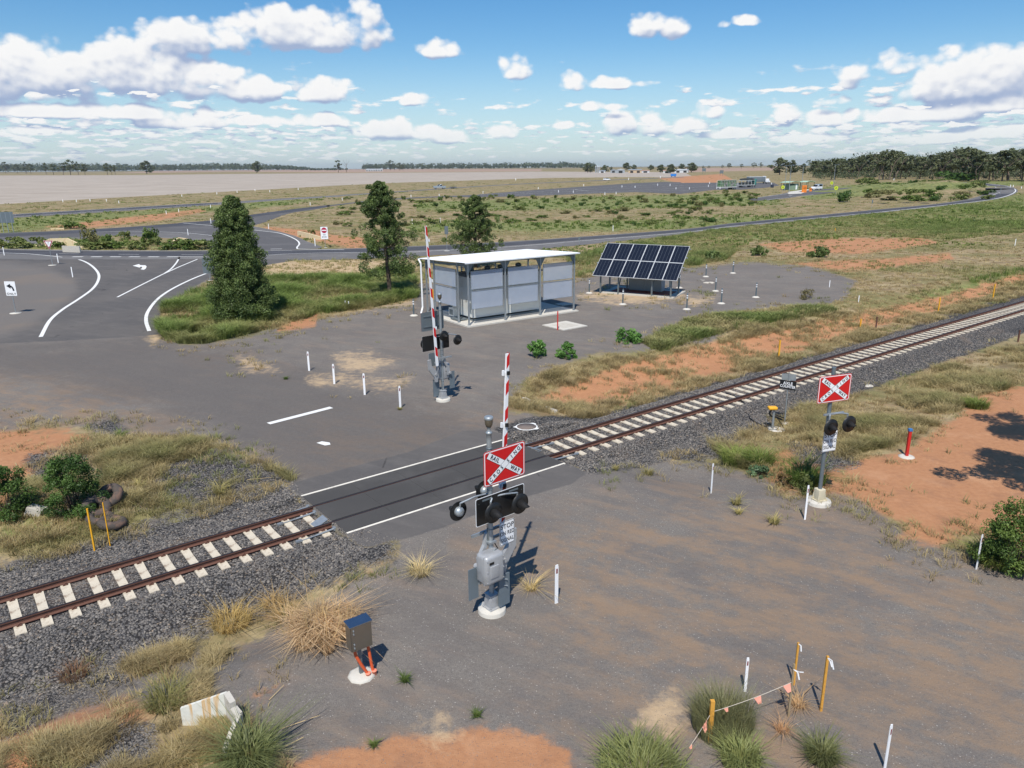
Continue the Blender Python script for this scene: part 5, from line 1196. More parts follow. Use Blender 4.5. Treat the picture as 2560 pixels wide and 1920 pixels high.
# loose rocks and litter
for p, s, l in ((S_(2040,728), .3, 'grey stone lying on the gravel left of two pale stones'), (S_(2120,765), .22, 'first of two pale stones on the gravel'), (S_(2190,765), .26, 'second pale stone on the gravel, rightmost'), (C6(1215,478), .16, 'small white stone on the ballast shoulder beyond the right mast')):
    g = GH(*p); bm = bmesh.new(); bmesh.ops.create_icosphere(bm, subdivisions=2, radius=s)
    for v in bm.verts: v.co = Vector((v.co.x*1.4, v.co.y, v.co.z*.5))*(1+.25*math.sin(v.co.x*23+v.co.y*17))
    me = bpy.data.meshes.new('rock'); bm.to_mesh(me); bm.free(); me.materials.append(conc if s < .3 else M('grey_rock', lin(128,124,118), .9, 0, .2)); o = link('rock', me, None, tuple(g)); tag(o, l, 'rock')
# ------------------------------------------------------------------ road signs
def sgn(name, label, base, top, rz, draw, w, h, mats, foot=.3, zc=None, r=.03, poles=1, cat='road sign', back=False):
    g = GH(*base); H_ = height_at(base, top); t = thing(name, label, cat, g, rz)
    b = MB()
    for k in range(poles):
        x = 0 if poles == 1 else (k-(poles-1)/2)*w*.32
        b.cyl((x, 0.03, -.2), (x, 0.03, H_), r, n=8)
    b.build('pole', galv, t)
    if foot: b = MB(); b.lathe([(foot, -.1), (foot, .03), (0, .04)], (0, 0, 0), 14); b.build('footing', concw, t)
    b = MB(); draw(b, H_); b.build('sign_face', mats, t); return t
def d_only(b, H_):
    w, h = .95, 1.15; cz = H_-h/2; b.prism(rrect(w, h, .05, 4, 0, cz), -.03, -.02, 0)
    y = -.036; a0 = (.26, cz-.16)
    arc = [(.30*math.cos(a)-.04+.0, .42*math.sin(a)) for a in np.linspace(0, 1.35, 9)]
    o_ = [(-.0+.32*math.cos(a), cz-.18+.44*math.sin(a)) for a in np.linspace(0, 1.45, 10)]; i_ = [(-.0+.18*math.cos(a), cz-.18+.30*math.sin(a)) for a in np.linspace(1.45, 0, 10)]
    b.prism(o_+i_, y, y+.004, 1); b.prism([(.03, cz+.38), (.03, cz+.0), (-.33, cz+.21)], y-.005, y-.001, 1)
    text_mb(b, 'ONLY', .24, Matrix.Translation((0, y, cz-.43))@FACE, 1, .004, 1.15, 1.15)
sgn('turn_left_sign', 'white left turn only sign on a pole at the left edge', (39,783), (29,703), math.radians(-8), d_only, .95, 1.15, [whitem, inkm], .42)
def d_give(b, H_):
    L = 1.25; hh = L*.866; zt = H_
    tri = lambda s, zc_: [(-L/2*s, zc_+hh/3*s), (L/2*s, zc_+hh/3*s), (0, zc_-hh*2/3*s)]
    zc = zt-hh/3; b.prism(tri(1., zc), -.03, -.02, 1); b.prism(tri(.95, zc), -.036, -.032, 0); b.prism(tri(.66, zc), -.042, -.038, 1)
    text_mb(b, 'GIVE', .11, Matrix.Translation((0, -.046, zc+.10))@FACE, 2, .002); text_mb(b, 'WAY', .10, Matrix.Translation((0, -.046, zc-.07))@FACE, 2, .002)
sgn('give_way_sign', 'red and white give way triangle at the junction', (131,663), (122,601), math.radians(-6), d_give, 1.2, 1, [M('give_way_red', lin(150,24,52), .5), whitem, inkm], .45)
def d_noentry(b, H_):
    w, h = 1.05, 1.75; cz = H_-h/2; b.prism(rrect(w, h, .05, 4, 0, cz), -.03, -.02, 0); q = MB(); n = 28
    b.prism([(.40*math.cos(2*PI*i/n), cz+.38+.40*math.sin(2*PI*i/n)) for i in range(n)], -.036, -.032, 1); b.box((0, -.04, cz+.38), (.68, .006, .14), 0)
    text_mb(b, 'NO', .26, Matrix.Translation((0, -.036, cz-.26))@FACE, 2, .003); text_mb(b, 'ENTRY', .24, Matrix.Translation((0, -.036, cz-.58))@FACE, 2, .003)
sgn('no_entry_sign', 'white no entry sign with red disc beside the slip lane', (813.5,619), (811,567), math.radians(-4), d_noentry, 1, 1.7, [whitem, M('entry_red', lin(170,24,60), .5), inkm], .3)
def d_back(w, h, stiff=3):
    def f(b, H_):
        cz = H_-h/2; b.prism(rrect(w, h, .05, 3, 0, cz), -.03, -.02, 0)
        for k in range(stiff): b.box((0, .0, cz-h/2+h*(k+.5)/stiff), (w*.96, .03, .05), 0)
    return f
sgn('direction_sign', 'large grey back of a direction sign on three poles at the far left', C1(56,518), C1(50,384), math.radians(10), d_back(2.6, 2.0), 2.6, 3.8, [galvd], 0, r=.07, poles=3)
sgn('sign_back', 'grey sign back half hidden left of the dense dark tree', C1(1350,826), C1(1335,680), math.radians(12), d_back(1.1, 1.6), 1, 1, [galvd], .25)
sgn('narrow_sign', 'narrow grey sign back on a pole beyond the road between two trees', C2(688,636), C2(687,476), math.radians(5), d_back(.5, 1.1), 1, 1, [galvd], .4)
sgn('slim_sign', 'thin grey pole on the verge of the far curving road', C3(1232,466), C3(1232,410), 0, d_back(.3, .9), 1, 1, [galvd], 0)
sgn('slim_sign', 'thin grey pole inside the far right bend of the road', C3(2057,384), C3(2060,332), 0, d_back(.25, .8), 1, 1, [galvd], 0)
sgn('small_sign_back', 'thin grey marker on the far road verge between shelter and solar panels', (1176,0) if False else C2(1538,600), C2(1538,545), 0, d_back(.3, .5), 1, 1, [galvd], 0)
# grey mesh-like panel behind the rear gate mast (sign back with ribs)
# culvert headwalls
def headwall(pts, label, cat='culvert'):
    """pts: list of (px of wall top, wall height)"""
    g0 = GH(*pts[0][0]); t = thing('culvert_wall', label, cat, g0); creamc = M('stained_cream_concrete', lin(216,198,160), .9, 0, .1, 3, dirt=lin(190,140,96), dirtamt=.5)
    for k in range(len(pts)-1):
        b = MB(); (p, h0), (q_, h1) = pts[k], pts[k+1]; P_ = G(*p, h0)-g0; Q_ = G(*q_, h1)-g0; wall(b, P_, Q_, .25, -.3); b.build('wall_face', creamc, t)
    return t
headwall([(C1(232,602), .1), (C1(322,556), 1.3), (C1(432,554), 1.3), (C1(530,600), .4)], 'cream concrete culvert mouth with sloping wing walls at left')
b = MB(); p, q_ = G(*C1(400,603), .9), G(*C1(512,606), .9); g0 = GH(*C1(400,626)); wall(b, p-g0, q_-g0, .2, -.2); tag(b.build('barrier_block', conc, loc=tuple(g0)), 'white concrete end block in front of the left culvert mouth', 'barrier')
headwall([(C1(1060,606), .1), (C1(1150,550), 1.0), (C1(1200,556), 1.0), (C1(1235,568), .2)], 'cream concrete culvert wall half buried in shrubs right of the island')
headwall([(C1(1915,508), .8), (C1(1990,524), .8), (C1(2065,546), .5)], 'low cream concrete wall outside the slip lane bend')
headwall([(C1(325,490), .3), (C1(412,488), .3)], 'low pale concrete strip beyond the left dark road')
# ------------------------------------------------------------------ vehicles
carw = M('white_car_paint', lin(236,238,240), .25, 0, .02, 2); cars = M('silver_car_paint', lin(176,186,196), .25, .5, .03, 2); glass = M('dark_glass', lin(24,30,36), .08, 0, .1, 2)
def wheel(par, x, y, r=.38, w=.24):
    b = MB(); b.torus((x, y, r), r-.09, .1, 20, 8, 0, Matrix.Rotation(PI/2, 3, 'X')); b.cyl((x, y-w/2+.03, r), (x, y+w/2-.03, r), r-.06, n=16, mi=0); o = b.build('wheel', M('tyre_black', lin(24,24,26), .9), par)
    q = MB(); q.cyl((x, y-w/2, r), (x, y+w/2, r), r*.55, n=12); q.build('rim', galv, o)
def car_body(t, prof, cab, w, mat, wheels, inset=.14):
    b = MB(); b.prism(prof, -w/2, w/2, 0); bo = b.build('body', mat, t)
    q = MB(); n = len(cab); wi = w/2-.06; wt = w/2-inset-.06
    zs = [c[1] for c in cab]; z0, z1 = min(zs), max(zs); sx = lambda z: wi-(wi-wt)*(z-z0)/(z1-z0)
    q.add([(x, -sx(z), z) for x, z in cab]+[(x, sx(z), z) for x, z in cab], [tuple(range(n))[::-1], tuple(range(n, 2*n))]+[(i, (i+1) % n, n+(i+1) % n, n+i) for i in range(n)], 0)
    q.build('window', glass, t)
    top = [c for c in cab if c[1] > z1-.02]; x0, x1 = min(c[0] for c in top), max(c[0] for c in top)
    r = MB(); r.rbox(((x0+x1)/2, 0, z1+.02), (x1-x0+.16, wt*2+.08, .08), .03)
    for xa, xb, za, zb in ((cab[0][0], x0, z0, z1), ((cab[0][0]+cab[-1][0])/2, (x0+x1)/2, z0, z1), (cab[-1][0], x1, z0, z1)):
        for s_ in (-1, 1): r.cyl((xa, s_*(wi+.005), za), (xb, s_*(wt+.005), zb), .045, n=6)
    r.build('roof', mat, t)
    for x in wheels:
        for s_ in (-1, 1): wheel(t, x, s_*(w/2-.12))
    for s_ in (-1, 1):
        l = MB(); l.box((prof[0][0]+.0, s_*w*.36, .78), (.06, .34, .18), 0); l.build('headlight', M('head_lamp', lin(220,226,230), .1), t)
    return bo
def at2(px, px2):
    a, b_ = GH(*px), GH(*px2); return a, math.atan2(b_[1]-a[1], b_[0]-a[0])
# silver utility with trailer
g, rz = at2(C2(603,236), C2(680,231)); L_ = 5.2
m_ = GH(*C2(640,237))
rz = math.radians(14)
t = thing('utility_vehicle', 'silver dual cab utility driving on the far highway towing a low trailer', 'pickup truck', m_, rz)
car_body(t, [(-2.6,.45),(-2.62,.95),(-2.4,1.08),(-1.2,1.18),(2.55,1.15),(2.6,.5)], [(-1.3,1.15),(-.6,1.75),(.75,1.78),(1.05,1.15)], 1.85, cars, (-1.65, 1.6))
b = MB(); b.box((1.85, 0, 1.2), (1.4, 1.5, .04), 0); b.build('tray', blackm, t); t.scale = (1.3,)*3; b = MB(); b.tube([(-2.7,-.7,.5),(-2.75,-.7,1.),(-2.75,.7,1.),(-2.7,.7,.5)], .04, 6); b.build('bull_bar', blackm, t)
for o in list(t.children): pass
tt = m_+np.array([math.cos(rz), math.sin(rz), 0])*7.2
t = thing('trailer', 'low dark flat trailer behind the silver utility', 'trailer', tt, rz)
b = MB(); b.box((.3,0,.62), (3.6,1.9,.1), 0); b.box((.3,-.95,.85), (3.6,.04,.35), 0); b.box((.3,.95,.85), (3.6,.04,.35), 0); b.tube([(-1.5,0,.6),(-2.6,0,.5)], .05, 6); b.box((.2,0,.9), (2.6,1.4,.3), 1); b.build('deck', [M('trailer_grey', lin(96,100,106), .6), blackm], t)
for x in (-.2, .7):
    for s_ in (-1, 1): wheel(t, x, s_*.95, .33)
m_ = GH(*C2(1716,183)); t = thing('white_car', 'small white station wagon on the far highway', 'car', m_, math.radians(160))
car_body(t, [(-2.3,.4),(-2.35,.8),(-2.1,.98),(-1.1,1.05),(2.3,1.1),(2.35,.45)], [(-1.2,1.05),(-.5,1.6),(1.9,1.62),(2.25,1.08)], 1.85, carw, (-1.45, 1.4)); t.scale = (1.2,1.2,1.2)
m_ = GH(*C3(878,346)); t = thing('white_van', 'pale work van parked beside the orange barriers', 'van', m_, math.radians(35))
car_body(t, [(-2.5,.45),(-2.55,.95),(-2.3,1.15),(-1.3,1.25),(2.4,1.3),(2.45,.5)], [(-1.4,1.25),(-.8,1.9),(-.1,1.95),(.0,1.25)], 1.9, carw, (-1.6, 1.6)); b = MB(); b.rbox((1.25,0,1.65), (2.4,1.85,1.1), .06); b.build('canopy', cars, t); b = MB(); b.box((2.47,0,1.75), (.03,1.4,.7), 0); b.box((1.2,-.94,1.75),(1.7,.03,.6),0); b.build('rear_window', glass, t); t.scale = (1.15,)*3
# truck and trailers in the truck park
def lorry(name, label, px, rz, parts):
    m_ = GH(*px); t = thing(name, label, 'truck', m_, rz); parts(t); return t
steelw = M('white_truck_frame', lin(214,218,214), .5, 0, .08); tgreen = M('bright_green_drum', lin(66,140,60), .5); darkg = M('dark_load', lin(52,58,60), .7, 0, .3, 2); teal = M('teal_cab', lin(60,130,120), .4)
def axles(t, xs):
    for x in xs:
        for s_ in (-1, 1): wheel(t, x, s_*1.05, .5, .35)
def p_crate(t):
    b = MB(); b.box((0,0,1.15), (12.5,2.5,.25), 0)
    for x in np.linspace(-6.2, 6.2, 11):
        for s_ in (-1.22, 1.22): b.box((x, s_, 2.7), (.09,.07,3.), 0)
    for z in (1.6,2.2,2.9,3.6,4.2):
        for s_ in (-1.24, 1.24): b.box((0, s_, z), (12.5,.05,.07), 0)
        for x in (-6.22, 6.22): b.box((x, 0, z), (.05,2.4,.07), 0)
    b.build('stock_crate', steelw, t)
    d = MB()
    for i, x in enumerate(np.linspace(-5.4, 5.4, 9)):
        for k, z in enumerate((1.85, 2.8, 3.75)):
            if (i+k) % 4 == 3: continue
            d.cyl((x, -1.05, z), (x, 1.05, z), .44, n=16, mi=0 if (i in (0, 1, 4, 8, 5) or k == 2) else 1)
            d.cyl((x, -1.1, z), (x, -1.04, z), .26, n=14, mi=2)
    for k, z in enumerate((1.85, 2.8, 3.75)):
        for y in (-.6,.5): d.cyl((-6.1, y, z), (-5.2, y, z), .42, n=16, mi=0); d.cyl((-6.15, y, z), (-6.08, y, z), .2, n=14, mi=2)
    d.build('green_drums', [tgreen, M('grey_load', lin(150,150,140), .7, 0, .2), blackm], t)
    q = MB(); q.box((0,0,4.4), (12.3,2.4,.12), 0); q.build('load_cover', M('cover_sheet', lin(170,176,160), .7), t); axles(t, (3, 4.2, 5.4)); r = MB(); r.box((-6.4, 0, .8), (.2,2.2,.7), 0); r.box((-6.52, 0, .8), (.02,1.5,.4), 1); r.build('rear_bumper', [whitem, blackm], t)
lorry('stock_truck', 'long crate trailer loaded with green rimmed drums in the truck park', C3(300,345), math.radians(38), p_crate)
def p_deck(t):
    b = MB(); b.box((0,0,1.2), (10,2.5,.2), 0); b.box((0,0,3.55), (10,2.5,.16), 0)
    for x in np.linspace(-4.9, 4.9, 5):
        for s_ in (-1.2, 1.2): b.box((x, s_, 2.4), (.1,.1,2.3), 0)
    b.build('deck_frame', steelw, t); q = MB()
    for i, x in enumerate(np.linspace(-4, 4, 7)): q.rbox((x, 0, 1.9+.15*(i % 2)), (1.15,2.1,1.1), .1); q.rbox((x+.3, 0, 4.0+.1*(i % 3)), (1.2,2.,.75), .15)
    q.build('machinery_load', darkg, t); r = MB(); r.rbox((5.6,0,2.2), (1.2,2.4,2.2), .1); r.rbox((5.7,0,3.7),(1.4,2.3,.9),.1); r.build('cab', teal, t); axles(t, (-3.5,-2.4,2.6,3.7,5.6))
lorry('car_transporter', 'open two deck trailer with dark machinery and teal cab behind the crate trailer', C3(425,330), math.radians(32), p_deck)
def p_tipper(t):
    b = MB(); b.rbox((-1,0,2.7), (12.5,2.5,3.), .06); b.build('grey_body', M('grey_tarp_body', lin(112,122,128), .6, 0, .1, 2), t); q = MB(); q.box((-1,0,4.3), (12.6,2.55,.14), 0); q.box((5.35,0,2.9), (.25,2.6,3.3), 0); q.build('body_frame', whitem, t)
    for i in range(9): pass
    c = MB(); c.rbox((7.1,0,1.9), (2.2,2.4,2.2), .2); c.rbox((8.5,0,1.3), (1.2,2.2,1.), .15); c.build('cab', whitem, t); g_ = MB(); g_.box((8.0,0,2.4), (.5,2.2,.8), 0); g_.build('windscreen', glass, t); axles(t, (-5.8,-4.6,-3.4,5.8,8.3))
lorry('tipper_truck', 'white cab truck with long grey covered body at the back of the truck park', C3(495,308), math.radians(22), p_tipper)
# rest area: two shelters, lamps, crossing signs, barriers
greenw = M('green_wall', lin(126,146,126), .7, 0, .06); greenr = M('green_roof', lin(176,204,180), .5, 0, .05); dkg = M('dark_green_post', lin(70,92,80), .6)
def amenity(px, rz, w, d, h, label, walls=True):
    g = GH(*px); t = thing('amenities_block' if walls else 'picnic_shelter', label, 'small building', g, rz)
    if walls:
        b = MB(); b.box((0, 0, h*.42), (w, d, h*.84), 0); b.build('wall', greenw, t)
        q = MB(); q.box((w*.28, -d/2-.03, h*.36), (w*.16, .05, h*.68), 0); q.build('door', whitem, t); q = MB(); q.box((-w*.2, -d/2-.02, h*.74), (w*.5, .05, h*.12), 0); q.build('window', blackm, t)
    for x in (-w/2-.6, w/2+.6):
        for y in (-d/2-.6, d/2+.6): b = MB(); b.box((x, y, h*.5), (.14,.14,h), 0); b.build('post', dkg, t)
    n = 12; pts = [(-(w/2+1.1)+(w+2.2)*i/n, h+.02+.5*math.sin(PI*i/n)) for i in range(n+1)]; pts = pts+[(x, z-.1) for x, z in reversed(pts)]
    b = MB(); b.prism(pts, -(d/2+1), d/2+1, 0); b.build('roof', greenr, t)
    return t
amenity(C3(710,346), math.radians(20), 5.2, 4.2, 3.3, 'pale green toilet block with curved roof at the rest area')
amenity(C3(815,340), math.radians(20), 3.4, 3.0, 3.2, 'open green roofed picnic shelter beyond the toilet block', False)
for p, tp, l in ((C3(672,352), C3(680,190), 'leftmost tall light pole beside the toilet block'), (C3(700,366), C3(708,186), 'light pole in front of the toilet block'), (C3(781,340), C3(788,190), 'light pole between toilet block and picnic shelter'), (C3(985,330), C3(998,184), 'light pole behind the two yellow crossing signs')):
    g = GH(*p); h = height_at(p, tp); t = thing('light_pole', l, 'light pole', g, math.radians(10)); b = MB(); b.cyl((0,0,0), (0,0,h), .13, .08, 8); b.build('pole', galv, t); q = MB(); q.box((0 if '985' in str(p) else .6, 0, h), (3.4, .35, .12), 0); q.build('lamp_head', galvd, t)
def xsign(b, H_):
    n = 24; b.prism([(.72*math.cos(2*PI*i/n), H_-.72+.72*math.sin(2*PI*i/n)) for i in range(n)], -.03, -.0, 0)
    b.prism([(-.4,H_-1.0),(0,H_-.35),(.4,H_-1.0),(.24,H_-1.0),(0,H_-.6),(-.24,H_-1.0)], -.05, -.035, 1)
fluoro = M('fluoro_yellow', lin(196,212,52), .5, 0, .02)
for p, tp, l in ((C3(659,362), C3(659,318), 'yellow round crossing sign left of the toilet block'), (C3(972,340), C3(974,292), 'yellow round crossing sign by the far light pole'), (C3(1000,374), C3(999,322), 'nearest yellow round crossing sign, right of the footpath')):
    sgn('crossing_warning_sign', l, p, tp, math.radians(-5), xsign, 1, 1, [fluoro, inkm], 0, r=.06)
orb = M('orange_barrier', lin(240,138,52), .5, 0, .05)
for p, l, s in ((C3(797,364), 'wide orange safety barrier on the rest area footpath', 1.), (C3(838,356), 'small orange cone like barrier beside the van', .5)):
    g = GH(*p); t = thing('safety_barrier', l, 'barrier', g, .3); b = MB()
    b.prism([(-1.1*s,0),(1.1*s,0),(1.0*s,.4),(1.0*s,2.9*s),(-1.0*s,2.9*s),(-1.0*s,.4)], -.25, .25, 0); b.build('barrier_body', orb, t); q = MB(); q.box((0,-.27,1.6*s), (1.4*s,.03,.15), 0); q.box((0,-.27,2.2*s), (1.4*s,.03,.15), 0); q.build('slot', blackm, t)
for p, tp, l in ((C3(592,332), C3(592,318), 'dark bin at the edge of the truck park'),):
    g = GH(*p); b = MB(); b.rbox((0,0,.7), (1.3,1.2,1.4), .1); b.box((0,0,1.45), (1.4,1.3,.12), 0); tag(b.build('rubbish_bin', M('navy_bin', lin(44,52,70), .6), loc=tuple(g)), l, 'bin')
for p, w_, h_, l in ((C3(153,243), 5.5, 6.0, 'blank grey billboard back by the far field, left one'), (C3(266,256), 6, 5.2, 'blank grey billboard back by the far field, right one')):
    g = GH(*p); g = np.array([*(g[:2]*.62/ .62), 0]); d = np.linalg.norm(g); k = d/F; t = thing('billboard', l, 'billboard', g, 0); b = MB(); b.box((0,0,9*k), (8.5*k,.3,7*k), 0); b.build('panel', galvd, t)
    for s_ in (-1,1): q = MB(); q.box((s_*3*k,.3,4*k), (.3,.3,9*k), 0); q.build('post', galvd, t)
# ------------------------------------------------------------------ farm buildings far away
def far_pos(px, dy=0, mind=None):
    return GH(px[0], px[1])
C6f = lambda x, y: (1460+x/6.506, 380+y/6.506)
def barn(px0, px1, ytop, label, wall, roof, name='farm_shed', cat='shed', ridge=True, base=None):
    """px0, px1: bottom corners in the photo; ytop: eave height pixel"""
    d0 = GH(*px0); dist = np.linalg.norm(d0[:2]); k = dist/F
    w_ = (px1[0]-px0[0])*k; h_ = max(2., (px0[1]-ytop)*k); dd = max(6., min(w_*.6, 18))
    c = (d0+GH(px1[0], px0[1]))/2; t = thing(name, label, cat, (c[0], c[1], 0), -math.atan2(c[0], c[1]))
    b = MB(); b.box((0, dd/2, h_*.4), (w_, dd, h_*.8), 0); wl_ = b.build('wall', wall, t)
    q = MB(); 
    if ridge: q.prism([(-w_/2-.4,h_*.8),(0,h_),(w_/2+.4,h_*.8)], -.5, dd+.5, 0)
    else: q.add([(-w_/2-.5,-.6,h_*.78),(w_/2+.5,-.6,h_*.78),(w_/2+.5,dd/2,h_),(-w_/2-.5,dd/2,h_),(w_/2+.5,dd+.6,h_*.78),(-w_/2-.5,dd+.6,h_*.78)], [(0,1,2,3),(3,2,4,5),(0,3,5),(1,4,2)])
    q.build('roof', roof, t)
    n = max(1, int(w_/9)); 
    for i in range(n): r = MB(); r.box((-w_/2+w_*(i+.5)/n, -.05, h_*.3), (w_/n*.45, .1, h_*.5), 0); r.build('doorway', blackm, t)
    return t
iron = M('pale_iron', lin(160,166,170), .45, .2, .06, .2); ironw = M('white_iron', lin(196,200,202), .5, 0, .04, .2); ironr = M('rusty_iron', lin(176,140,122), .7, 0, .15, .3); brick = M('tan_wall', lin(190,168,140), .8, 0, .1, .5)
barn(C6f(432,340), C6f(525,340), 380+285/6.506, 'rounded pale hay shed right of the silos', iron, iron)
barn(C6f(530,345), C6f(660,345), 380+280/6.506, 'grey gabled farm shed in the middle of the farmyard', iron, ironw)
barn(C6f(250,340), C6f(345,340), 380+300/6.506, 'low white tank shed under the silos', ironw, iron, ridge=False)
barn(C6f(730,342), C6f(930,342), 380+285/6.506, 'long brown walled farmhouse beside the gabled shed', brick, iron, 'farmhouse', 'house', False)
barn(C6f(935,338), C6f(1060,338), 380+298/6.506, 'low rust roofed shed in the farmyard', ironw, ironr, ridge=False)
barn(C6f(1290,345), C6f(1395,345), 380+298/6.506, 'rust roofed open farm shed between two dark trees', ironw, ironr, ridge=False)
barn(C6f(1480,338), C6f(1690,338), 380+285/6.506, 'white farm shed at the right end of the farm', ironw, ironw, ridge=False)
barn(C2(172,124), C2(270,124), 380+110/2.572, 'lone white shed on the pale field among trees', ironw, ironw, ridge=False)
for x, l in ((190, 'left of three silver silos'), (215, 'middle of three silver silos'), (243, 'right of three silver silos')):
    g = GH(*C6f(x, 338)); k = np.linalg.norm(g)/F; t = thing('grain_silo', l, 'silo', g); b = MB(); b.cyl((0,0,0), (0,0,14*k), 1.35*k, n=20); b.build('wall', iron, t); q = MB(); q.cyl((0,0,14*k), (0,0,16.5*k), 1.4*k, .3*k, n=20); q.build('roof', ironw, t)
g = GH(*C6f(1455,405)); k = np.linalg.norm(g)/F; t = thing('blue_container', 'bright blue bin trailer at the edge of the pale field', 'container', g); b = MB(); b.prism([(-6*k,1.5*k),(6*k,1.5*k),(7*k,7*k),(-7*k,7*k)], 0, 3*k, 0); b.build('bin', M('bright_blue', lin(40,120,200), .5, 0, .05, .5), t)
for s_ in (-4,4): q = MB(); q.cyl((s_*k,.3*k,1.1*k), (s_*k,2.7*k,1.1*k), 1.1*k, n=12); q.build('wheel', blackm, t)
# ------------------------------------------------------------------ foliage
def leaf_mat(name, hue=0., rough=.6, trans=.25):
    m = bpy.data.materials.new(name); m.use_nodes = True; nt = m.node_tree; nt.nodes.clear()
    o = nt.nodes.new('ShaderNodeOutputMaterial'); d = nt.nodes.new('ShaderNodeBsdfDiffuse'); tr = nt.nodes.new('ShaderNodeBsdfTranslucent'); gl = nt.nodes.new('ShaderNodeBsdfGlossy'); mx = nt.nodes.new('ShaderNodeMixShader'); m2 = nt.nodes.new('ShaderNodeMixShader')
    a = N(nt, 'ShaderNodeAttribute', attribute_name='tint').outputs['Color']
    pos = N(nt, 'ShaderNodeNewGeometry').outputs['Position']; n_ = noise(nt, pos, 1.3, 4)
    c = N(nt, 'ShaderNodeHueSaturation'); nt.links.new(a, c.inputs['Color']); nt.links.new(mrange(nt, n_, .3, .7, .78, 1.22), c.inputs['Value'])
    nt.links.new(c.outputs[0], d.inputs[0]); nt.links.new(c.outputs[0], tr.inputs[0]); gl.inputs['Roughness'].default_value = .5; gl.inputs[0].default_value = (.6,.6,.6,1)
    mx.inputs[0].default_value = trans; m2.inputs[0].default_value = .03; nt.links.new(d.outputs[0], mx.inputs[1]); nt.links.new(tr.outputs[0], mx.inputs[2])
    nt.links.new(mx.outputs[0], m2.inputs[1]); nt.links.new(gl.outputs[0], m2.inputs[2]); nt.links.new(m2.outputs[0], o.inputs[0]); return m
leafm = leaf_mat('leaves'); grassm = leaf_mat('grass_blades', trans=.35)
barkm = M('bark', lin(84,72,62), .95, 0, .25, 4); barkp = M('pale_bark', lin(112,100,88), .9, 0, .2, 2)
def leaf_cloud(centers, radii, n_per, size, c0, c1, flat=.8, up=0., seed=0, hang=0.):
    """leaf quads scattered through blobs (shells denser), tinted individually; returns verts, tris, colours"""
    r = np.random.default_rng(seed); C_ = np.repeat(centers, n_per, 0); R__ = np.repeat(radii, n_per, 0); n = len(C_)
    d = r.normal(size=(n, 3)); d /= np.linalg.norm(d, axis=1)[:, None]; rad = r.uniform(.25, 1, n)**.5
    P_ = C_+d*rad[:, None]*R__*np.array([1, 1, flat])
    nrm = d*.6+r.normal(size=(n, 3))*.6+np.array([0, 0, up]); nrm /= np.linalg.norm(nrm, axis=1)[:, None]
    t1 = np.cross(nrm, r.normal(size=(n, 3))); t1 /= np.linalg.norm(t1, axis=1)[:, None]; t2 = np.cross(nrm, t1)
    s = size*r.uniform(.6, 1.4, n)[:, None]; w_ = s*r.uniform(.35, .6, n)[:, None]
    v = np.stack([P_-t1*s, P_-t2*w_, P_+t1*s, P_+t2*w_], 1)
    i0 = np.arange(n)*4; tr = np.concatenate([np.stack([i0, i0+1, i0+2], -1), np.stack([i0, i0+2, i0+3], -1)])
    blob = np.repeat(r.uniform(0, 1, len(centers)), n_per); f = np.clip(.55*blob+.45*r.uniform(0, 1, n), 0, 1)[:, None]
    col = np.array(c0)+(np.array(c1)-np.array(c0))*f
    return v.reshape(-1, 3), tr, np.repeat(col, 4, 0)
def limbs(paths, mat=None, n=7):
    b = MB()
    for pts in paths:
        for (p, r0), (q_, r1) in zip(pts[:-1], pts[1:]): b.cyl(p, q_, r0, r1, n, 0, cap=True)
    return b
def tree_obj(name, label, cat, loc, trunkmb, leaves, group=None, rz=0, bark=None):
    t = thing(name, label, cat, loc, rz, group); trunkmb.build('trunk', bark or barkm, t); v, tr, c = leaves; link('crown', tri_mesh('crown', v, tr, leafm, c), t); return t
CG0, CG1 = lin(56,76,42), lin(124,142,82)
def cypress(px, top, label, seed, width, skirt, dens, taper=1., lean=0., leaf=.15, open_=0.):
    r = np.random.default_rng(seed); g = GH(*px); H_ = height_at(px, top); cs = []; rs = []; paths = [[((0,0,-.3), .22), ((lean*.3,0,H_*.35), .16), ((lean*.7,0,H_*.7), .09), ((lean,0,H_*.97), .02)]]
    n = int(dens*H_*9)
    for i in range(n):
        u = r.uniform(0, 1)**.9; z = skirt+(H_-skirt-.25)*u; prof = (1-u)**taper*(.55+.45*min(1, (u+.02)/.14)); R0 = width*prof+.12
        R0 *= 1+(.05 if seed == 3 else .2)*math.sin(7*u*3+seed)+(.09 if seed == 3 else .24)*r.normal()
        a = r.uniform(0, 2*PI); rad = abs(R0)*r.uniform(.25, 1.)**.5
        if open_ and r.uniform() < open_*(1-u) and rad > .5*R0: continue
        if r.uniform() < .14: rad = abs(R0)*r.uniform(1.0, 1.28)+.08
        x, y = rad*math.cos(a)+lean*z/H_, rad*math.sin(a); cs.append((x, y, z)); rs.append(.22+.26*(1-u)*r.uniform(.5, 1.3))
        if i % 6 == 0: zb = z-.35*rad; paths.append([((lean*zb/H_,0,max(.3,zb)), .05*(1-u)+.015), ((x*.6,y*.6,z-.12), .025), ((x,y,z), .008)])
    cs = np.array(cs); rs = np.array(rs)[:, None]*np.ones(3)
    lv = leaf_cloud(cs, rs, 130, leaf*.52, CG0, CG1, .95, .15, seed)
    return tree_obj('cypress_pine', label, 'tree', g, limbs(paths), lv)
cypress((610,803), (573,486), 'big dense dark cypress pine left of the shelter', 3, 1.95, .15, 15, .58, leaf=.12)
cypress((976,742), (958,450), 'looser cypress pine with bare lower trunk behind the striped boom arm', 5, 2.25, 1.9, 4.6, .55, -.5, leaf=.14, open_=.5)
cypress((1190,668), (1185,484), 'farthest cypress pine rising behind the shelter roof', 8, 3.0, .8, 4.2, .6, leaf=.15, open_=.35)
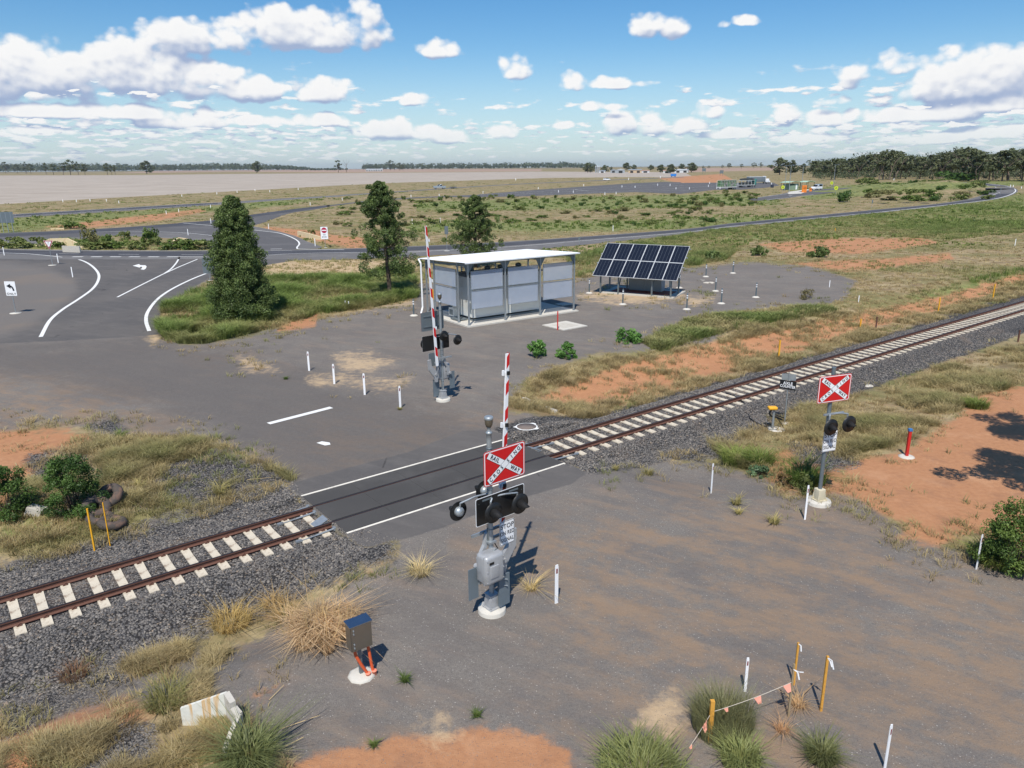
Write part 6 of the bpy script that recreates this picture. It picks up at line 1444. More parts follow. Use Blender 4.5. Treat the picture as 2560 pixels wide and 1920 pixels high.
# gum trees (far) : a few shapes, copied
def gum_shape(seed, h=18., w=8., nb=16, per=34, leaf=.75, dark=1., lo=.35):
    r = np.random.default_rng(seed); paths = []; cs = []; rs = []; tips = []
    tr_h = h*r.uniform(.25, .4); k = 3+seed % 3; top = (r.normal()*.5, r.normal()*.5, tr_h); paths.append([((0,0,-1), .45), ((0,0,tr_h*.5), .36), (top, .28)])
    for i in range(k):
        a = 2*PI*i/k+r.uniform(-.5,.5); e = (top[0]+w*.5*math.cos(a), top[1]+w*.5*math.sin(a), h*r.uniform(.65,.85)); m_ = ((top[0]+e[0])/2*.8, (top[1]+e[1])/2*.8, (tr_h+e[2])/2+.5); paths.append([(top, .24), (m_, .15), (e, .05)]); tips += [m_, e]
    for i in range(nb):
        a = r.uniform(0, 2*PI); u = r.uniform(lo, .95); R0 = w*.62*math.sin(PI*min(.95, max(.1,(u-lo+.12)/(1.1-lo)))); rad = R0*r.uniform(.2,1)
        cs.append((rad*math.cos(a), rad*math.sin(a), h*u)); rs.append(r.uniform(.10,.19)*w)
    lv = leaf_cloud(np.array(cs), np.array(rs)[:, None]*np.ones(3), per, leaf, tuple(c*dark for c in lin(66,76,52)), tuple(c*dark for c in lin(122,128,92)), .7, .2, seed)
    return limbs(paths, n=6), lv
gums = []
for s_ in range(6):
    tb, lv = gum_shape(11+s_, h=18, w=[9,12,8,13,10,11][s_], nb=[14,20,12,24,18,16][s_], per=40, leaf=.8); v, tr, c = lv
    gums.append((tb.mesh('trunk', barkp), tri_mesh('crown', v, tr, leafm, c)))
for s_ in range(2):
    tb, lv = gum_shape(41+s_, h=18, w=13, nb=42, per=46, leaf=.7, lo=.12); v, tr, c = lv; gums.append((tb.mesh('trunk', barkp), tri_mesh('crown', v, tr, leafm, c)))
bare = limbs([[((0,0,-1),.4),((0,0,5),.3),((.4,.2,9),.22)],[((.4,.2,9),.2),((-3,0,14),.1),((-4.5,1,17.5),.03)],[((.4,.2,9),.2),((3,1,13),.1),((4.6,0,18),.03)],[((.2,.1,7),.18),((-3.4,-1,10),.08),((-5.5,-1,13),.03)],[((.4,.2,9),.16),((.8,-1,14),.08),((1.2,-1,19),.02)],[((3,1,13),.08),((5,2,14.5),.03)],[((-3,0,14),.08),((-2,1,17.5),.03)]], n=5)
baremesh = bare.mesh('trunk', barkp)
def hzy(x): return 418+(1280-x)*ROLL+2.6
def gum(px, hpx, label, k, group, rz=None, wf=1., hmin=None):
    g = GH(*px); d = np.linalg.norm(g[:2]); sc = (hpx*d/F)/18.5; t = thing('gum_tree', label, 'tree', g, random.uniform(0, 6.28), group); t.scale = (sc*wf, sc*wf, sc)
    k = k % 6 if k < 1000 else 6+k % 2; link('trunk', gums[k][0], t); link('crown', gums[k][1], t); return t
# row at the left field edge
rowL = 'gum trees along the left field edge'
for i, (x, y, h, wf) in enumerate(((38,137,26,1.3),(112,138,20,1.2),(170,140,26,1.1),(200,142,22,1),(298,145,26,.8),(345,146,24,1.1),(408,147,28,1.3),(455,148,34,1.1),(505,148,30,1),(548,148,24,.9),(692,148,27,1),(720,147,22,.9),(742,147,24,.9))):
    gum(C1(x, y), h*.95, ['gum tree in the loose row along the left field edge', 'gum tree in the close trio standing right of the left row'][i >= 10], i, rowL, wf=wf)
gum(C1(945,141), 28, 'lone broad gum tree on the pale field left of the middle', 1000, None, wf=1.4); gum(C1(1652,134), 27, 'lone round brownish gum tree on the rise above the dense cypress', 1001, None, wf=1.35); gum(C1(2176,133), 31, 'dark upright gum tree beside the bare tree', 0, None, wf=1.1)
g = GH(*C2(42,131)); d = np.linalg.norm(g); t = thing('bare_tree', 'leafless pale tree right of the upright gum on the horizon', 'tree', g); t.scale = (d/F*34/19,)*3; link('trunk', baremesh, t)
# individual trees right: rest area group and forest edge
gum(C3(640,250), 38, 'broad gum tree left of the tall light poles', 1000, None, wf=1.5); gum(C3(712,250), 34, 'gum tree rising behind the light poles', 1001, None, wf=1.2); gum(C3(790,248), 24, 'small gum tree right of the light poles', 1000, None, wf=1.3)
fr = 'gum trees at the edge of the right hand wood'
rg = np.random.default_rng(4)
def topline(x): return np.interp(x, [840,900,1000,1100,1170,1260,1320,1400,1500,1600,1700,1800,1900,2000,2100,2212,2500], [158,165,155,158,138,120,112,130,150,140,128,102,130,142,118,110,95])
for i in range(60):
    x = 845+i*29+rg.uniform(-12, 12); yb = 262+rg.uniform(-12, 18)+(x-845)*.012; hp = (yb-topline(x)-rg.uniform(0, 14))/2.572
    gum(C3(x, yb), hp*1.02, 'gum tree at the edge of the right hand wood', i*5+3, fr, wf=rg.uniform(1.0, 1.45))
# middle-distance row on the horizon
mid = 'small gum trees along the far field edge'
for x, y, h in ((155,115,10),(190,112,10),(240,118,10),(280,115,9),(325,115,20),(350,115,12),(385,118,16),(405,118,12),(1170,0,0),(1640,115,11),(1700,118,10),(1745,118,8),(1840,108,12),(1890,112,10),(1998,110,9),(2010,112,8),(2065,125,12),(2125,128,15),(2195,112,12)):
    if h: gum(C2(x, y), h*1.15, 'small gum tree in the scattered line on the horizon', int(x), mid, wf=1.3)
for x, y, h, l in ((75,236,20,'dark gum tree behind the blank billboards'), (150,214,8,None),(185,212,7,None),(272,212,9,None),(315,210,11,None),(395,210,10,None),(475,208,12,None),(520,207,12,None),(20,205,9,None)):
    gum(C3(x, y), h*1.1, l or 'small gum tree in the scattered line on the horizon', int(x), None if l else mid, wf=1.5)
for x, y, h, l in ((1250,340,17,'dark tree between the farm sheds'), (1410,345,19,'round dark tree at the right of the farmyard'), (1600,300,12,'tree behind the white farm shed'), (1745,330,20,'large dark tree right of the white farm shed'), (690,300,16,'tall thin tree behind the gabled shed'), (820,290,10,'tree behind the long farmhouse'), (345,335,16,'tree right of the silos'), (60,335,20,'dark tree left of the silos'), (110,335,12,'lower dark tree left of the silos'), (1080,300,10,'small tree behind the farmyard')):
    gum(C6f(x, y), h*1.15, l, 1000+int(x)//7, None, wf=1.5)
# far woods as one mass each
def wood(name, label, fpos, n, hfun, seed, leafs, per=46):
    r = np.random.default_rng(seed); V_, T_, C_ = [], [], []; o = 0
    for i in range(n):
        px = fpos(i, r); g = GH(*px); d = np.linalg.norm(g[:2]); k = d/F; h = hfun(px[0], r)*k; w_ = h*r.uniform(.45, .8); cs = np.array([(g[0]+r.normal()*w_*.35, g[1]+r.normal()*w_*.35, h*r.uniform(.3, .88)) for _ in range(6)]); rs = np.full((6, 3), w_*.32)
        v, t_, c = leaf_cloud(cs, rs, per//6, leafs*k, lin(62,74,54), lin(112,122,90), .8, .2, seed*1000+i); V_.append(v); T_.append(t_+o); C_.append(c); o += len(v)
    ob = link(name, tri_mesh(name, np.concatenate(V_), np.concatenate(T_), leafm, np.concatenate(C_))); ob['kind'] = 'stuff'; ob['label'] = label; ob['category'] = 'wood'; return ob
def treeline(x): return np.interp(x, [0,300,600,860,1100,1200,1400,1600,1700,1800,1900,2050], [75,70,68,75,72,68,65,66,68,72,80,98])
wood('distant_wood', 'long dark wood along the horizon behind the pale field', lambda i, r: (lambda x: (x, hzy(x)+r.uniform(0, 1.5)))(r.uniform(-300, 870)), 1100, lambda x, r: max(4, hzy(x)-3-380-treeline(x*2.572)/2.572)*r.uniform(.6, 1.0), 5, 1.7)
wood('distant_wood', 'thin line of far trees on the horizon behind the shelter', lambda i, r: (lambda x: (x, hzy(x)+r.uniform(0, 1.5)))(850+r.uniform(150, 1640)/2.572), 420, lambda x, r: r.uniform(6, 15), 6, 1.8)
wood('distant_wood', 'dense wood filling the horizon at the right', lambda i, r: C3(r.uniform(850, 2900), 252+r.uniform(-24, 16)), 900, lambda x, r: max(6, (250-topline((x-1700)*2.572))/2.572)*r.uniform(.5, 1.0), 7, 1.9, 66)
wood('roadside_scrub', 'low scrub in front of the right hand wood', lambda i, r: C3(r.uniform(850, 2700), r.uniform(254, 284)), 620, lambda x, r: r.uniform(8, 19), 9, 1.3, 40)
# ------------------------------------------------------------------ shrubs
def shrub_mesh(seed, c0, c1, n=9, per=60, leaf=.09, flat=.7):
    r = np.random.default_rng(seed); cs = np.array([(r.normal()*.33, r.normal()*.33, r.uniform(.2, .75)) for _ in range(n)]); rs = np.full((n, 3), 1.)*r.uniform(.22, .42, n)[:, None]
    v, t_, c = leaf_cloud(cs, rs, per, leaf, c0, c1, flat, .3, seed); v[:, 2] = np.maximum(v[:, 2], .0); return tri_mesh('shrub', v, t_, leafm, c)
G_ = [(lin(62,84,38), lin(118,138,70)), (lin(74,90,44), lin(136,144,84)), (lin(84,88,52), lin(146,140,92)), (lin(50,76,36), lin(96,124,58))]
shm = [shrub_mesh(20+i, *G_[i % 4], leaf=.11) for i in range(6)]
def shrub(px, wpx, hpx, label, k, group=None, name='shrub'):
    g = GH(*px); d = np.linalg.norm(g-np.array([0,0,CH])); s_ = d/F
    o = link(name, shm[k % 6], None, tuple(g)); o.rotation_euler = (0, 0, random.uniform(0, 6.28)); o.scale = (wpx*s_/1.25, wpx*s_/1.25, hpx*s_/.95); tag(o, label, 'shrub', group); return o
bank = 'low round shrubs dotted over the embankment'
rg = np.random.default_rng(12)
for i in range(96):
    if i < 56: x = 20+i*39+rg.uniform(-18, 18); p = C2(x, (310 if i % 3 else 345)+rg.uniform(-14, 22)); 
    else: x = -60+(i-56)*14+rg.uniform(-30, 30); p = C3(x, 395+rg.uniform(-32, 60)+max(0, (300-x)*.06))
    if (p[0]-1185)**2+(p[1]-560)**2 < 3000: continue
    shrub(p, rg.uniform(9, 20), rg.uniform(6, 11), 'low round shrub on the embankment beyond the road', i, bank)
for i in range(70):
    x = rg.uniform(-60, 2400); f_ = C2; p = f_(x, rg.uniform(370, 480)); shrub(p, rg.uniform(12, 30), rg.uniform(6, 12), 'low round shrub on the embankment beyond the road', i, bank)
for i in range(46):
    p = C3(rg.uniform(1180, 2000), rg.uniform(285, 425)); shrub(p, rg.uniform(14, 34), rg.uniform(7, 13), 'bush on the grassy mounds right of the rest area', i, 'bushes on the mounds')
shrub(C3(1040,425), 30, 26, 'round dark bush at the foot of the mounds, right of the crossing signs', 3); shrub(C3(1800,292), 60, 22, 'large dark bush before the far road bend', 3)
for i, (x, y, w_, h_) in enumerate(((600,600,34,38),(960,590,34,36),(1000,600,26,18),(690,610,22,28),(170,615,44,22),(375,612,30,14),(1270,625,50,22),(480,490,40,14),(810,565,16,20),(1190,620,60,24),(880,625,40,18),(1100,625,44,16),(20,610,40,20),(760,620,40,16),(620,625,50,18),(1300,600,20,14),(2005,530,12,12),(560,612,26,18))):
    shrub(C1(x, y), w_, h_, 'scrubby bush on the strip between the two left roads', i*3+(2 if i == 0 else 1), 'scrub between the left roads')
# bigger near bushes
def bush(px, wpx, hpx, label, seed, c0, c1, n=40, per=90, leaf=.06, flat=.9, name='bush', stems=True):
    g = GH(*px); d = np.linalg.norm(g-np.array([0,0,CH])); s_ = d/F; W, H_ = wpx*s_/2, hpx*s_; r = np.random.default_rng(seed)
    cs = []; paths = []
    for i in range(n):
        a = r.uniform(0, 2*PI); u = r.uniform(.08, .95); R0 = W*math.sqrt(max(.05, 1-(u*1.02)**2.2))*r.uniform(.1, .95)**.6; c = (R0*math.cos(a), R0*math.sin(a), H_*u*.92); cs.append(c)
        if i % 3 == 0: paths.append([((0,0,0), .02), ((c[0]*.5,c[1]*.5,c[2]*.6), .012), (c, .004)])
    rs = np.full((n, 3), 1.)*r.uniform(.12, .24, n)[:, None]*max(W, .3)*1.25
    v, t_, c = leaf_cloud(np.array(cs), rs, per, leaf, c0, c1, flat, .35, seed); v[:, 2] = np.maximum(v[:, 2], 0); t = thing(name, label, 'bush', g); link('foliage', tri_mesh('foliage', v, t_, leafm, c), t); limbs(paths, n=5).build('stem', barkm, t); return t
bg0, bg1 = lin(44,70,34), lin(98,126,62)
bush(V(160,1108), 128, 138, 'rounded green bush beside the old tyres', 31, bg0, bg1, 70, 210, .033)
bush(V(18,1115), 130, 120, 'dark green bush cut by the left edge', 32, lin(40,64,30), lin(94,120,58), 55, 190, .035)
bush(V(1162,770), 62, 44, 'leafy low bush on gravel, leftmost of three near the rails', 33, lin(58,100,44), lin(120,160,80), 26, 70, .07); bush(V(1224,772), 60, 38, 'leafy low bush on gravel, middle one of three near the rails', 34, lin(58,100,44), lin(120,160,80), 26, 70, .07)
bush(V(1356,738), 74, 36, 'leafy low bush on gravel, right one of three near the green verge', 35, lin(58,100,44), lin(120,160,80), 30, 70, .07); bush(V(1747,645), 60, 22, 'sparse brownish bush sprawling at the pad edge', 36, lin(80,80,52), lin(130,120,80), 16, 34, .07)
bush(V(1540,562), 56, 20, 'low bush on the verge right of the solar panels', 37, lin(70,92,48), lin(122,136,78), 20, 60, .14); bush(V(1770,555), 64, 24, 'round bush beside the bare red soil', 38, lin(70,92,48), lin(122,136,78), 22, 60, .14); bush(V(1640,552), 44, 22, 'bush left of the round bush at the red soil', 39, lin(70,92,48), lin(122,136,78), 16, 60, .14)
bush(V(2190,1238), 150, 170, 'feathery green bush at the right edge by the guide post', 40, lin(56,80,34), lin(120,142,70), 75, 210, .035)
bush(V(1737,1060), 60, 46, 'dark weedy bush behind the right lamp mast', 42, lin(70,84,44), lin(120,128,70), 26, 80, .04); bush(V(1690,1050), 40, 50, 'brown seeding weed left of the lamp mast bush', 43, lin(110,84,54), lin(150,128,84), 18, 50, .035)
bush(V(1640,1028), 60, 24, 'low bluish green weed at the hardstand edge', 44, lin(70,100,70), lin(116,140,100), 20, 60, .04)
bush(V(2185,1160), 30, 26, 'small weed above the right edge guide post', 45, bg0, bg1, 12, 50, .05)
# gum trees standing just outside the right edge, their dappled shade falls on the orange soil
for k, (sx, sy, hc, lab) in enumerate(((2500, 1075, 9.5, 'gum tree outside the right edge casting the upper dappled shade'), (2470, 1180, 8.5, 'gum tree outside the right edge casting the lower dappled shade'))):
    g = G(sx, sy, 0); L_ = hc/math.tan(SUN_EL); x = g[0]-math.sin(SHAD_AZ)*L_; y = g[1]-math.cos(SHAD_AZ)*L_; r = np.random.default_rng(60+k)
    cs = np.array([(r.normal()*1.25+.5, r.normal()*.8, hc+r.normal()*.55) for _ in range(34)]); x += 1.3
    paths = [[((1.2,0,-.3), .22), ((.9,0,hc*.5), .16), ((.5,0,hc-1), .1)]]+[[((.5,0,hc-1.2), .07), (tuple(c), .01)] for c in cs[::3]]
    lv = leaf_cloud(cs, np.full((34, 3), .62), 420, .08, lin(60,76,44), lin(116,128,80), .6, .2, 61+k)
    tree_obj('gum_tree', lab, 'tree', (x, y, 0), limbs(paths), lv, None, 0, barkp)
# ------------------------------------------------------------------ grass
def blades(P, h, spread, nb, c0, c1, wd, seed, curve=.5, bend=.35):
    """vectorised grass tufts: P (n,3), h (n), spread (n); each tuft nb blades, two-part bent blades"""
    r = np.random.default_rng(seed); n = len(P); Q = np.repeat(P, nb, 0); hh = np.repeat(h, nb)*r.uniform(.45, 1.1, n*nb); sp_ = np.repeat(spread, nb); a = r.uniform(0, 2*PI, n*nb); rad = np.sqrt(r.uniform(0, 1, n*nb))*sp_
    base = Q+np.stack([np.cos(a)*rad, np.sin(a)*rad, np.zeros(n*nb)-.01], -1); out = np.stack([np.cos(a+r.normal(0, .6, n*nb)), np.sin(a+r.normal(0, .6, n*nb)), np.zeros(n*nb)], -1)
    lean = hh*(bend*r.uniform(.3, 1.6, n*nb)); mid = base+out*(lean*.3)[:, None]+np.array([0,0,1.])*(hh*.6)[:, None]; tip = base+out*(lean*(1+curve))[:, None]+np.array([0,0,1.])*(hh*(1-.25*curve))[:, None]
    sd_ = np.stack([-out[:, 1], out[:, 0], np.zeros(n*nb)], -1); w2 = r.uniform(0, 2*PI, n*nb); sd_ = sd_*np.cos(w2)[:, None]+np.stack([np.ones(n*nb), np.zeros(n*nb), np.zeros(n*nb)], -1)*np.sin(w2)[:, None]; ww = (np.repeat(wd, nb) if np.ndim(wd) else np.full(n*nb, wd))*r.uniform(.6, 1.3, n*nb)
    s_ = sd_*ww[:, None]; v = np.stack([base-s_, base+s_, mid-s_*.8, mid+s_*.8, tip], 1); i0 = np.arange(n*nb)*5
    tr = np.concatenate([np.stack([i0, i0+1, i0+3], -1), np.stack([i0, i0+3, i0+2], -1), np.stack([i0+2, i0+3, i0+4], -1)])
    f = np.clip(np.repeat(r.uniform(0, 1, n), nb)*.6+.4*r.uniform(0, 1, n*nb), 0, 1)[:, None]; A_ = np.repeat(c0, nb, 0) if np.ndim(c0) > 1 else np.array(c0); B_ = np.repeat(c1, nb, 0) if np.ndim(c1) > 1 else np.array(c1)
    col = A_+(B_-A_)*f; return v.reshape(-1, 3), tr, np.repeat(col, 5, 0)
def grass_obj(name, label, P, h, sp_, nb, c0, c1, wd, seed, **k):
    v, t_, c = blades(P, h, sp_, nb, c0, c1, wd, seed, **k); o = link(name, tri_mesh(name, v, t_, grassm, c)); o['kind'] = 'stuff'; o['label'] = label; o['category'] = 'grass'; return o
DRY0, DRY1 = lin(142,122,86), lin(204,186,140); MID0, MID1 = lin(108,106,66), lin(166,158,108); GRN0, GRN1 = lin(76,98,46), lin(138,152,82)
def px_filter(q, excl=('gray','dark','field','field2','shoulder','ballast'), marg=None):
    ok = np.ones(len(q), bool)
    for k in excl:
        ok &= ~mask_at(q[:, 0], q[:, 1], k, (marg or {}).get(k, 0))
    return ok
from mathutils import noise as mn
def nz(P, s, o=0): return np.array([mn.noise(Vector((p[0]*s+o, p[1]*s, o))) for p in P])
ROADS = [o for o in bpy.data.objects if o.name.startswith(('road', 'car_park')) and not o.name.startswith(('road_marking', 'roadside')) and o.type == 'MESH']
road_polys = []
for o in ROADS:
    for p in o.data.polygons:
        vs = [o.data.vertices[i].co for i in p.vertices]; X = np.array([v.x for v in vs]); Y = np.array([v.y for v in vs]); x, y, z = PX(X, Y, X*0)
        if (z > 1).all(): road_polys.append(np.stack([x, y], -1))
def off_road(q):
    ok = np.ones(len(q), bool)
    for p in road_polys:
        a = p.min(0)-1; b = p.max(0)+1; s_ = (q[:, 0] > a[0]) & (q[:, 0] < b[0]) & (q[:, 1] > a[1]) & (q[:, 1] < b[1])
        if s_.any():
            i = np.where(s_)[0]; ok[i[pip_sd(q[i, 0], q[i, 1], p) > -.6]] = False
    return ok
def st_of(P): return P[:, 0]*RU[0]+P[:, 1]*RU[1], P[:, 0]*RN[0]+P[:, 1]*RN[1]
# far and middle ground: tufts sampled evenly over the picture area
q = np.column_stack([rng.uniform(-120, 2680, 30000), 424+(rng.uniform(0, 1, 30000)**1.1)*400]); ok = px_filter(q); q = q[ok]; q = q[off_road(q)]; P = to_ground(q)
ok = (P[:, 1] > 0) & (np.hypot(P[:, 0], P[:, 1]) < 900); P = P[ok]; q = q[ok]; d = np.hypot(P[:, 0], P[:, 1]); gmask = mask_at(q[:, 0], q[:, 1], 'green', -4); rmask = mask_at(q[:, 0], q[:, 1], 'red', 0); nn = nz(P, .05)+.5*nz(P, .21, 7)
s_, t_ = st_of(P); keep = ~((np.abs(t_-TC) < 3.0) & ~((s_ > 8) & (s_ < 18))); keep &= ~(rmask & (rng.uniform(0, 1, len(P)) > .38)); STR = VP((1090,880),(1200,900),(1260,915),(1500,850),(1900,730),(2212,640),(2400,590),(2400,560),(2212,590),(2000,640),(1850,665),(1650,700),(1540,735),(1300,800),(1140,850)); instr = pip_sd(q[:, 0], q[:, 1], STR) > -3; keep &= ~(instr & (rng.uniform(0, 1, len(P)) > .6)); gmask = gmask & ~instr; P, q, d, gmask, nn = P[keep], q[keep], d[keep], gmask[keep], nn[keep]
w_g = np.clip(.25+nn*1.5+gmask*.75, 0, 1)[:, None]; c0 = np.array(DRY0)*(1-w_g)+np.array(GRN0)*w_g; c1 = np.array(DRY1)*(1-w_g)+np.array(GRN1)*w_g
far = d > 100; px_m = d/F
hh = np.where(gmask, .62, .34)*rng.uniform(.6, 1.3, len(P))*np.clip(.8+nn, .5, 1.5)
grass_obj('verge_grass', 'far roadside grass, dry with green patches', P[far], hh[far]*.75, px_m[far]*4.5, 9, c0[far], c1[far], px_m[far]*.9, 1)
grass_obj('verge_grass', 'mixed green and straw coloured grass around the gravel pad', P[~far], hh[~far], np.maximum(.22, px_m[~far]*6), 16, c0[~far], c1[~far], np.maximum(.012, px_m[~far]*.42), 2)
# green grass under the pines
q = sample_px(90000, [R_['green'][0]], -3); P = to_ground(q); k = len(P); nn = nz(P, .35, 3); ok = nn+.5*nz(P, 1.1, 5)+rng.uniform(-.3, .45, k) > .14; P = P[ok]; nn = nz(P, .22, 9)[:, None]; w2 = np.clip(.75+nn*1.6, 0, 1); grass_obj('long_grass', 'long bright green grass around the cypress pines', P, rng.uniform(.15, .9, len(P))*np.clip(1+nn[:, 0]*1.6, .35, 1.9), np.full(len(P), .25), 24, np.array(DRY0)*(1-w2)+np.array(GRN0)*w2, np.array(DRY1)*(1-w2)+np.array(lin(150,168,92))*w2, .016, 3, bend=.55)
q = np.concatenate([sample_px(21000, [R_['green'][1]], -3), sample_px(16000, [R_['green'][5]], -3)]); q = q[off_road(q)]; P = to_ground(q); nn = nz(P, .045, 9)+.6*nz(P, .3, 4); ok = nn+rng.uniform(-.5, .5, len(P)) > -.28; P, nn = P[ok], nn[ok]; low = P[:, 1] < 62; w2 = np.clip(.7+nn*1.3, .1, 1)[:, None]; grass_obj('long_grass', 'tall green grass bank right of the shelter', P, rng.uniform(.3, 1.0, len(P))*np.clip(1+nn, .5, 1.6)*np.where(low, .55, np.clip(75/np.hypot(P[:, 0], P[:, 1]), .25, 1)), np.full(len(P), .4), 20, np.array(DRY0)*(1-w2)+np.array(lin(84,104,50))*w2, np.array(DRY1)*(1-w2)+np.array(lin(148,158,94))*w2, .022, 4, bend=.5)
# trackside and near grass
near_dry = [VP((1090,880),(1200,900),(1260,915),(1500,850),(1900,730),(2212,640),(2400,590),(2400,560),(2212,600),(2000,655),(1850,670),(1620,700),(1540,745),(1400,760),(1230,790),(1140,820)),
 VP((1500,960),(1620,925),(1700,890),(1850,850),(2000,800),(2212,735),(2400,690),(2400,760),(2212,830),(2100,862),(2050,905),(1960,955),(1830,985),(1760,1055),(1690,1035),(1600,1010),(1560,985)),
 VP((0,1490),(200,1460),(330,1415),(460,1375),(560,1330),(600,1355),(500,1405),(450,1450),(440,1500),(500,1540),(620,1600),(640,1660),(0,1700),(-60,1600)),
 VP((-60,1190),(0,1195),(150,1160),(250,1140),(330,1100),(560,1040),(640,1040),(560,985),(480,955),(370,940),(250,940),(120,960),(60,1010),(0,1060),(-60,1100))]
R_['strip'] = [near_dry[0]]; R_['ditch'] = [near_dry[1]]; R_['shoulder_stones'] = [VP((230,1110),(400,1040),(480,1000),(600,1020),(650,1050),(665,1085),(400,1150),(200,1190))]
q = sample_px(17000, near_dry, 2); q = q[~mask_at(q[:, 0], q[:, 1], 'shoulder_stones', 0) | (rng.uniform(0, 1, len(q)) < .22)]; ok = ~mask_at(q[:, 0], q[:, 1], 'red', 3) | (rng.uniform(0, 1, len(q)) < .15); ok &= ~mask_at(q[:, 0], q[:, 1], 'ballast', 6) | (rng.uniform(0, 1, len(q)) < .12); q = q[ok]; P = to_ground(q); s_, t_ = st_of(P)
ok = ~((np.abs(t_-TC) < 2.9)); P = P[ok]; q = q[ok]; d = np.hypot(P[:, 0], P[:, 1]); nn = nz(P, .3, 5)+.6*nz(P, 1.1, 2); thr = np.where(mask_at(q[:, 0], q[:, 1], 'gray', -40), .16, .1); thr = thr+.03*mask_at(q[:, 0], q[:, 1], 'strip', 0)+.1*mask_at(q[:, 0], q[:, 1], 'ditch', 0); thr = np.where(q[:, 0] < 760, np.where(q[:, 1] < 1450, .3, .17), thr); ok = nn+rng.uniform(-.28, .28, len(P)) > thr; ok |= rng.uniform(0, 1, len(P)) < .05; low_l = (q[:, 0] < 780) & (q[:, 1] > 1450); ok &= ~low_l | (nz(P, 1.1, 8)+rng.uniform(-.2, .2, len(P)) > .2); P, q, d, nn = P[ok], q[ok], d[ok], nn[ok]
low_l = (q[:, 0] < 780) & (q[:, 1] > 1450); strip = mask_at(q[:, 0], q[:, 1], 'strip', 0); w_g = (np.clip(.1+nn*1.2, 0, 1)*np.where(low_l | strip, .4, 1))[:, None]; c0 = np.array(DRY0)*(1-w_g)+np.array(MID0)*w_g; c1 = np.array(DRY1)*(1-w_g)+np.array(lin(156,156,102))*w_g
grass_obj('dry_grass', 'dry straw and olive grass tufts beside the ballast', P, rng.uniform(.12, .42, len(P))*np.clip(1+nn*.5, .6, 1.5)*np.where(low_l, .75, 1), np.full(len(P), .13)+d*.002, 26, c0, c1, np.clip(.0032+d*.00013, .004, .02), 6, bend=.6)
# stragglers creeping over the edges of the gravel and the bare soil
q = []
for k_ in ('gray', 'red', 'green', 'tan', 'ballast'):
    for p in R_[k_]:
        a = np.array(p); 
        for i in range(len(a)):
            A_, B_ = a[i], a[(i+1) % len(a)]; L_ = np.linalg.norm(B_-A_); m_ = int(min(L_, 900)/2.6)
            if m_ > 0: u = rng.uniform(0, 1, m_)[:, None]; c_ = A_+(B_-A_)*u; q.append(c_+rng.normal(0, 1, (m_, 2))*(3+np.clip(c_[:, 1:2]-418, 0, 900)*.035))
q = np.concatenate(q); q = q[(q[:, 0] > -40) & (q[:, 0] < 2600) & (q[:, 1] > 520) & (q[:, 1] < 1940)]; q = q[~mask_at(q[:, 0], q[:, 1], 'dark', -6)]; q = q[off_road(q)]; q = q[~((q[:, 0] > 700) & (q[:, 0] < 1500) & (q[:, 1] > 1000) & (q[:, 1] < 1420)) & ~((q[:, 0] > 700) & (q[:, 0] < 1000) & (q[:, 1] > 860) & (q[:, 1] < 990))]
P = to_ground(q); s_, t_ = st_of(P); ok = (np.abs(t_-TC) > 2.7) & ~((q[:, 0] > 720) & (q[:, 1] > 1480)) & ~((q[:, 0] < 700) & (q[:, 1] > 1400) & (rng.uniform(0, 1, len(q)) < .75)) & (nz(P, .6, 4)+rng.uniform(-.4, .4, len(P)) > .08); P = P[ok]; d = np.hypot(P[:, 0], P[:, 1]); w_g = np.clip(nz(P, .2, 6)*2+.3, 0, 1)[:, None]
grass_obj('verge_grass', 'thin stray grass tufts along the edges of gravel and bare soil', P, rng.uniform(.08, .3, len(P))+d*.001, .08+d*.0025, 14, np.array(DRY0)*(1-w_g)+np.array(MID0)*w_g, np.array(DRY1)*(1-w_g)+np.array(lin(150,156,98))*w_g, np.clip(.0035+d*.00016, .004, .02), 16, bend=.7)
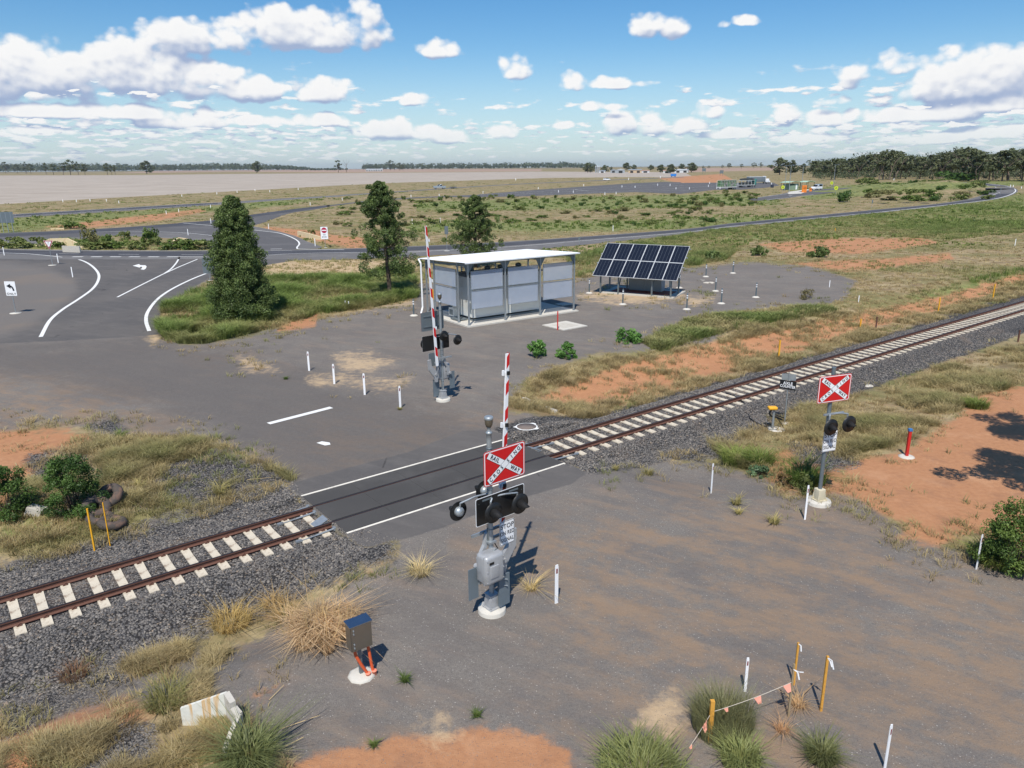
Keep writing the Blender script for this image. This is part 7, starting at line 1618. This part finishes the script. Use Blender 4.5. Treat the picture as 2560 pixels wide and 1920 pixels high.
# sparse tufts growing on the hardstand
def tuft(px, wpx, h, n, c0, c1, label, seed, bend=.6, wd=.006, cat='weed', name='grass_tuft', z=0, core=.3, curve=.5):
    g = GH(*px); d = np.linalg.norm(g-np.array([0,0,CH])); W = wpx*d/F/2; v, t_, c = blades(np.array([[0,0,z]]), np.array([h]), np.array([W*core]), n, c0, c1, wd, seed, bend=bend, curve=curve); o = link(name, tri_mesh(name, v, t_, grassm, c), None, tuple(g)); tag(o, label, cat); return o
tuft(V(908,1240), 78, .42, 260, lin(196,174,122), lin(226,208,160), 'pale straw tuft on the hardstand between ballast and front gate mast', 60, 1.1, .006, core=.55)
tuft(V(1147,1275), 60, .35, 120, lin(190,164,100), lin(222,198,140), 'flattened straw tuft in the shadow beside the front gate mast', 61, 1.6, .005)
for i, (p, w_, h_, l, gr) in enumerate(((V(875,1472), 40, .22, 'small green tuft right of the steel cabinet', 1), (V(1030,1547), 36, .16, 'small green tuft near the bottom middle', 1), (V(808,1612), 26, .14, 'tiny green tuft near the bottom orange soil', 1), (C4(1838,330), 26, .2, 'small green tuft on the road beyond the white dash', 1),
    (V(1590,1090), 50, .35, 'pale green tuft left of the right lamp mast', 0), (V(1672,1130), 70, .3, 'straw tuft beside the guide post near the right mast', 0), (V(1400,1025), 70, .3, 'straw tuft below the ballast right of the crossing', 0), (V(1330,1015), 30, .25, 'small straw tuft at the crossing corner', 0),
    (V(1595,1110), 34, .25, 'straw tuft just below the pale green one', 0), (C4(1415,1075), 44, .55, 'olive tussock at the left ballast edge', 0), (C4(905,1030), 36, .4, 'olive tussock on the left stones', 0), (C4(1010,800), 60, .55, 'yellow green tussock at the left road edge', 0), (C4(775,710), 44, .45, 'green tussock farthest along the left road edge', 1), (C5(385,525), 26, .15, 'dry weed at the foot of the nearest guide post', 0))):
    tuft(p, w_, h_, 110, *((GRN0, GRN1) if gr else (MID0, lin(190,176,116))), l, 70+i, .8, .008 if h_ < .3 else .01)
# the big dead clump
g = GH(*V(700,1372)); t = thing('dead_grass_clump', 'large tangled clump of dead reed grass beside the steel cabinet', 'dead plant', g)
cl = np.array([(x, y, 0.) for x, y in zip(rng.normal(0, .32, 46), rng.normal(0, .28, 46))]); v, t_, c = blades(cl, rng.uniform(.45, .9, 46), np.full(46, .10), 70, lin(176,142,104), lin(234,208,166), .011, 90, bend=.5, curve=1.5); link('reeds', tri_mesh('reeds', v, t_, grassm, c), t)
v, t_, c = blades(cl[:20], np.full(20, 1.6), np.full(20, .1), 4, lin(176,146,96), lin(220,190,140), .006, 91, bend=.55, curve=.7); link('seed_stalks', tri_mesh('seed_stalks', v, t_, grassm, c), t)
for i, (p, w_, h_, cc) in enumerate((((620,1335), 90, .5, 0), ((590,1300+10), 60, .4, 0))): tuft(V(*p), w_, h_, 200, lin(170,140,90), lin(218,190,136), ['straw tuft left of the dead reed clump', 'small straw tuft at the ballast foot left of the dead clump'][i], 95+i, 1.2, .007, core=.6)
tuft(V(500,1350), 110, .5, 520, lin(160,132,76), lin(216,190,126), 'yellow straw grass mound at the foot of the ballast', 98, .8, .007, core=.7); tuft(V(160,1462), 60, .35, 240, lin(104,78,60), lin(150,118,92), 'small brown dead weed in the straw at lower left', 99, .7, .006, core=.8)
# bottom-left tussocks
tuft(V(540,1655), 180, .8, 900, lin(66,80,42), lin(140,146,94), 'large dark green tussock at the bottom left', 100, .75, .008, core=.45); tuft(V(470,1610), 140, .32, 420, lin(168,140,88), lin(206,186,126), 'straw tussock spilling over the broken culvert', 101, .9, .006, core=.75)
tuft(V(360,1520), 110, .5, 420, lin(96,100,58), lin(158,152,98), 'olive tussock left of the broken culvert', 102, .7, .007, core=.7); tuft(V(400,1640), 130, .35, 380, lin(120,108,66), lin(186,166,112), 'faded tussock below the broken culvert', 103, .8, .007, core=.8)
tuft(V(250,1580), 110, .22, 220, lin(110,96,70), lin(168,148,106), 'faded low tussock at the lower left', 104, .9, .006, core=.8); tuft(V(60,1640), 120, .25, 220, lin(110,100,64), lin(170,152,104), 'low tussock in the bottom left corner', 105, .9, .006, core=.8)
# bottom-right weeds
tuft(V(1560,1575), 170, .85, 2400, lin(84,92,58), lin(142,140,100), 'tall bushy weed behind the pink bunting', 110, .3, .004, core=.75, curve=.3); tuft(V(1385,1675), 260, .5, 1500, lin(82,98,50), lin(160,164,104), 'wide green weed at the bottom edge below the bunting', 111, .6, .008, core=.7); tuft(V(1600,1650), 130, .55, 800, lin(84,100,52), lin(158,162,104), 'green weed in front of the tall bushy weed', 112, .5, .007, core=.6)
tuft(V(1775,1640), 110, .42, 700, lin(84,94,54), lin(146,146,98), 'rounded weed right of the bunting near the bottom', 113, .7, .007, core=.5); tuft(V(1725,1525), 80, .3, 160, lin(180,140,96), lin(210,180,136), 'dried root tuft at the foot of the weathered stake', 114, 1.2, .005); tuft(V(1690,1580), 70, .25, 140, lin(160,120,80), lin(200,160,120), 'dried twiggy tuft left of the weathered stake foot', 115, 1.2, .004)
for i, (p, w_, h_, l) in enumerate(((V(2150,1215), 120, .6, 'grass fringe under the right edge bush'), (V(2110,880), 60, .5, 'green tussock by the orange soil at right'), (V(1590,1000), 90, .7, 'tall green tussock right of the grey hardstand'), (V(1640,1005), 80, .75, 'green tussock in the ditch by the right mast'), (V(1740,1045), 110, .9, 'dense green tussock behind the right mast foot'))): tuft(p, w_, h_, 600, lin(80,104,46), lin(152,160,86), l, 120+i, .6, .012, core=.7)
# loose sticks
for i, (a_, b_) in enumerate(((D7(1870,240), D7(2140,0)), (C7(1770,1420), C7(2010,1348)), (C7(1740,1560), C7(1910,1485)), (C4(1590,980), C4(1750,973)))):
    p, q_ = GH(*a_), GH(*b_); b = MB(); b.cyl((0,0,.03), tuple(q_-p+np.array([0,0,.08])), .008, .005, 5); tag(b.build('dry_stalk', M('straw', lin(206,180,130), .8), loc=tuple(p)), ['longest dry stalk lying right of the broken culvert', 'bent dry stalk right of the bottom left tussock', 'short dry stalk at the bottom left tussock', 'dry stalk at the edge of the far ballast heap'][i], 'dry stalk')

# the summer air between the camera and the horizon
hb = MB(); hb.box((0, 0, 58.5), (39400, 39400, 123), 0)
hm = bpy.data.materials.new('haze_air'); hm.use_nodes = True; hn = hm.node_tree; hn.nodes.clear(); ho = hn.nodes.new('ShaderNodeOutputMaterial'); hv = hn.nodes.new('ShaderNodeVolumePrincipled')
hv.inputs['Color'].default_value = (.86, .93, 1, 1); hv.inputs['Density'].default_value = 3.5e-5; hv.inputs['Anisotropy'].default_value = .3; hn.links.new(hv.outputs[0], ho.inputs['Volume'])
ho_ = hb.build('haze', hm); ho_['kind'] = 'stuff'; ho_['label'] = 'faint pale haze softening the far trees and fields'; ho_['category'] = 'haze'
